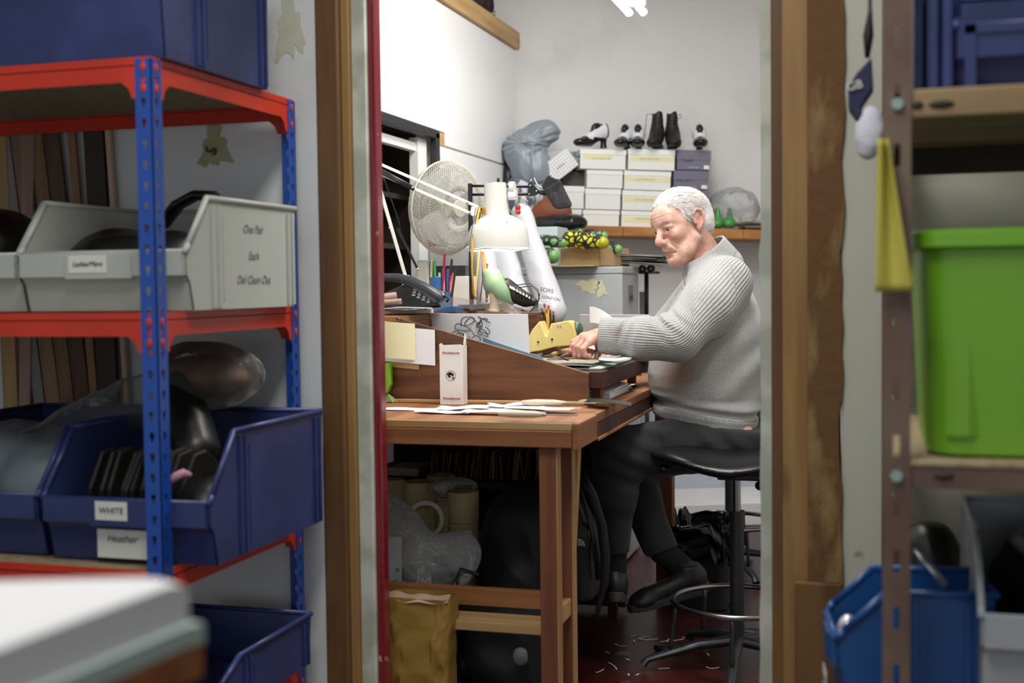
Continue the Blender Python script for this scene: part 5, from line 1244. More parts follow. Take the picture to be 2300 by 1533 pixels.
last_back(1638, 'green shoe last standing upright on the shelf, the fully visible one'); last_back(1612, 'green shoe last mostly hidden behind the neck of the man')
bk = ['#2d2f2e', '#8a7c66', '#3c3a36', '#b8ab95']
for i in range(4):
    a = atB(1675, 512-5*i, .26); g = G().box((-.0, 0, 0), (.16, .14, .009)).xf(rot(0, 0, math.degrees(BROT)+3*i), (a.x, a.y, zs(toU(a))+.003+i*.0105))
    one('notebook', g, mat('notebook_%d' % i, hx(bk[i]), .6), ['bottom dark notebook of the small pile at the right end of the shelf', 'tan notebook second from the bottom of the small pile', 'dark notebook third in the small pile on the shelf', 'cream notebook topmost of the small pile on the shelf'][i], 'book', 'notebooks at the right end of the shelf', bev=.001)
# ---- grey plastic sack, striped cloth, black sack, brown leather, piled on the shelf corner
m_sack = mat('grey_polythene_sack', hx('#8e969e'), .35, var=hx('#7b848d'), vscale=5, bump=.5, bscale=14)
s0 = np.array(atB(1193, 350, .22)); 
def sackf(P):
    c0 = np.array(atB(1178, 335, .24)); c1_ = np.array(atB(1195, 385, .24)); c2_ = np.array(atB(1215, 300, .22)); c3_ = np.array(atB(1195, 420, .24))
    d = smin(s_ell(P, c0, (.075, .06, .08)), s_ell(P, c1_, (.10, .08, .08)), .05); d = smin(d, s_ell(P, c2_, (.075, .05, .05)), .04); d = smin(d, s_ell(P, atB(1160, 330, .24), (.05, .05, .07)), .04)
    th = np.arctan2(P[..., 2]-c0[2]-.02, P[..., 0]-c0[0]-.03)
    return d + .010*nz(P, 19, 95)-.015*crumple(P, 24, 96)-.006*crumple(P, 50, 97) + .004*np.sin(th*22)*np.exp(-((P[..., 2]-c0[2]-.04)/.06)**2)
one('plastic_sack', blob(sackf, s0-[.25, .22, .3], s0+[.25, .22, .25], .005), m_sack, 'grey-blue plastic sack tied at the neck in the back left corner', 'sack', smooth=True)
one('sack_tie', G().tube([atB(1170, 322, .32), atB(1196, 318, .345), atB(1222, 322, .32), atB(1214, 332, .34), atB(1194, 335, .35), atB(1194, 380, .345), atB(1192, 410, .34)], .0035, 8), m_sack, 'drawstring knotted round the neck of the grey-blue sack', 'drawstring', smooth=True)
m_str = mat('striped_cloth', hx('#5c6470'), .7, var=hx('#c9ccd2'), vscale=22, vstretch=(1.5, 1.5, .2), ramp=(.48, .55), bump=.2)
q = np.array(atB(1185, 440, .22)); 
one('striped_cloth', lump(q, (.13, .12, .09), 98, amp=.13, s=22, res=.006, parts=[(q+[-.0, 0, -.05], (.10, .1, .06))]), m_str, 'grey and white striped cloth bundled below the grey-blue sack', 'cloth', smooth=True)
q = np.array(atB(1150, 415, .16)); one('black_bundle', lump(q, (.045, .10, .13), 99, amp=.1, s=20, res=.006), m_leather, 'black bundle squeezed into the back corner by the sack', 'bundle', smooth=True)
q = np.array(atB(1225, 478, .30)); 
one('leather_hide', lump(q, (.13, .05, .075), 101, amp=.08, s=12, res=.006), mat('chestnut_leather', hx('#83492d'), .55, var=hx('#70391f'), vscale=5), 'chestnut brown leather hide hanging over the left end of the shelf', 'leather', smooth=True)
q = np.array(atB(1258, 502, .40)); m_bbag = mat('black_bin_bag', hx('#16171a'), .22, bump=.6, bscale=20)
one('black_bag', lump(q, (.125, .08, .040), 103, amp=.22, s=26, res=.005), m_bbag, 'shiny black plastic bag above the cardboard box of shoe lasts', 'bag', smooth=True)
# ---- filing cabinet
CY = at(1398, 600, d=5.05).y
cx1 = at(1398, 640, Y=CY).x; cz1 = at(1398, 598, Y=CY).z; cx0 = cx1-.47; cdp = at(1434, 640, X=cx1).y-CY
m_cab = mat('grey_cabinet_paint', hx('#b3b6b9'), .45, bump=.04, spots=(hx('#a8aaa6'), 3, .5, .8))
zsm = at(1398, 614, Y=CY).z
g = G().box((cx0, CY, .01), (cx1, CY+cdp, zsm-.001)); lid = G().box((cx0-.002, CY-.002, zsm), (cx1+.002, CY+cdp+.002, cz1))
hnd = G().box((cx1, CY+.12, at(1390, 680, X=cx1).z), (cx1+.006, CY+.20, at(1390, 640, X=cx1).z)); hn2 = G().box((cx1+.004, CY+.13, at(1390, 676, X=cx1).z), (cx1+.008, CY+.19, at(1390, 664, X=cx1).z))
st = stain(1322, 640, .042, .024, 12, m_st2, Y=CY-.0002, drips=2).join(stain(1350, 648, .016, .030, 15, m_st2, Y=CY-.0002, drips=2))
thing('filing_cabinet', 'pale grey steel filing cabinet with glue marks behind the desk', 'cabinet', [('cabinet_body', g, m_cab, {'bev': .004}), ('cabinet_top', lid, m_cab, {'bev': .004}), ('label_holder', hnd, m_stl, {'bev': .001}, [('label', hn2, m_black, {})]), ('glue_mark', st, mat('cream_glue', hx('#d6d2ab'), .6), {})])
# pipes/trolley behind cabinet
a = at(1440, 700, Y=CY+.5)
g = G().tube([at(1452, 612, Y=5.5), at(1452, 735, Y=5.5)], .010, 10).tube([at(1436, 612, Y=5.45), at(1480, 612, Y=5.6)], .006, 8)
g.tube([(at(1452, 735, Y=5.5).x, 5.5, at(1452, 735, Y=5.5).z), (at(1452, 735, Y=5.5).x, 5.5, .0)], .010, 10)
wl = G()
for p in ((1443, 604), (1462, 603)): c = at(*p, Y=5.48); wl.lathe([(.004, -.008), (.018, -.008), (.018, .008), (.004, .008)], c, rot(90, 0, 0), 16)
thing('trolley', 'dark steel trolley frame with two small wheels beside the filing cabinet', 'trolley', [('frame', g, m_black, {'smooth': True}), ('wheel', wl, mat('dark_red_wheel', hx('#4a2626'), .4), {'smooth': 'auto'}), ('panel', G().box((at(1436, 650, Y=5.52).x, 5.52, .3), (at(1450, 650, Y=5.52).x, 5.54, at(1440, 655, Y=5.52).z)), m_cab, {})])
# newspapers on top
g = G(); rs = random.Random(5)
nc = at(1440, 590, Y=5.35)
for i in range(9): g.obox((nc.x-.02+rs.uniform(-.02, .02), 5.35, cz1+.014+i*.005), (.26, .30, .002), rot(rs.uniform(-2, 2), 3+rs.uniform(-2, 2), rs.uniform(-14, 14)))
one('paper_stack', g, mat('aged_grey_paper', hx('#8d8a84'), .8), 'fanned grey papers sticking out behind the cardboard box on the cabinet', 'paper')
# ---- cardboard box with shoe lasts
kx0, kx1 = at(1232, 575, Y=5.0).x, at(1372, 575, Y=5.0).x; ky = CY+.03; kz = cz1+.003; kh = at(1300, 556, Y=ky).z-kz
kx0 = at(1250, 580, Y=ky).x; kx1 = at(1348, 580, Y=ky).x
m_kr = mat('brown_cardboard', hx('#b08f66'), .75, bump=.05)
th = .004
g = G().box((kx0, ky, kz), (kx1, ky+th, kz+kh)).box((kx0, ky, kz), (kx0+th, ky+.28, kz+kh)).box((kx1-th, ky, kz), (kx1, ky+.28, kz+kh)).box((kx0, ky+.276, kz), (kx1, ky+.28, kz+kh)).box((kx0, ky, kz), (kx1, ky+.28, kz+th))
g.xf(rot(0, 0, -14), (0, 0, 0), (kx1, ky, 0))
fl = G().prism([(1218, 598), (1232, 588), (1352, 584), (1358, 591), (1232, 600)], lambda a, b, t: tuple(at(a, b, Y=ky-.045+t*1)), 0, .10)
thing('cardboard_box', 'open brown cardboard box of lasts on top of the filing cabinet', 'box', [('carton', g, m_kr, {'bev': .001}), ('flap', G().box((kx0-.06, ky-.10, kz-.002), (kx1+.0, ky-.012, kz+.004)).xf(rot(0, 0, -3), (0, 0, 0), (kx1, ky, kz)), mat('yellow_brown_card', hx('#b39a5c'), .7), {'bev': .001})])
m_lace = mat('black_yellow_pattern', hx('#d9cf2e'), .5)
def patterned(name, c1, c2, scale=30):
    m = mat(name, c1, .4, spots=None); N, L = nt(m); b_ = N['Principled BSDF']; tc = N.new('ShaderNodeTexCoord'); mp = N.new('ShaderNodeMapping'); mp.inputs['Rotation'].default_value = (0, .6, .5); L.new(tc.outputs['Object'], mp.inputs[0])
    v = N.new('ShaderNodeTexVoronoi'); v.feature = 'DISTANCE_TO_EDGE'; v.inputs['Scale'].default_value = scale; L.new(mp.outputs[0], v.inputs[0])
    r = N.new('ShaderNodeValToRGB'); r.color_ramp.interpolation = 'CONSTANT'; r.color_ramp.elements[0].color = (*hx('#1c2030'), 1); r.color_ramp.elements[1].position = .16; r.color_ramp.elements[1].color = (*c1, 1)
    e = r.color_ramp.elements.new(.09); e.color = (*c2, 1); L.new(v.outputs['Distance'], r.inputs[0]); L.new(r.outputs[0], b_.inputs['Base Color']); return m
m_py = patterned('yellow_web_pattern', hx('#d7d322'), hx('#3a2226'), 42); m_pg = patterned('green_web_pattern', hx('#6da05a'), hx('#2a3048'), 34)
def last_lying(p, q, r0_, r1_, m, name, lab, seed, lift=.01):
    p = np.array(p); q = np.array(q)
    f = lambda P: smin(s_cap(P, p, (p+q)/2, r0_, (r0_+r1_)/2), s_cap(P, (p+q)/2, q, (r0_+r1_)/2*.95, r1_), .02)+.0012*nz(P, 70, seed)
    parts = [('shoe_upper', blob(f, np.minimum(p, q)-.08, np.maximum(p, q)+.08, .004), m, {'smooth': True})]
    return parts
def ly_(name, lab, a, b, Y1, Y2, r0_, r1_, m, mtoe, seed):
    p, q = at(*a, Y=Y1), at(*b, Y=Y2); parts = last_lying(p, q, r0_, r1_, m, name, lab, seed)
    d = (q-p).normalized(); parts.append(('toe', blob(lambda P: s_ell(P, tuple(q+d*r1_*.3), (r1_*1.0,)*3), np.array(q)-.06, np.array(q)+.06, .004), mtoe, {'smooth': True}))
    lc_ = G(); rs = random.Random(seed); up_ = Vector((0, -.3, 1)).normalized(); sd = d.cross(up_).normalized()
    for i in range(6):
        c = p+(q-p)*(.15+.12*i)+up_*(r0_*.75+.004); lc_.tube([c-sd*.02, c+up_*.005, c+sd*.018+d*.012], .0016, 5)
    parts.append(('laces', lc_, mat('dark_red_lace_%d' % seed, hx('#4a1a22'), .6), {'smooth': True}))
    return thing('laced_trainer', lab, 'shoe', parts, 'patterned trainers on the filing cabinet')
mk = lambda c, n: mat(n, hx(c), .35)
m_yg, m_gg = mk('#a5a31c', 'yellow_toe_plastic'), mk('#6fa257', 'green_toe_plastic')
ly_('t', 'yellow and black webbed trainer on top of the cardboard box', (1282, 536), (1350, 545), 5.00, 4.96, .036, .026, m_py, m_yg, 1)
ly_('t', 'green webbed trainer sticking out of the box at the right', (1352, 555), (1386, 559), 5.18, 5.14, .026, .019, m_pg, m_gg, 2)
ly_('t', 'green and navy webbed trainer left of the cardboard box, toe to the right', (1216, 568), (1238, 575), 4.86, 4.84, .033, .028, m_pg, m_gg, 3)
ly_('t', 'green webbed trainer behind the yellow one on the cardboard box', (1300, 528), (1352, 530), 5.14, 5.14, .028, .02, m_pg, m_gg, 4)
ly_('t', 'green trainer with dark red laces beside the pale box', (1215, 540), (1262, 545), 4.98, 4.98, .022, .02, m_pg, m_gg, 6)
a = at(1202, 535, Y=5.12)
one('pale_box', G().box((at(1196, 520, Y=5.15).x, 5.12, cz1+.005), (at(1256, 520, Y=5.15).x, 5.3, at(1230, 509, Y=5.12).z)), mat('pale_blue_white_card', hx('#c9d5d8'), .6), 'pale blue-white box behind the trainers on the filing cabinet', 'box', bev=.002)
# ---- brown rolls on the ledge at top left and dark shoe
m_br2 = mat('brown_leather_rolls', hx('#4a3a2f'), .6, var=hx('#2e2622'), vscale=9)
yy = at(1085, 10, X=XL-.12).y
g = G()
for i, (dy, dz, r) in enumerate(((0, .05, .045), (.09, .05, .045), (.19, .05, .05), (.05, .125, .045), (.14, .125, .045))):
    pass
for i, (dy, dz, r) in enumerate(((0, .05, .045), (.09, .05, .045), (.19, .05, .05), (.05, .125, .045), (.14, .125, .045))):
    g = G(); sp = []
    for t in np.linspace(0, 14, 60): rr_ = r*(.25+.75*t/14); sp.append((yy-.1+dy+rr_*math.cos(t), zt+.055+dz+rr_*math.sin(t)))
    vs = []; 
    for x in (XL-.09, XL-.5): vs += [(x, a_, b_) for a_, b_ in sp]
    n = len(sp); g.add(vs, [(k, k+1, n+k+1, n+k) for k in range(n-1)])
    o = one('leather_roll', g, m_br2, ['rolled brown leather at the near end of the storage ledge', 'rolled brown leather second along the storage ledge', 'rolled brown leather at the far end of the pile on the ledge', 'rolled brown leather on top of the near two rolls', 'rolled brown leather on top of the far two rolls'][i], 'leather roll', 'leather rolls on the storage ledge', smooth=True)
    md = o.modifiers.new('s', 'SOLIDIFY'); md.thickness = .003
p = at(1140, 62, X=XL-.06)
one('dark_sole', lump(p+Vector((-.02, -.02, .0)), (.02, .06, .02), 120, amp=.05, res=.004), m_leather, 'small dark sole lying on the ledge near the back corner', 'sole', smooth=True).rotation_euler = (math.radians(20), 0, 0)
# ---- fluorescent light above
LXx = None
p = at(1412, 28, d=5.0); q = at(1445, 27, d=5.0)
m_tube = mat('lit_fluorescent_tube', (1, 1, 1), .4, emit=((1, .99, .97), 22))
g = [G().cyl((c.x, c.y-.9, c.z), (c.x, c.y, c.z), .014, None, 14) for c in (p, q)]
cap_ = G()
for c in (p, q): cap_.cyl((c.x, c.y-.002, c.z), (c.x, c.y+.012, c.z), .016, None, 14)
bat = G().box(((p.x+q.x)/2-.035, p.y-.95, p.z+.03), ((p.x+q.x)/2+.035, p.y+.05, p.z+.075))
wi = G().cyl(((p.x+q.x)/2, p.y-.8, p.z+.075), ((p.x+q.x)/2, p.y-.8, HZ), .004).cyl(((p.x+q.x)/2, p.y-.05, p.z+.075), ((p.x+q.x)/2, p.y-.05, HZ), .004)
thing('fluorescent_light', 'lit twin fluorescent tube fitting hanging from the ceiling', 'ceiling light', [('tube', g[0], m_tube, {'smooth': 'auto'}), ('tube', g[1], m_tube, {'smooth': 'auto'}), ('end_cap', cap_, m_wmetal, {'smooth': 'auto'}), ('batten', bat, m_wmetal, {'bev': .004}), ('wire', wi, m_chrome, {})])
# ---- things under the bench
U = lambda px, py, Y: at(px, py, Y=Y)
# low storage shelf under the bench
SX0, SX1 = XL+.02, BX-.10
zsh2 = U(1000, 1345, 3.3).z; zup = U(1100, 1065, 4.0).z
m_cream_tape = mat('cream_masking_tape', hx('#c9b98c'), .5, var=hx('#bba97a'), vscale=6, vstretch=(.2, .2, 8)); m_tside = mat('tape_side', hx('#8d7a58'), .6)
unit = [('shelf_board', G().box((XL+.01, 3.26, zsh2-.03), (BX-.16, 4.2, zsh2-.002)), m_dark, {})]
unit += [('shelf_board', G().box((XL+.01, 3.85, zup-.025), (BX-.16, 4.25, zup-.001)), m_dark, {}), ('back_panel', G().box((XL+.01, 4.25, .02), (BX-.16, 4.27, .78)), m_dark, {}),
         ('side_panel', G().box((BX-.16, 3.26, .0), (BX-.14, 3.30, zsh2)), m_dark, {})]
for x in (XL+.03, BX-.20): unit.append(('leg', G().box((x, 4.15, 0), (x+.03, 4.18, zup-.026)), m_dark, {}))
thing('storage_shelf', 'dark two-tier storage shelf under the workbench', 'shelf', unit)
def tape_roll(px, py_top, py_bot, w, Y, lab, wrap=None):
    c = U(px, (py_top+py_bot)/2, Y); z1, z0 = U(px, py_top, Y).z, U(px, py_bot, Y).z; r = w
    g = G().lathe([(r*.55, z0), (r, z0), (r, z1), (r*.55, z1), (r*.55, z0)], (c.x, Y, 0), None, 36)
    cr = G().lathe([(r*.50, z0), (r*.549, z0), (r*.549, z1+.001), (r*.50, z1+.001), (r*.50, z0)], (c.x, Y, 0), None, 30)
    P = [('tape', g, m_cream_tape, {'smooth': 'auto'}), ('core', cr, m_tside, {'smooth': 'auto'})]
    if wrap: P.append(('paper_label', G().sheet(lambda u, v: (c.x+(r+.001)*math.sin(-.1+u*1.0), Y-(r+.001)*math.cos(-.1+u*1.0), z0+(z1-z0)*(.2+.6*v)), 8, 1), m_paper, {}))
    return thing('tape_roll', lab, 'tape', P, 'stacked rolls of masking tape under the bench')
ty_ = 3.62
y0b = zsh2
def stack(px, ys, w, Y, labs, wraps=()):
    for i in range(len(ys)-1): tape_roll(px, ys[i], ys[i+1]-1, w, Y, labs[i], wrap=(i in wraps))
stack(883, [1075, 1130, 1190, 1250, 1310], .037, ty_+.05, ['topmost tape roll of the leftmost column, by the red frame', 'second tape roll down in the leftmost column', 'third tape roll down in the leftmost column', 'bottom tape roll of the leftmost column'])
stack(942, [1080, 1134, 1190, 1250, 1320], .047, ty_-.06, ['topmost tape roll of the tall column behind the loose white ring', 'second tape roll down, seen through the loose white ring', 'third tape roll down in the column behind the white ring', 'bottom tape roll of the column behind the white ring'])
stack(990, [1066, 1120, 1180, 1240], .045, ty_+.12, ['topmost tape roll of the column furthest back', 'second tape roll down in the column furthest back', 'third tape roll down in the column furthest back'])
stack(1041, [1102, 1171, 1240, 1310], .046, ty_-.12, ['topmost tape roll of the right column, in torn film', 'second tape roll down in the right column, with a printed label', 'bottom tape roll of the right column'], (1,))
c = U(960, 1160, 3.42)
rr2 = .5*(U(996, 1160, 3.42).x-U(917, 1160, 3.42).x)
g = G().lathe([(rr2*.78, -.012), (rr2, -.012), (rr2, .012), (rr2*.78, .012), (rr2*.78, -.012)], U(957, 1166, 3.44), rot(82, 0, 12), 40)
one('tape_ring', g, mat('white_tape', hx('#cfccc6'), .5), 'loose white tape ring leaning on the columns of tape', 'tape', smooth='auto')
one('film_wrap', blob(lambda P: np.abs(s_ell(P, tuple(U(1020, 1095, ty_-.10)), (.07, .05, .03)))-.002+.006*nz(P, 40, 3), np.array(U(1020, 1095, ty_-.1))-.1, np.array(U(1020, 1095, ty_-.1))+.1, .004), m_film2, 'torn clear film on top of the right column of tape', 'film', smooth=True)
# card files on upper shelf
rs = random.Random(21)
cards = ['#6e5a41', '#55452f', '#3f3426', '#7a6448', '#8a7a62', '#4b3c2b']
for i in range(30):
    x = U(985+i*8.4, 1060, 3.95).x; h = .075+rs.uniform(0, .035); t = rs.uniform(.0035, .008)
    g = G().obox((0, 0, h/2), (t, .16, h), None).xf(rot(0, rs.uniform(-9, 9), rs.uniform(-4, 4)), (x, 3.96, zup+.003))
    lab = 'brown card wallet filed upright on the dark shelf under the bench'
    o = one('card_wallet', g, bpy.data.materials.get('card_%d' % (i % 6)) or mat('card_%d' % (i % 6), hx(cards[i % 6]), .8), lab, 'card wallet', 'row of card wallets on the dark shelf under the bench')
one('grey_carton', G().box((U(895, 1060, 4.0).x, 3.9, zup+.001), (U(962, 1060, 4.0).x, 4.05, U(930, 1052, 3.9).z)), m_cab, 'low grey carton left of the card wallets under the bench', 'box', bev=.002)
for i, (x0, x1, yt, yb) in enumerate(((1074, 1150, 1195, 1250), (1072, 1140, 1252, 1320))):
    a, b = U(x0, yb, 3.72), U(x1, yt, 3.72); one('carton', G().box((a.x, 3.72, a.z+.001), (b.x, 3.9, b.z)), mat('dim_pink_card_%d' % i, hx('#6f5c50'), .8), ['pinkish brown carton beside the backpack, upper one', 'brown carton beside the backpack, beneath the pinkish one'][i], 'box', bev=.002)
# clear plastic bags in the lower left
m_film3 = clear('cloudy_plastic', (.80, .82, .83), .16, .14, 1, 22)
b1 = np.array(U(905, 1235, 3.22)); b2 = np.array(U(985, 1265, 3.2)); b3 = np.array(U(1035, 1245, 3.24))
zf = zsh2+.004
def bag1(P):
    d = smin(s_ell(P, b1, (.075, .07, .115)), s_ell(P, b2, (.085, .075, .075)), .05); d = smin(d, s_ell(P, b3, (.05, .05, .065)), .04); d = smin(d, s_ell(P, b1+[-.05, 0, .05], (.05, .05, .10)), .04)
    return np.maximum(d + .010*nz(P, 20, 133)-.012*crumple(P, 30, 134), zf-P[..., 2])
one('plastic_bag', blob(bag1, b1-[.15, .14, .2], b3+[.12, .16, .2], .005), m_film3, 'big cloudy clear plastic bag under the bench by the red frame', 'bag', smooth=True)
q = U(942, 1302, 3.18)
one('crumpled_tissue', lump((q.x, 3.2, zf+.035), (.028, .03, .03), 140, amp=.2, s=50, res=.0035), mat('lilac_white_tissue', hx('#b3b0c2'), .8), 'crumpled lilac-white tissue in the cloudy plastic bag', 'tissue', smooth=True)
g = G().sheet(lambda u, v: tuple(U(868+34*u, 1205+110*v+8*u*v, 3.10+.03*u)), 10, 10, .001)
g0_ = g
g = text('IE', .016, U(893, 1280, 3.095), (1, 0, 0), (-.1, 0, 1)).join(text('ME', .018, U(883, 1310, 3.095), (1, 0, .6), (-.5, 0, 1)))
thing('printed_bag', 'pale printed plastic bag edge right beside the red frame', 'bag', [('film', g0_, mat('translucent_white_plastic', hx('#9da3a8'), .35), {'smooth': 'auto'}), ('lettering', g, m_ink, {})])
one('shoe_in_bag', lump((U(1005, 1305, 3.3).x, 3.3, zf+.045), (.05, .05, .04), 143, amp=.12, s=30, res=.005), m_leather, 'black shoe showing through the cloudy plastic bag', 'shoe', smooth=True)
# backpack
m_pack = mat('black_nylon', hx('#0f0f11'), .55, bump=.25, bscale=25)
k1 = np.array(U(1190, 1215, 3.46)); k2 = np.array(U(1170, 1310, 3.42)); k3 = np.array(U(1285, 1240, 3.44))
zk = zf-.002
def packf(P):
    d = smin(s_ell(P, k1, (.135, .12, .175)), s_ell(P, k2, (.13, .12, .10)), .06); d = smin(d, s_ell(P, k3+[-.03, 0, 0], (.10, .10, .19)), .05)
    d = smin(d, s_box(P, k3+np.array([.035, -.01, -.03]), (.035, .075, .12), .03), .02)
    return np.maximum(d + .006*nz(P, 22, 150)-.005*crumple(P, 30, 151), zk-P[..., 2])
pk = blob(packf, k1-[.25, .2, .3], k3+[.2, .2, .26], .006)
lg = G(); lc0 = U(1301, 1217, 3.30)
lx_ = k3[0]+.068
sp_ = G().tube([U(1308, 1070, 3.36), U(1330, 1110, 3.36), U(1352, 1180, 3.36), U(1360, 1250, 3.36), U(1358, 1310, 3.36), U(1340, 1380, 3.36), U(1325, 1390, 3.36)], [.012, .014, .014, .014, .012, .006, .003], 8, flat=.5)
sp_.tube([U(1302, 1100, 3.40), U(1322, 1160, 3.38), U(1340, 1230, 3.38), U(1344, 1300, 3.38)], .008, 8)
lp = G().tube([U(1075, 1290, 3.16), U(1035, 1278, 3.14), U(1026, 1300, 3.13), U(1032, 1330, 3.12), U(1060, 1345, 3.12), U(1085, 1335, 3.14)], .010, 8, flat=.5)
zp = G().tube([U(1318, 1150, 3.30), U(1330, 1200, 3.30), U(1334, 1260, 3.30)], .0025, 6).tube([U(1321, 1190, 3.29), U(1322, 1212, 3.29)], .003, 6)
arc = G()
for r_ in (.020, .0135, .007):
    c = U(1298, 1225, 3.27); vs = []
    for t in np.linspace(0, math.pi/2, 12): 
        for q_ in (r_, r_-.0045): vs.append((c.x+q_*math.sin(t), c.y-.0, c.z+q_*math.cos(t)))
    arc.add(vs, [(2*i, 2*i+1, 2*i+3, 2*i+2) for i in range(11)])
thing('backpack', 'large black backpack leaning under the bench against its legs', 'backpack', [('pack_body', pk, m_pack, {'smooth': True}), ('shoulder_strap', sp_, m_pack, {'smooth': True}), ('strap_loop', lp, m_pack, {'smooth': True}), ('zip', zp, m_blk, {'smooth': True}), ('logo_arcs', arc, mat('cream_embroidery', hx('#b8b2a0'), .7), {})])
# gold paper sack
m_gold = mat('gold_brown_paper', hx('#a9873f'), .5, var=hx('#967434'), vscale=5, bump=.5, bscale=8, detail=3)
gy_ = 2.86
ga, gb_ = U(862, 1340, gy_), U(1004, 1345, gy_)
def fs(u, v):
    k = u*4; cx_, w_, dp = (ga.x+gb_.x)/2, (gb_.x-ga.x)/2, .045
    ca_, sa2 = math.cos(2*math.pi*u), math.sin(2*math.pi*u); x = math.copysign(abs(ca_)**.3, ca_); y = math.copysign(abs(sa2)**.3, sa2)
    z = ga.z*(1-v)+.002*v; front = max(0, -y)
    dx = .004*math.sin(v*8+1)*x+.003*noise.noise((x*2, v*9, 1)); dy = .010*noise.noise((x*3, v*7, 2))+.012*abs(noise.noise((x*5+v*4, v*6, 5)))*front-.014*math.exp(-((x-.55)/.22)**2-((v-.30)/.07)**2)+.012*math.exp(-((x-.30)/.12)**2-((v-.30)/.16)**2)
    return (cx_+w_*x+dx, gy_+dp+dp*y+dy, z)
g = G().sheet(fs, 120, 60)
rim_ = G().sheet(lambda u, v: (ga.x+(gb_.x-ga.x)*u, gy_-.002+.006*math.sin(u*9)+.03*v, ga.z+.004+.003*math.sin(u*14)+.002*v-.012*(1-v)), 24, 3, .001)
thing('paper_sack', 'gold-brown paper sack standing in front of the lower shelf by the red frame', 'paper sack', [('sack_body', g, m_gold, {'smooth': 'auto'}), ('folded_rim', rim_, mat('pale_inner_paper', hx('#c3a08a'), .7), {'smooth': 'auto'})])
# floor level: blue bin, dark bags
fb_ = bin_at(U(1000, 1440, 3.3).x-.12, 3.25, .001, .24, .34, U(1050, 1440, 3.3).z*.0+.20, 'deep blue bin on the floor beneath the lower shelf', mat('royal_blue_plastic', hx('#1d2c9c'), .35), lip=.5, front=.1, rz=12)
one('black_bag', lump((U(1150, 1480, 3.25).x, 3.28, .12), (.13, .12, .16), 160, amp=.12, s=18, res=.007, flat=.003), mat('dull_black_cloth', hx('#1c1d1d'), .7, bump=.3), 'black cloth bag on the floor behind the table leg', 'bag', smooth=True)
one('black_shoe', lump((U(1035, 1500, 3.2).x, 3.34, .08), (.05, .10, .05), 163, amp=.1, s=25, res=.005), m_leather, 'black shoe lying in the deep blue bin', 'shoe', smooth=True)
one('grey_knot', lump((U(1165, 1465, 3.12).x, 3.13, .17), (.018, .018, .022), 165, amp=.2, s=60, res=.003), mat('grey_cord', hx('#8b8a86'), .7), 'small grey knot on top of the black cloth bag', 'knot', smooth=True)
# ---- bin with black liner
bc = at(1535, 1420, Z=0.0); bcy = at(1535, 1400, d=4.55)
bX, bY = bcy.x, bcy.y
ztop = at(1575, 1160, d=4.5).z
def rr_sec(w, d, z, cx, cy, rad=.04): return [(x, y, z) for x, y in rrect(cx, cy, w, d, rad, 5)]
def loft(secs, capb=True):
    n = len(secs[0]); vs = [p for s in secs for p in s]; fs = [(i*n+k, i*n+(k+1) % n, (i+1)*n+(k+1) % n, (i+1)*n+k) for i in range(len(secs)-1) for k in range(n)]
    if capb: fs.append(tuple(range(n))[::-1])
    return G().add(vs, fs)
p = at(1560, 1300, d=4.45); bX, bY = p.x+.015, p.y+.05
hw = .5*(at(1625, 1300, d=4.45).x-at(1470, 1300, d=4.45).x)
body = loft([rr_sec(hw*.86, .11, .002, bX, bY), rr_sec(hw, .135, ztop-.05, bX, bY), rr_sec(hw*.98, .133, ztop-.05, bX, bY), rr_sec(hw*.84, .108, .01, bX, bY)])
def liner_pt(u, v):
    a = 2*math.pi*u; k = [(.80, -.12), (.97, -.02), (1.06, .004), (1.10, -.02), (1.08, -.07), (1.10, -.13)]
    t = v*5; i = min(int(t), 4); f_ = t-i; s = k[i][0]*(1-f_)+k[i+1][0]*f_; dz = k[i][1]*(1-f_)+k[i+1][1]*f_
    ca, sa_ = math.cos(a), math.sin(a); pw_ = .35; x = math.copysign(abs(ca)**pw_, ca); y = math.copysign(abs(sa_)**pw_, sa_)
    n_ = noise.noise((ca*4, sa_*4, v*6))*.10+noise.noise((ca*14, sa_*14, v*9))*.05
    return (bX+hw*(s+n_*.7)*x, bY+.135*(s+n_)*y, ztop+dz+.03*noise.noise((ca*6, sa_*6, 3)))
lin = G().sheet(liner_pt, 140, 24)
thing('waste_bin', 'dark plastic waste bin lined with a shiny black bag, behind the feet of the man', 'bin', [('bin_body', body, mat('charcoal_plastic', hx('#232326'), .5), {'smooth': 'auto'}), ('bin_liner', lin, mat('glossy_black_liner', hx('#0c0c0e'), .14, bump=.6, bscale=16), {'smooth': True})])
# bench leg board behind
one('timber_post', G().box((at(1472, 1100, d=4.5).x, at(1472, 1100, d=4.5).y, 0), (at(1500, 1100, d=4.5).x, at(1472, 1100, d=4.5).y+.03, BZ-.03)), m_bwz, 'short wooden post beyond the knees of the man', 'post', bev=.002)
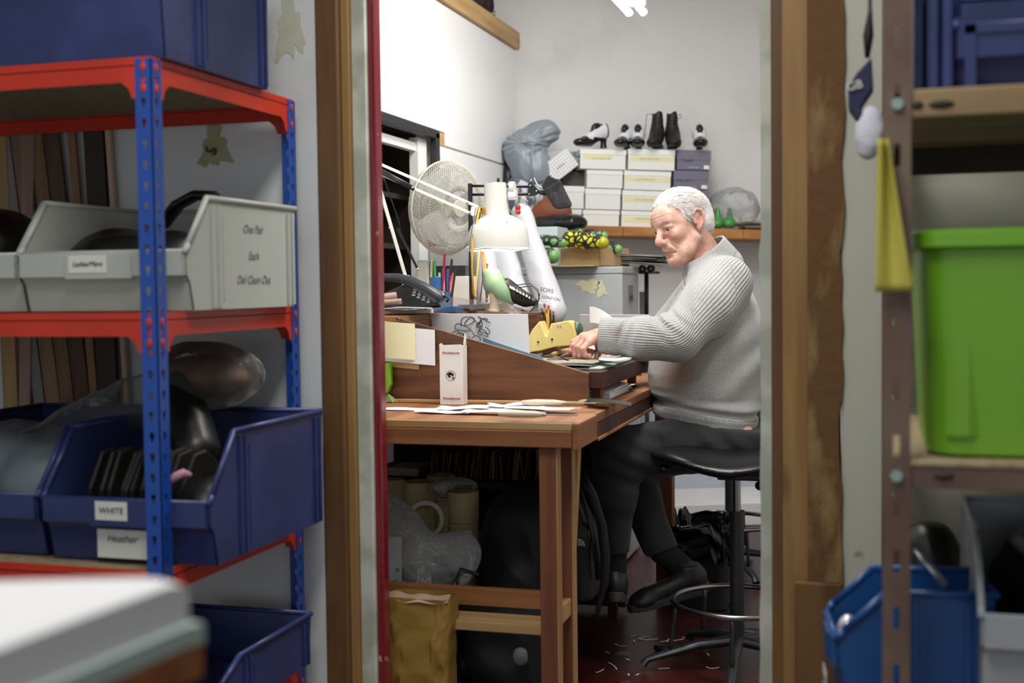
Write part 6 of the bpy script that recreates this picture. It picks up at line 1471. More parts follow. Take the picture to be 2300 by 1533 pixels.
# ---- stools
m_vinyl = mat('black_vinyl', hx('#121316'), .28, bump=.1); m_steel = mat('dark_grey_steel', hx('#3a3c3f'), .35, .5); m_chr = mat('dull_chrome', hx('#9a9a9c'), .25, 1)
sbase = at(1656, 1462, Z=.05); SXc, SYc = sbase.x, sbase.y
sd_ = (sbase-EYE).dot(fwd)
zseat = at(1640, 1012, d=sd_).z
zring = at(1660, 1348, d=sd_).z; rring = .5*(at(1803, 1340, d=sd_).x-at(1516, 1340, d=sd_).x)/math.cos(YAW)
def stool(cx, cy, zs_, ang0, label, seat=True, name='stool'):
    P = []
    col = G().cyl((cx, cy, .07), (cx, cy, zs_-.19), .021, None, 24).cyl((cx, cy, zs_-.19), (cx, cy, zs_-.175), .024, None, 24)
    pis = G().cyl((cx, cy, zs_-.175), (cx, cy, zs_-.05), .012, None, 16)
    P += [('column', col, m_steel, {'smooth': 'auto'}), ('gas_piston', pis, m_chr, {'smooth': 'auto'})]
    for k in range(5):
        a = ang0+2*math.pi*k/5; d = Vector((math.cos(a), math.sin(a), 0)); c0 = Vector((cx, cy, .085))
        P.append(('leg', G().tube([c0+d*.01, c0+d*.12+Vector((0, 0, -.012)), c0+d*.27+Vector((0, 0, -.05)), c0+d*.285+Vector((0, 0, -.066))], [.022, .017, .013, .016], 12, flat=.8), m_steel, {'smooth': 'auto'}))
    rg = G().tube([(cx+rring*math.cos(t), cy+rring*math.sin(t), zring) for t in np.linspace(0, 2*math.pi, 65)[:-1]], .0085, 10, closed=True)
    P.append(('foot_ring', rg, m_chr, {'smooth': True}))
    for k in range(5):
        a = ang0+2*math.pi*k/5; d = Vector((math.cos(a), math.sin(a), 0)); p0 = Vector((cx, cy, zring-.005))+d*rring*.985; p1 = Vector((cx, cy, .05))+d*.20
        P.append(('ring_strut', G().tube([p0, p0+Vector((0, 0, -.03)), p1+Vector((0, 0, .03)), p1], .0065, 8), m_steel, {'smooth': True}))
    if seat:
        def fseat(PP):
            x = (PP[..., 0]-cx); y = PP[..., 1]-cy; z = PP[..., 2]-zs_
            top = s_ell(PP, (cx-.03, cy, zs_-.028), (.235, .20, .030)); hump = .018*np.cos(np.clip(x/.22, -1, 1)*3.1)
            q = PP.copy(); q[..., 2] = q[..., 2]+hump*.8; return s_ell(q, (cx-.02, cy, zs_-.020), (.235, .20, .034))
        P.append(('seat', blob(fseat, (cx-.3, cy-.24, zs_-.1), (cx+.26, cy+.24, zs_+.06), .006), m_vinyl, {'smooth': True}))
        P.append(('seat_plate', G().box((cx-.05, cy-.07, zs_-.075), (cx+.14, cy+.07, zs_-.045)), m_blk, {'bev': .006}))
        P.append(('adjust_knob', G().ball((cx+.075, cy-.08, zs_-.085), .014).ball((cx-.205, cy-.07, zs_-.045), (.02, .02, .012)), m_blk, {'smooth': True}))
    return thing(name, label, 'stool', P)
stool(SXc, SYc, zseat, math.radians(200), 'black vinyl drafting stool with a chrome foot ring under the man')
s2 = at(1641, 1300, d=4.98)
stool(s2.x, s2.y, zseat, math.radians(80), 'second black stool standing behind the one the man sits on')
# blue chair back & box behind man at the door edge
bb = at(1712, 860, d=4.9)
g = G().box((bb.x-.03, bb.y, at(1712, 945, d=4.9).z), (bb.x+.25, bb.y+.03, at(1712, 785, d=4.9).z))
lg2 = G()
for dx in (.06, .2): lg2.cyl((bb.x+dx, bb.y+.015, 0), (bb.x+dx, bb.y+.015, at(1712, 940, d=4.9).z), .012)
thing('blue_chair', 'dark blue chair back just showing beyond the back of the man', 'chair', [('backrest', g, mat('navy_upholstery', hx('#23285c'), .7), {'bev': .01}), ('leg', lg2, m_blk, {}), ('seat', G().box((bb.x-.03, bb.y-.3, .43), (bb.x+.25, bb.y+.02, .47)), m_blk, {'bev': .01})])
# scraps on floor
m_scr = mat('white_offcut', hx('#d9d5cc'), .7)
rs = random.Random(12)
sc_px = [(1425, 1427), (1440, 1432), (1455, 1436), (1468, 1422), (1425, 1440), (1500, 1437), (1520, 1437), (1510, 1461), (1557, 1455), (1380, 1495), (1365, 1465), (1413, 1517), (1432, 1514), (1480, 1470), (1600, 1500), (1650, 1524), (1540, 1430), (1395, 1450), (1410, 1480), (1590, 1470), (1345, 1508), (1490, 1500)]
for i, (px, py) in enumerate(sc_px):
    c = at(px, py, Z=.002); L0 = rs.uniform(.006, .022) if i not in (2, 5, 9, 6) else .03; a = rs.uniform(0, 6.28) if i not in (2, 9) else (.2 if i == 2 else -.9)
    pts = [(c.x+L0*t*math.cos(a)+.25*L0*t*t*math.sin(a), c.y+L0*t*math.sin(a)*1.3, .002+.002*(i % 3)*t*t) for t in (-1, -.5, 0, .5, 1)]
    one('leather_scrap', G().tube(pts, .0022, 5, flat=.5), m_scr, 'small curled white offcut scattered on the dark red floor', 'scrap', 'white offcuts on the floor by the stool')
for i, (px, py) in enumerate(((1505, 1462), (1600, 1425), (1690, 1425))):
    c = at(px, py, Z=0); one('black_offcut', lump((c.x, c.y, .010), (.05, .03, .012), 170+i, amp=.2, s=40, res=.004, flat=.001), m_leather, ['black leather offcut by the left leg of the stool', 'black leather offcut behind the stool column', 'black leather offcut right of the stool column'][i], 'offcut', smooth=True)
# ================================================================ the man on the stool
def J(px, py, d): return np.array(at(px, py, d=d))
# --- skin material
m_skin = bpy.data.materials.new('skin'); m_skin.use_nodes = True; N, L = nt(m_skin); b_ = N['Principled BSDF']
b_.inputs['Roughness'].default_value = .5; b_.inputs['Subsurface Weight'].default_value = .12; b_.inputs['Subsurface Radius'].default_value = (.012, .005, .003); b_.inputs['Subsurface Scale'].default_value = .6
tc = N.new('ShaderNodeTexCoord'); n1 = N.new('ShaderNodeTexNoise'); n1.inputs['Scale'].default_value = 45; n1.inputs['Detail'].default_value = 5; L.new(tc.outputs['Object'], n1.inputs[0])
r1 = N.new('ShaderNodeValToRGB'); r1.color_ramp.elements[0].position = .35; r1.color_ramp.elements[1].position = .7; r1.color_ramp.elements[0].color = (*hx('#dcb5a4'), 1); r1.color_ramp.elements[1].color = (*hx('#c99684'), 1); L.new(n1.outputs['Fac'], r1.inputs[0])
def attrmix(src, name, col):
    a = N.new('ShaderNodeAttribute'); a.attribute_name = name; mx = N.new('ShaderNodeMix'); mx.data_type = 'RGBA'; L.new(a.outputs['Fac'], mx.inputs[0]); L.new(src, mx.inputs[6]); mx.inputs[7].default_value = (*hx(col), 1); return mx.outputs[2]
c_ = attrmix(r1.outputs[0], 'flush', '#c07868'); c_ = attrmix(c_, 'lip', '#9c5a52'); L.new(c_, b_.inputs['Base Color'])
n2 = N.new('ShaderNodeTexNoise'); n2.inputs['Scale'].default_value = 110; n2.inputs['Detail'].default_value = 4; L.new(tc.outputs['Object'], n2.inputs[0])
bp = N.new('ShaderNodeBump'); bp.inputs['Strength'].default_value = .28; bp.inputs['Distance'].default_value = .003; L.new(n2.outputs['Fac'], bp.inputs['Height']); L.new(bp.outputs[0], b_.inputs['Normal'])
# --- head frame
HD = 3.955
HC = J(1534, 504, HD)
ph, ta, ro = math.radians(31), math.radians(17.5), math.radians(9)
fhv = (-r0*math.cos(ph) - fh*math.sin(ph)); hxv = (fhv*math.cos(ta) - Vector((0, 0, 1))*math.sin(ta)).normalized()
hyv = Vector((0, 0, 1)).cross(hxv).normalized(); hzv = hxv.cross(hyv).normalized()
hyv, hzv = hyv*math.cos(ro)+hzv*math.sin(ro), hzv*math.cos(ro)-hyv*math.sin(ro)
HS = .955
HR = HS*np.array([hxv, hyv, hzv]).T          # local -> world
def H(p): return Vector(HC + HR @ np.array(p, float))
def g3(P, c, s):
    s = np.array(s if hasattr(s, '__len__') else (s,)*3, dtype=np.float32); return np.exp(-(((P-V3(c))/s)**2).sum(-1))
def headf(P):
    x, y, z = P[..., 0], P[..., 1], P[..., 2]; Q = np.stack([x, np.abs(y), z], -1)      # mirrored space
    d = s_ell(P, (-.008, 0, .036), (.096, .0745, .076))
    d = smin(d, s_ell(P, (.030, 0, -.010), (.064, .061, .085)), .025)
    d = smin(d, s_ell(P, (.045, 0, -.070), (.048, .047, .042)), .025)
    d = smin(d, s_cap(Q, (.010, .054, -.052), (.070, .022, -.100), .017, .016), .03)
    d = smin(d, s_ell(P, (.084, 0, -.101), (.019, .022, .017)), .018)
    d = smin(d, s_ell(Q, (.044, .042, -.080), (.024, .016, .022)), .02)
    d = smin(d, s_ell(Q, (.067, .041, -.020), (.024, .020, .019)), .02)            # cheeks
    d = smin(d, s_ell(P, (.074, 0, .043), (.026, .050, .033)), .03)                # forehead
    d = smin(d, s_cap(Q, (.093, .010, .027), (.078, .045, .029), .0085, .008), .014)   # brow
    d = smax(d, -s_ell(Q, (.102, .032, .008), (.017, .018, .0125)), .014)           # sockets
    d = smin(d, s_ell(Q, (.0795, .032, .007), (.0150, .0165, .0145)), .006)         # lids
    d = smin(d, s_cap(Q, (.0925, .020, .0165), (.083, .047, .012), .0042, .0045), .008) # upper lid fold
    d = smin(d, s_cap(Q, (.090, .022, -.008), (.082, .044, -.007), .0048, .004), .008)   # bags
    d = smin(d, s_cap(P, (.093, 0, .016), (.114, 0, -.020), .0080, .0115), .012)        # nose
    d = smin(d, s_ell(P, (.116, 0, -.0285), (.0145, .0132, .0122)), .010)
    d = smin(d, s_ell(Q, (.103, .0135, -.0325), (.0115, .0075, .0085)), .006)
    d = smax(d, -s_ell(Q, (.110, .0075, -.041), (.006, .0035, .004)), .003)
    d = smin(d, s_ell(P, (.086, 0, -.054), (.018, .030, .018)), .016)               # muzzle
    d = smin(d, s_cap(Q, (.1025, .002, -.0625), (.090, .023, -.0685), .0042, .003), .005)
    d = smin(d, s_cap(Q, (.0990, .0, -.0735), (.089, .020, -.0745), .0048, .003), .006)
    d = smax(d, -s_cap(Q, (.106, 0, -.0672), (.089, .028, -.0765), .0022, .0019), .003)
    d = smax(d, -s_cap(Q, (.099, .021, -.034), (.084, .036, -.066), .0016, .0014), .007) # nasolabial
    d = smax(d, -s_cap(Q, (.088, .027, -.074), (.080, .027, -.092), .0012, .001), .006)  # marionette
    d = smax(d, -s_cap(P, (.098, -.012, -.0865), (.098, .012, -.0865), .0022), .009)
    for zz_ in (.050, .060, .070): d = d + .0011*np.exp(-((z-zz_-.012*x*0)/.0016)**2)*np.clip((x-.07)/.02, 0, 1)
    # eye opening
    d = smax(d, -s_ell(Q, (.0970, .0325, .0052), (.0125, .0140, .0066)), .0016)
    # neck
    d = smin(d, s_cap(P, (-.026, 0, -.045), (-.058, 0, -.20), .053, .056), .03)
    d = smin(d, s_cap(P, (.050, 0, -.095), (-.020, 0, -.165), .026, .040), .03)
    # ear
    ex, ey, ez = .002, .0775, .0
    c = .95; 
    e = s_ell(Q, (-.006, .079, .000), (.0175, .0060, .031))
    e = smin(e, s_ell(Q, (.002, .077, -.026), (.008, .006, .012)), .008)
    pts = [(.010, .080, .008), (.010, .084, .024), (-.004, .088, .034), (-.020, .090, .026), (-.023, .089, .006), (-.014, .085, -.014), (.0, .081, -.028)]
    for a, b in zip(pts, pts[1:]): e = smin(e, s_cap(Q, a, b, .0040), .003)
    e = smax(e, -s_ell(Q, (-.005, .087, .004), (.0095, .0065, .0175)), .003)
    e = smin(e, s_cap(Q, (.012, .080, .004), (.011, .081, -.008), .0042), .004)
    return smin(d, e, .006)
gh = blob(headf, (-.14, -.105, -.235), (.14, .105, .14), .0019)
Vh = np.array(gh.v); 
def gs(c, s): return np.exp(-(((Vh*[1, 0, 1]+np.abs(Vh)*[0, 1, 0]-np.array(c))/np.array(s))**2).sum(-1))
flush = np.clip(.75*gs((.117, 0, -.03), (.018, .016, .016))+.6*gs((.075, .042, -.028), (.03, .02, .025))+.7*gs((-.005, .085, 0), (.03, .012, .04))+.35*gs((.08, .0, -.11), (.04, .04, .03))+.4*gs((.088, .034, -.006), (.01, .014, .005)), 0, 1)
lip = np.clip(.75*gs((.098, .0, -.0725), (.014, .020, .0045))+.6*gs((.098, .0, -.064), (.014, .020, .0028)), 0, .9)
body = G(); fl_all = []; lp_all = []
def addb(g, fl=None, lp=None):
    body.join(g); n = len(g.v); fl_all.append(fl if fl is not None else np.full(n, .25)); lp_all.append(lp if lp is not None else np.zeros(n))
gw = G().add((HC + Vh @ HR.T).tolist(), gh.f); addb(gw, flush, lip)
# --- hands
nh = dict(W=(1352, 757, 3.70))
def hand(chains, palm, wr, fore, res=.0021):
    def f(P):
        d = s_cap(P, J(*fore), J(*wr), .030, .025)
        for m_, r in palm: d = smin(d, s_cap(P, J(*wr), J(*m_), .019, r), .014)
        fs_ = None
        for ch in chains:
            e = None; pts = [J(*c[:3]) for c in ch]; rs_ = [c[3] for c in ch]
            for i in range(len(pts)-1):
                q = s_cap(P, pts[i], pts[i+1], rs_[i], rs_[i+1]); e = q if e is None else smin(e, q, .002)
                e = smin(e, np.sqrt(((P-V3(pts[i]))**2).sum(-1))-rs_[i]*1.06, .002)
            fs_ = e if fs_ is None else smin(fs_, e, .0012)
        return smin(d, fs_, .006)
    al = np.array([J(*c[:3]) for ch in chains for c in ch]+[J(*wr), J(*fore)])
    return blob(f, al.min(0)-.035, al.max(0)+.035, res)
near = hand([[(1323, 768, 3.668, .0098), (1309, 783, 3.655, .0092), (1314, 797, 3.660, .0083), (1324, 801, 3.668, .0072)],
             [(1315, 762, 3.690, .0108), (1298, 780, 3.678, .0100), (1303, 798, 3.680, .0092), (1315, 806, 3.688, .0080)],
             [(1309, 757, 3.715, .0112), (1290, 776, 3.708, .0104), (1293, 797, 3.706, .0095), (1305, 808, 3.710, .0082)],
             [(1309, 755, 3.742, .0110), (1290, 768, 3.745, .0102), (1284, 788, 3.745, .0093), (1292, 804, 3.745, .0080)],
             [(1343, 768, 3.735, .0125), (1346, 786, 3.722, .0110), (1340, 803, 3.715, .0088)]],
            [((1326, 766, 3.672), .0135), ((1318, 760, 3.692), .0145), ((1312, 757, 3.716), .015), ((1314, 756, 3.740), .014)], (1350, 756, 3.705), (1400, 760, 3.70))
addb(near, np.full(len(near.v), .38))
far = hand([[(1372, 783, 3.93, .0100), (1360, 793, 3.925, .009), (1357, 803, 3.92, .008)], [(1370, 780, 3.95, .0105), (1355, 790, 3.95, .0095), (1350, 801, 3.945, .0083)],
            [(1370, 778, 3.975, .0105), (1352, 787, 3.98, .0095), (1346, 799, 3.975, .0083)], [(1372, 777, 4.0, .010), (1356, 786, 4.005, .009), (1351, 797, 4.0, .008)],
            [(1385, 790, 3.91, .0118), (1374, 799, 3.895, .0105), (1364, 804, 3.885, .0088)]],
           [((1374, 783, 3.93), .0135), ((1372, 780, 3.95), .0145), ((1372, 778, 3.975), .0145), ((1375, 778, 4.0), .0135)], (1400, 780, 3.96), (1450, 775, 4.04))
addb(far, np.full(len(far.v), .38))
# --- torso sections (py, front px, back px, half width sideways)
TD = 3.98
secs = [(560, 1560, 1640, .075), (585, 1552, 1652, .12), (610, 1540, 1672, .185), (640, 1530, 1690, .215), (680, 1508, 1703, .222), (720, 1488, 1712, .215), (760, 1472, 1718, .21), (800, 1461, 1719, .208), (835, 1456, 1717, .208), (862, 1457, 1713, .205), (880, 1463, 1709, .20), (892, 1471, 1706, .193),
        (903, 1466, 1706, .197), (918, 1464, 1705, .199), (935, 1468, 1703, .197), (970, 1480, 1700, .195)]
SZ, SXc_, SYc_, SA, SB = [], [], [], [], []
for py, f_, k_, hb in secs:
    c = J((f_+k_)/2, py, TD); w_ = (k_-f_)/2/F*TD; a_ = math.sqrt(max(w_**2-(hb*.29)**2, .0009))/.958
    SZ.append(c[2]); SXc_.append(c[0]); SYc_.append(c[1]); SA.append(a_); SB.append(hb)
o_ = np.argsort(SZ); SZ, SXc_, SYc_, SA, SB = [np.array(v)[o_] for v in (SZ, SXc_, SYc_, SA, SB)]
def torso(P, grow=0):
    z = P[..., 2]; cx = np.interp(z, SZ, SXc_); cy = np.interp(z, SZ, SYc_); a_ = np.interp(z, SZ, SA)+grow; b2 = np.interp(z, SZ, SB)+grow
    k = (np.abs((P[..., 0]-cx)/a_)**2.2+np.abs((P[..., 1]-cy)/b2)**2.2)**(1/2.2); d = (k-1)*np.minimum(a_, b2)*.9
    return np.maximum(d, z-SZ[-1])
S1, M1, E1, W1 = J(1628, 636, 3.82), J(1588, 690, 3.755), J(1522, 757, 3.685), J(1353, 753, 3.705)
S2, E2, W2 = J(1590, 650, 4.14), J(1480, 770, 4.16), J(1402, 779, 3.97)
F1 = J(1440, 760, 3.685)
zh0, zh1 = at(1470, 927, d=TD).z, at(1702, 962, d=TD).z; xh0, xh1 = at(1470, 927, d=TD).x, at(1702, 962, d=TD).x
CT, CB = J(1576, 560, 3.95), J(1606, 606, 3.965)
def armf(P):
    d = s_cap(P, S1, M1, .086, .083); d = smin(d, s_cap(P, M1, E1, .083, .070), .03); d = smin(d, s_cap(P, E1, F1, .070, .062), .02); d = smin(d, s_cap(P, F1, W1, .060, .049), .02)
    return d
def folds(P):
    # creases gathered at the inner elbow
    q = J(1500, 715, 3.66); r = np.exp(-(((P-V3(q))**2).sum(-1))/(.055**2)); u_ = (P-V3(q)) @ V3((.55, -.1, .8))
    q2 = J(1385, 745, 3.66); r2 = np.exp(-(((P-V3(q2))**2).sum(-1))/(.05**2)); u2 = (P-V3(q2)) @ V3((.9, 0, -.35))
    q3 = J(1680, 820, 3.85); r3 = np.exp(-(((P-V3(q3))**2).sum(-1))/(.14**2)); u3 = (P-V3(q3)) @ V3((.7, 0, -.7))
    return -.007*r*np.cos(u_*190) - .006*r2*np.cos(u2*210) - .005*r3*np.sin(u3*75)
def sweater(P):
    d = torso(P); ar = armf(P); d = smin(d, ar, .035)
    d = smin(d, np.minimum(s_cap(P, S2, E2, .085, .07), s_cap(P, E2, W2, .068, .05)), .03)
    d = d + folds(P) + .0022*nz(P, 22, 7)
    # hem: cut along a sloping line, gathered fold above it
    zc = np.interp(P[..., 0], [xh0, xh1], [zh0, zh1]); rel = P[..., 2]-zc
    d = d + .008*np.exp(-((rel-.048)/.009)**2)*(P[..., 0] < xh1+.1) - .005*np.exp(-((rel-.068)/.012)**2) - .002*np.exp(-((rel-.03)/.01)**2)
    d = smax(d, -rel, .006)
    # collar
    col = s_cap(P, CT, CB, .081, .094); ax = (CB-CT)/np.linalg.norm(CB-CT); t = (P-V3(CT)) @ V3(ax)
    inner = s_cap(P, CT-ax*.05, CB, .072, .075)
    col = np.maximum(col, -t-.0); d = smin(d, col, .012); d = np.maximum(d, -np.maximum(inner, t-.06))
    d = np.maximum(d, np.where(t < .0, .02, -1))*1.0 if False else d
    # cut above the collar plane near the neck
    nearneck = np.sqrt(((P-V3(CT))**2).sum(-1)) < .13
    d = np.where(nearneck, smax(d, -t-.0, .004), d)
    # cuff end opening and turned-back cuff
    wa = (W1-F1)/np.linalg.norm(W1-F1); tw = (P-V3(W1)) @ V3(wa); nw = np.sqrt(((P-V3(W1))**2).sum(-1))
    cuff = np.maximum(s_cap(P, W1-wa*.052, W1+wa*.02, .058, .052), np.maximum(tw-.008, -tw-.05)); d = smin(d, cuff, .004)
    d = np.where(nw < .11, smax(d, tw-.010, .003), d)
    d = np.where(nw < .12, np.maximum(d, -np.maximum(s_cap(P, W1-wa*.06, W1+wa*.05, .038, .040), -tw-.02)), d)
    # far cuff
    wb = (W2-E2)/np.linalg.norm(W2-E2); t2 = (P-V3(W2)) @ V3(wb); n2_ = np.sqrt(((P-V3(W2))**2).sum(-1)); d = np.where(n2_ < .1, smax(d, t2-.004, .003), d)
    return d
lo = np.array([min(W1[0], W2[0])-.06, min(W1[1], E1[1], S1[1])-.11, zh1-.04]); hi = np.array([xh1+.12, S2[1]+.15, CT[2]+.10])
Vs, Fs_ = surf(sweater, lo, hi, .0042); gsw = G().add_np(Vs, Fs_)
# knit ribs: phase and mask per vertex
P_ = Vs.astype(np.float32)
def around(P, a, b, ref):
    ax = (b-a)/np.linalg.norm(b-a); r_ = np.array(ref, float); r_ -= ax*(r_ @ ax); r_ /= np.linalg.norm(r_); q = np.cross(ax, r_); w = P-a
    return np.arctan2(w @ q, w @ r_)/(2*math.pi)
tocam = -np.array(fwd)
phase = np.zeros(len(Vs)); mask = np.zeros(len(Vs))
da, dt_ = armf(P_), torso(P_)
up_th = around(Vs, S1, E1, tocam); lo_th = around(Vs, F1, W1, tocam)
te = np.clip(((Vs-E1) @ ((W1-E1)/np.linalg.norm(W1-E1)))/.06+.5, 0, 1)
sd1 = (S1-E1)/np.linalg.norm(S1-E1); wd1 = (W1-E1)/np.linalg.norm(W1-E1)
te = np.clip(((Vs-E1) @ ((W1-E1)/np.linalg.norm(W1-E1)))/.09+.5, 0, 1)
onarm = (da < dt_+.004) & (((Vs-S1) @ ((E1-S1)/np.linalg.norm(E1-S1))) > -.06)
up_th = up_th  # keep both running the same sense round the limb
ang_u = -up_th; ang_l = -lo_th
phase = np.where(onarm, 50*(ang_u*(1-te)+ang_l*te), phase); mask = np.where(onarm, 1, mask)
ax = (CB-CT)/np.linalg.norm(CB-CT); tcol = (Vs-CT) @ ax; rc = np.linalg.norm((Vs-CT)-np.outer(tcol, ax), axis=1)
oncol = (tcol < .062) & (rc < .108) & (tcol > -.02); phase = np.where(oncol, 78*around(Vs, CT, CB, -tocam*0+np.array([1, .6, 0])), phase); mask = np.where(oncol, 1, mask)
zc = np.interp(Vs[:, 0], [xh0, xh1], [zh0, zh1]); rel = Vs[:, 2]-zc; onhem = (rel < .036) & ~onarm
ctr = np.array([np.mean(SXc_), np.mean(SYc_)]); thh = np.arctan2(Vs[:, 1]-ctr[1], Vs[:, 0]-ctr[0]); thh = np.where(thh > math.pi/2, thh-2*math.pi, thh)
phase = np.where(onhem, thh/(2*math.pi)*190, phase); mask = np.where(onhem, .8, mask)
m_knit = bpy.data.materials.new('grey_marl_knit'); m_knit.use_nodes = True; N, L = nt(m_knit); b_ = N['Principled BSDF']
b_.inputs['Roughness'].default_value = .95; b_.inputs['Sheen Weight'].default_value = .25; b_.inputs['Specular IOR Level'].default_value = .15
tc = N.new('ShaderNodeTexCoord'); n1 = N.new('ShaderNodeTexNoise'); n1.inputs['Scale'].default_value = 700; n1.inputs['Detail'].default_value = 3; L.new(tc.outputs['Object'], n1.inputs[0])
r1 = N.new('ShaderNodeValToRGB'); r1.color_ramp.elements[0].position = .34; r1.color_ramp.elements[1].position = .62; r1.color_ramp.elements[0].color = (*hx('#838386'), 1); r1.color_ramp.elements[1].color = (*hx('#bebebc'), 1); L.new(n1.outputs['Fac'], r1.inputs[0])
n3 = N.new('ShaderNodeAttribute'); n3.attribute_name = 'stain'; mx = N.new('ShaderNodeMix'); mx.data_type = 'RGBA'; mx.blend_type = 'MULTIPLY'; L.new(n3.outputs['Fac'], mx.inputs[0]); L.new(r1.outputs[0], mx.inputs[6]); mx.inputs[7].default_value = (*hx('#c69a7a'), 1)
L.new(mx.outputs[2], b_.inputs['Base Color'])
ap = N.new('ShaderNodeAttribute'); ap.attribute_name = 'rib_phase'; am = N.new('ShaderNodeAttribute'); am.attribute_name = 'rib_mask'
mu = N.new('ShaderNodeMath'); mu.operation = 'MULTIPLY'; mu.inputs[1].default_value = 2*math.pi; L.new(ap.outputs['Fac'], mu.inputs[0]); si = N.new('ShaderNodeMath'); si.operation = 'SINE'; L.new(mu.outputs[0], si.inputs[0])
m2 = N.new('ShaderNodeMath'); m2.operation = 'MULTIPLY'; L.new(si.outputs[0], m2.inputs[0]); L.new(am.outputs['Fac'], m2.inputs[1])
n4 = N.new('ShaderNodeTexNoise'); n4.inputs['Scale'].default_value = 300; L.new(tc.outputs['Object'], n4.inputs[0]); m3 = N.new('ShaderNodeMath'); m3.operation = 'MULTIPLY_ADD'; L.new(n4.outputs['Fac'], m3.inputs[0]); m3.inputs[1].default_value = .9; L.new(m2.outputs[0], m3.inputs[2])
bp = N.new('ShaderNodeBump'); bp.inputs['Strength'].default_value = .8; bp.inputs['Distance'].default_value = .0013; L.new(m3.outputs[0], bp.inputs['Height']); L.new(bp.outputs[0], b_.inputs['Normal'])
sq = [(J(1490, 850, 3.80), .07, .8), (J(1540, 830, 3.78), .05, .55), (J(1385, 745, 3.64), .02, .5)]
stainv = np.clip(sum(k*np.exp(-((Vs-c)**2).sum(1)/r**2) for c, r, k in sq), 0, .85)
# --- trousers
Hn, Hf = J(1648, 985, 3.87), J(1640, 985, 4.10); K1, K2 = J(1392, 1018, 3.80), J(1425, 1030, 4.06)
A1, A2 = J(1384, 1238, 3.80), J(1486, 1236, 4.00); C1 = J(1376, 1110, 3.80); C2 = J(1440, 1130, 4.03)
def trous(P):
    d = s_ell(P, J(1628, 975, 3.99), (.135, .19, .095))
    n_ = smin(s_cap(P, Hn, K1, .094, .080), smin(s_cap(P, K1, C1, .076, .069), s_cap(P, C1, A1, .069, .040), .03), .025)
    f_ = smin(s_cap(P, Hf, K2, .09, .074), smin(s_cap(P, K2, C2, .070, .062), s_cap(P, C2, A2, .062, .052), .03), .025)
    d = smin(d, n_, .05); d = smin(d, f_, .012)
    # cargo pocket on the near thigh
    ax = (K1-Hn)/np.linalg.norm(K1-Hn); t = (P-V3(Hn)) @ V3(ax); v = (P-V3(Hn)) @ V3((0, 0, 1)) + t*.0; sm = lambda a: 1/(1+np.exp(-np.clip(a, -30, 30)))
    side = (P[..., 1] < Hn[1]-.02)
    vv = P[..., 2]-(Hn[2]+(K1[2]-Hn[2])*t/np.linalg.norm(K1-Hn))
    mk_ = sm((t-.10)/.003)*sm((.255-t)/.003)*sm((vv+.075)/.003)*sm((.065-vv)/.003); d = d-.0055*mk_*side
    mf = sm((t-.10)/.003)*sm((.255-t)/.003)*sm((vv-.008)/.0025)*sm((.07-vv)/.003); d = d-.003*mf*side
    # creases
    kq = np.exp(-(((P-V3(K1))**2).sum(-1))/(.11**2)); d = d-.005*kq*np.sin(((P-V3(K1)) @ V3((.5, 0, 1)))*120+2*nz(P, 8, 3))
    hq = np.exp(-(((P-V3(J(1600, 1010, 3.8)))**2).sum(-1))/(.12**2)); d = d-.004*hq*np.sin((P @ V3((.75, 0, .65)))*110)
    d = d+.0028*nz(P, 26, 12)-.003*crumple(P, 17, 14)
    for a, c in ((A1, C1), (A2, C2)):
        x_ = (a-c)/np.linalg.norm(a-c); tt = (P-V3(a)) @ V3(x_); nn = np.sqrt(((P-V3(a))**2).sum(-1)); d = np.where(nn < .12, smax(d, tt-.004, .003), d)
    zc_ = np.interp(P[..., 0], [xh0, xh1], [zh0, zh1]); return smax(d, P[..., 2]-zc_-.012, .01)
lo = np.array([K1[0]-.12, min(K1[1], Hn[1], A1[1])-.13, A1[2]-.06]); hi = np.array([xh1+.12, Hf[1]+.16, zh0+.04])
gt = blob(trous, lo, hi, .0048)
m_trou = mat('black_twill', hx('#26262a'), .8, bump=.15, bscale=300, sheen=.1)
# inner body under the clothes, kept well inside them
def core(P):
    d = np.maximum(torso(P, -.04), SZ[0]+.05-P[..., 2]); d = smin(d, s_cap(P, S1, E1, .05, .045), .03); d = smin(d, s_cap(P, E1, J(1380, 758, 3.70), .045, .030), .02)
    d = smin(d, s_cap(P, S2, E2, .05, .045), .03); d = smin(d, s_cap(P, E2, J(1425, 777, 4.0), .045, .030), .02)
    d = smin(d, s_cap(P, J(1585, 595, 3.96), J(1603, 640, 3.98), .045, .055), .03)
    d = smin(d, s_ell(P, J(1628, 975, 3.99), (.10, .15, .075)), .04)
    for h_, k_, c_, a_, r in ((Hn, K1, C1, A1, .03), (Hf, K2, C2, A2, .034)):
        d = smin(d, s_cap(P, h_, k_, .065, .05), .03); d = smin(d, s_cap(P, k_, a_, .046, .028), .02)
    return d
cb = blob(core, np.array([J(1384, 757, 3.7)[0]-.08, S1[1]-.16, A1[2]-.05]), np.array([xh1+.1, S2[1]+.1, CT[2]+.02]), .009); addb(cb)
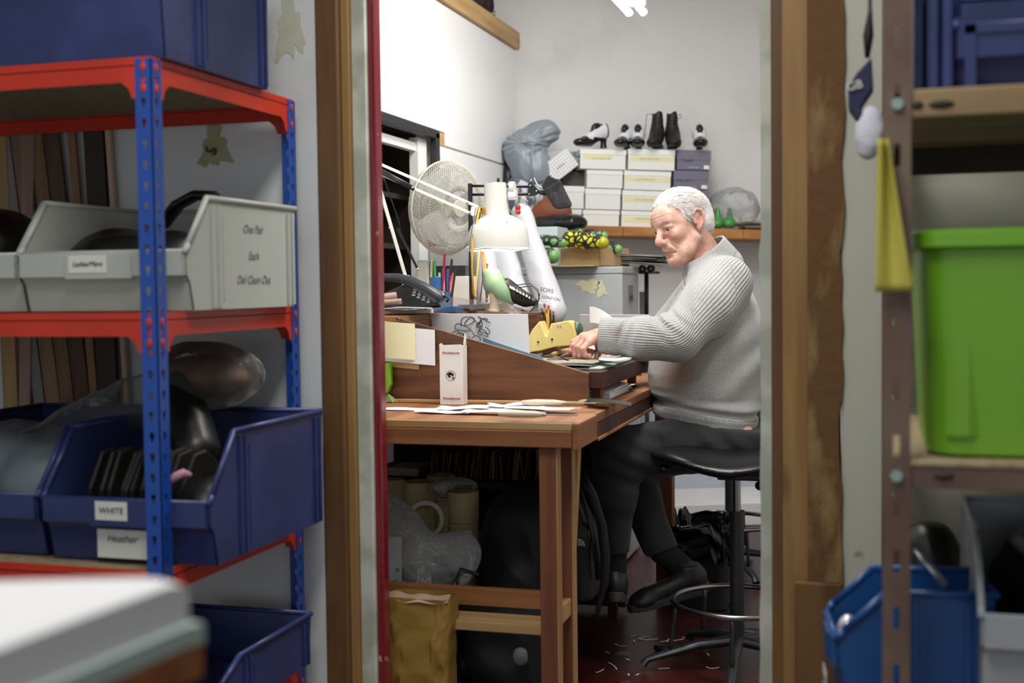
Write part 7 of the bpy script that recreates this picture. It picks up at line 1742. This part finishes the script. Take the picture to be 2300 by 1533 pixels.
# --- shoes
def shoe(heel, toe, up_, L_=.285, name='shoe'):
    heel = np.array(heel); toe = np.array(toe); x = (toe-heel)/np.linalg.norm(toe-heel); u_ = np.array(up_, float); u_ -= x*(u_ @ x); u_ /= np.linalg.norm(u_); y = np.cross(u_, x); R = np.array([x, y, u_]).T; s = np.linalg.norm(toe-heel)/L_
    def upf(P):
        d = s_ell(P, (.055, 0, .055), (.058, .036, .052)); d = smin(d, s_cap(P, (.06, 0, .05), (.21, 0, .033), .036, .034), .03); d = smin(d, s_ell(P, (.225, 0, .03), (.055, .046, .028)), .02)
        d = smin(d, s_cap(P, (.05, 0, .07), (.055, 0, .095), .037, .036), .02); d = smax(d, P[..., 2]-.108-.10*(P[..., 0]-.05), .006)
        return np.maximum(d, .018-P[..., 2])+.0008*nz(P, 80, 5)
    def sof(P):
        q = P.copy(); w_ = .040+.006*np.clip((P[..., 0]-.12)/.1, 0, 1); a_ = np.abs(P[..., 0]-.142)/.148; k = (a_**2.6+np.abs(P[..., 1]/w_)**2.2)**.42-1
        d = np.maximum(k*.04, np.abs(P[..., 2]-.014)-.013-.004*(P[..., 0] < .08)); return d+.0015*(np.sin(P[..., 0]*260) > .3)*(P[..., 2] < .004)
    def tr(g): return G().add((heel + s*(np.array(g.v) @ R.T)).tolist(), g.f)
    a = tr(blob(upf, (-.03, -.07, 0), (.31, .07, .14), .004)); b = tr(blob(sof, (-.03, -.07, -.01), (.31, .07, .05), .003)); lc_ = G()
    for i in range(5):
        xx = .125+i*.018; lc_.tube([(xx, -.022, .070-.004*i), (xx+.006, 0, .079-.005*i), (xx, .022, .070-.004*i)], .002, 6)
    stc = G().tube([(.006+.28*t, -.043*math.sin(math.pi*(.1+.8*t))**.35, .029) for t in np.linspace(0, 1, 20)], .0012, 5)
    return a, b, tr(lc_), tr(stc)
fs1 = shoe(J(1592, 1322, 3.97), J(1414, 1374, 3.93), np.array(upv)*1.0+np.array(rgt)*.25-np.array(fwd)*.1)
fs2 = shoe(J(1383, 1350, 3.735), J(1378, 1352, 3.99), (0, 0, 1))
# move near shoe so that its heel is under the ankle
sock = blob(lambda P: s_cap(P, A1-[0, 0, -.03], J(1382, 1300, 3.80), .034, .034), A1-[.1, .1, .16], A1+[.1, .1, .08], .004)
sock2 = blob(lambda P: s_cap(P, A2, J(1548, 1285, 3.99), .042, .036), A2-[.12, .14, .16], A2+[.18, .14, .07], .004)
m_sock = mat('black_sock', hx('#101012'), .9); m_shoe = mat('black_shoe_leather', hx('#1b1b1d'), .5, bump=.15, bscale=90); m_rub = mat('dark_grey_rubber', hx('#3b3a38'), .65)
m_hair = mat('white_hair', hx('#ece6e5'), .6, bump=.5, bscale=40, bstretch=(1, 3, 1), spec=.3)
# --- hair
def hairf(P):
    x, y, z = P[..., 0], P[..., 1], P[..., 2]; ay = np.abs(y)
    d = s_ell(P, (-.010, 0, .037), (.101, .0800, .0835)) + .0018*nz(P, 60, 21)+.0012*np.sin(y*190+x*60)
    d = smin(d, s_ell(P, (-.055, 0, -.01), (.052, .066, .055)), .03)
    face = ((x-.055)*.86-(z-.052)*.51) - .010*np.cos(y*50)*(x > .04)
    d = smax(d, face, .006)
    low = np.where(x > -.018, .004-z, -.062-z+.0*x); d = smax(d, np.where(x > -.022, -.003-z+.0*x, -.064-z), .006)
    earcut = s_ell(np.stack([x, ay, z], -1), (-.006, .088, .002), (.022, .016, .034)); return smax(d, -earcut, .004)
Vr, Fr = surf(hairf, (-.14, -.11, -.09), (.12, .11, .16), .0026); gr_ = G().add((HC + Vr @ HR.T).tolist(), Fr.tolist())
strd = G(); rr_ = np.random.default_rng(5); ctr_ = np.array([-.01, 0, .03])
ids = rr_.choice(len(Vr), 5200, replace=False)
for i in ids:
    p = Vr[i]; nn = p-ctr_; nn /= np.linalg.norm(nn)
    fld = np.array([-.75, .35*np.sign(p[1])*(abs(p[1]) > .03)-.25*(p[0] > .03), -.45 if p[2] < .09 else -.05]) + rr_.normal(size=3)*.20
    if p[0] < -.06: fld += [0, 0, -.8]
    t = fld-nn*(fld @ nn); t /= np.linalg.norm(t)+1e-6; L0 = rr_.uniform(.018, .040); lift = rr_.uniform(.0, .0035)
    if np.linalg.norm(p-ctr_) < .075 and p[2] > -.03: continue
    a = p-nn*.001; b = p+t*L0*.5+nn*(.0015+lift*.6); c = p+t*L0+nn*(.0005+lift*.5)-nn*L0*L0*3; w_ = np.cross(t, nn)*rr_.uniform(.0005, .0010)
    vs = [a-w_, a+w_, b-w_*.8, b+w_*.8, b+nn*.0008, c]; n0 = [(0, 1, 3, 2), (1, 4, 3), (0, 2, 4), (2, 3, 5), (3, 4, 5), (4, 2, 5)]
    strd.add([(HC + HR @ q).tolist() for q in vs], n0)
brow = G()
for s in (1, -1):
    for k in range(60):
        u_ = rr_.uniform(0, 1); p = np.array([.1005-.018*u_**1.5, s*(.013+.034*u_), .031+.006*math.sin(u_*2.6)+rr_.uniform(-.003, .003)]); t = np.array([.002, s*.9, .15+rr_.normal()*.3]); t /= np.linalg.norm(t); q = p+t*.009+[.0015, 0, 0]
        brow.tube([HC+HR @ p, HC+HR @ ((p+q)/2+[.001, 0, 0]), HC+HR @ q], [.0006, .0005, .0002], 3)
eye, iris = G(), G()
hxa = np.array(hxv)
for s in (1, -1):
    c = np.array([.0800, s*.032, .0062]); eye.ball(HC+HR @ c, .0121, seg=20)
    gz = np.array([.93, .0, -.30]); gz /= np.linalg.norm(gz); R_e = frame(Vector(HR @ gz)); cc_ = Vector(HC+HR @ c)
    iris.lathe([(0, .0126), (.003, .0125), (.0058, .0112), (.0062, .0106)], cc_, R_e, 20)
pup = G()
for s in (1, -1): pup.lathe([(0, .0130), (.0024, .0129), (.0028, .0123)], Vector(HC+HR @ np.array([.0800, s*.032, .0062])), frame(Vector(HR @ gz)), 14)
zipg = G().bar(J(1534, 612, 3.905), J(1541, 648, 3.86), .004, .002).bar(J(1533, 645, 3.855), J(1531, 652, 3.855), .005, .002)
def onsurf(px, py):
    p = np.array(EYE); dr = np.array(fwd*1.0+rgt*((px-IW/2)/F)-upv*((py-IH/2)/F)); t = 3.45
    for _ in range(60):
        v = float(sweater((p+dr*t)[None].astype(np.float32))[0])
        if v < .0003: break
        t += max(v*.7, .0005)
    return Vector(p+dr*(t-.0003))
seam = G().tube([onsurf(a, b) for a, b in ((1636, 588), (1645, 610), (1651, 640), (1653, 670), (1650, 700), (1642, 730))], .0016, 5)
base = (float(Hn[0]), float((Hn[1]+Hf[1])/2), 0.0)
man = thing('person', 'white-haired man in a grey knitted jumper and black trousers working at the bench, seated on the stool', 'person', [
    ('body', body, m_skin, {'smooth': True, 'attrs': {'flush': np.concatenate(fl_all), 'lip': np.concatenate(lp_all)}}, [('eyeball', eye, mat('eye_white', hx('#d9d2cc'), .2), {'smooth': True}), ('iris', iris, mat('hazel_iris', hx('#4a4a3c'), .2), {'smooth': True}), ('pupil', pup, m_blk, {})]),
    ('hair', gr_, m_hair, {'smooth': True}, [('hair_strands', strd, m_hair, {'stuff': True}), ('eyebrows', brow, mat('grey_brow_hair', hx('#a08c82'), .7), {'stuff': True})]),
    ('jumper', gsw, m_knit, {'smooth': True, 'attrs': {'rib_phase': phase, 'rib_mask': mask, 'stain': stainv}}, [('zip', zipg, m_chrome, {}), ('raglan_seam', seam, mat('grey_seam', hx('#8f8f91'), .9), {'smooth': True})]),
    ('trousers', gt, m_trou, {'smooth': True}), ('sock', sock, m_sock, {'smooth': True}), ('sock', sock2, m_sock, {'smooth': True}),
    ('shoe', fs1[0], m_shoe, {'smooth': True}, [('sole', fs1[1], m_rub, {'smooth': 'auto'}), ('laces', fs1[2], m_blk, {'smooth': True}), ('welt_stitching', fs1[3], mat('grey_thread', hx('#6b6a68'), .7), {'smooth': True})]),
    ('shoe', fs2[0], m_shoe, {'smooth': True}, [('sole', fs2[1], m_rub, {'smooth': 'auto'}), ('laces', fs2[2], m_blk, {'smooth': True})])], base=base)
man['label'] = 'white-haired person in a grey knitted jumper working at the bench, seated on the stool'
# knife in the near hand and white strip between the hands
one('clicking_knife', G().tube([at(1352, 772, d=3.712), at(1326, 800, d=3.70), at(1318, 811, d=3.70)], [.003, .004, .001], 8), m_stl, 'thin steel knife held in the near hand over the leather', 'knife', smooth=True)
g = G().sheet(lambda u, v: tuple(at(1345+75*u, 802+9*u*(1-u)*2+6*v-4*u, Z=wz+.004+.002*math.sin(u*3))), 12, 4, .0012)
one('leather_strip', g, m_wht, 'white leather strip between the two hands of the man', 'leather', smooth='auto')
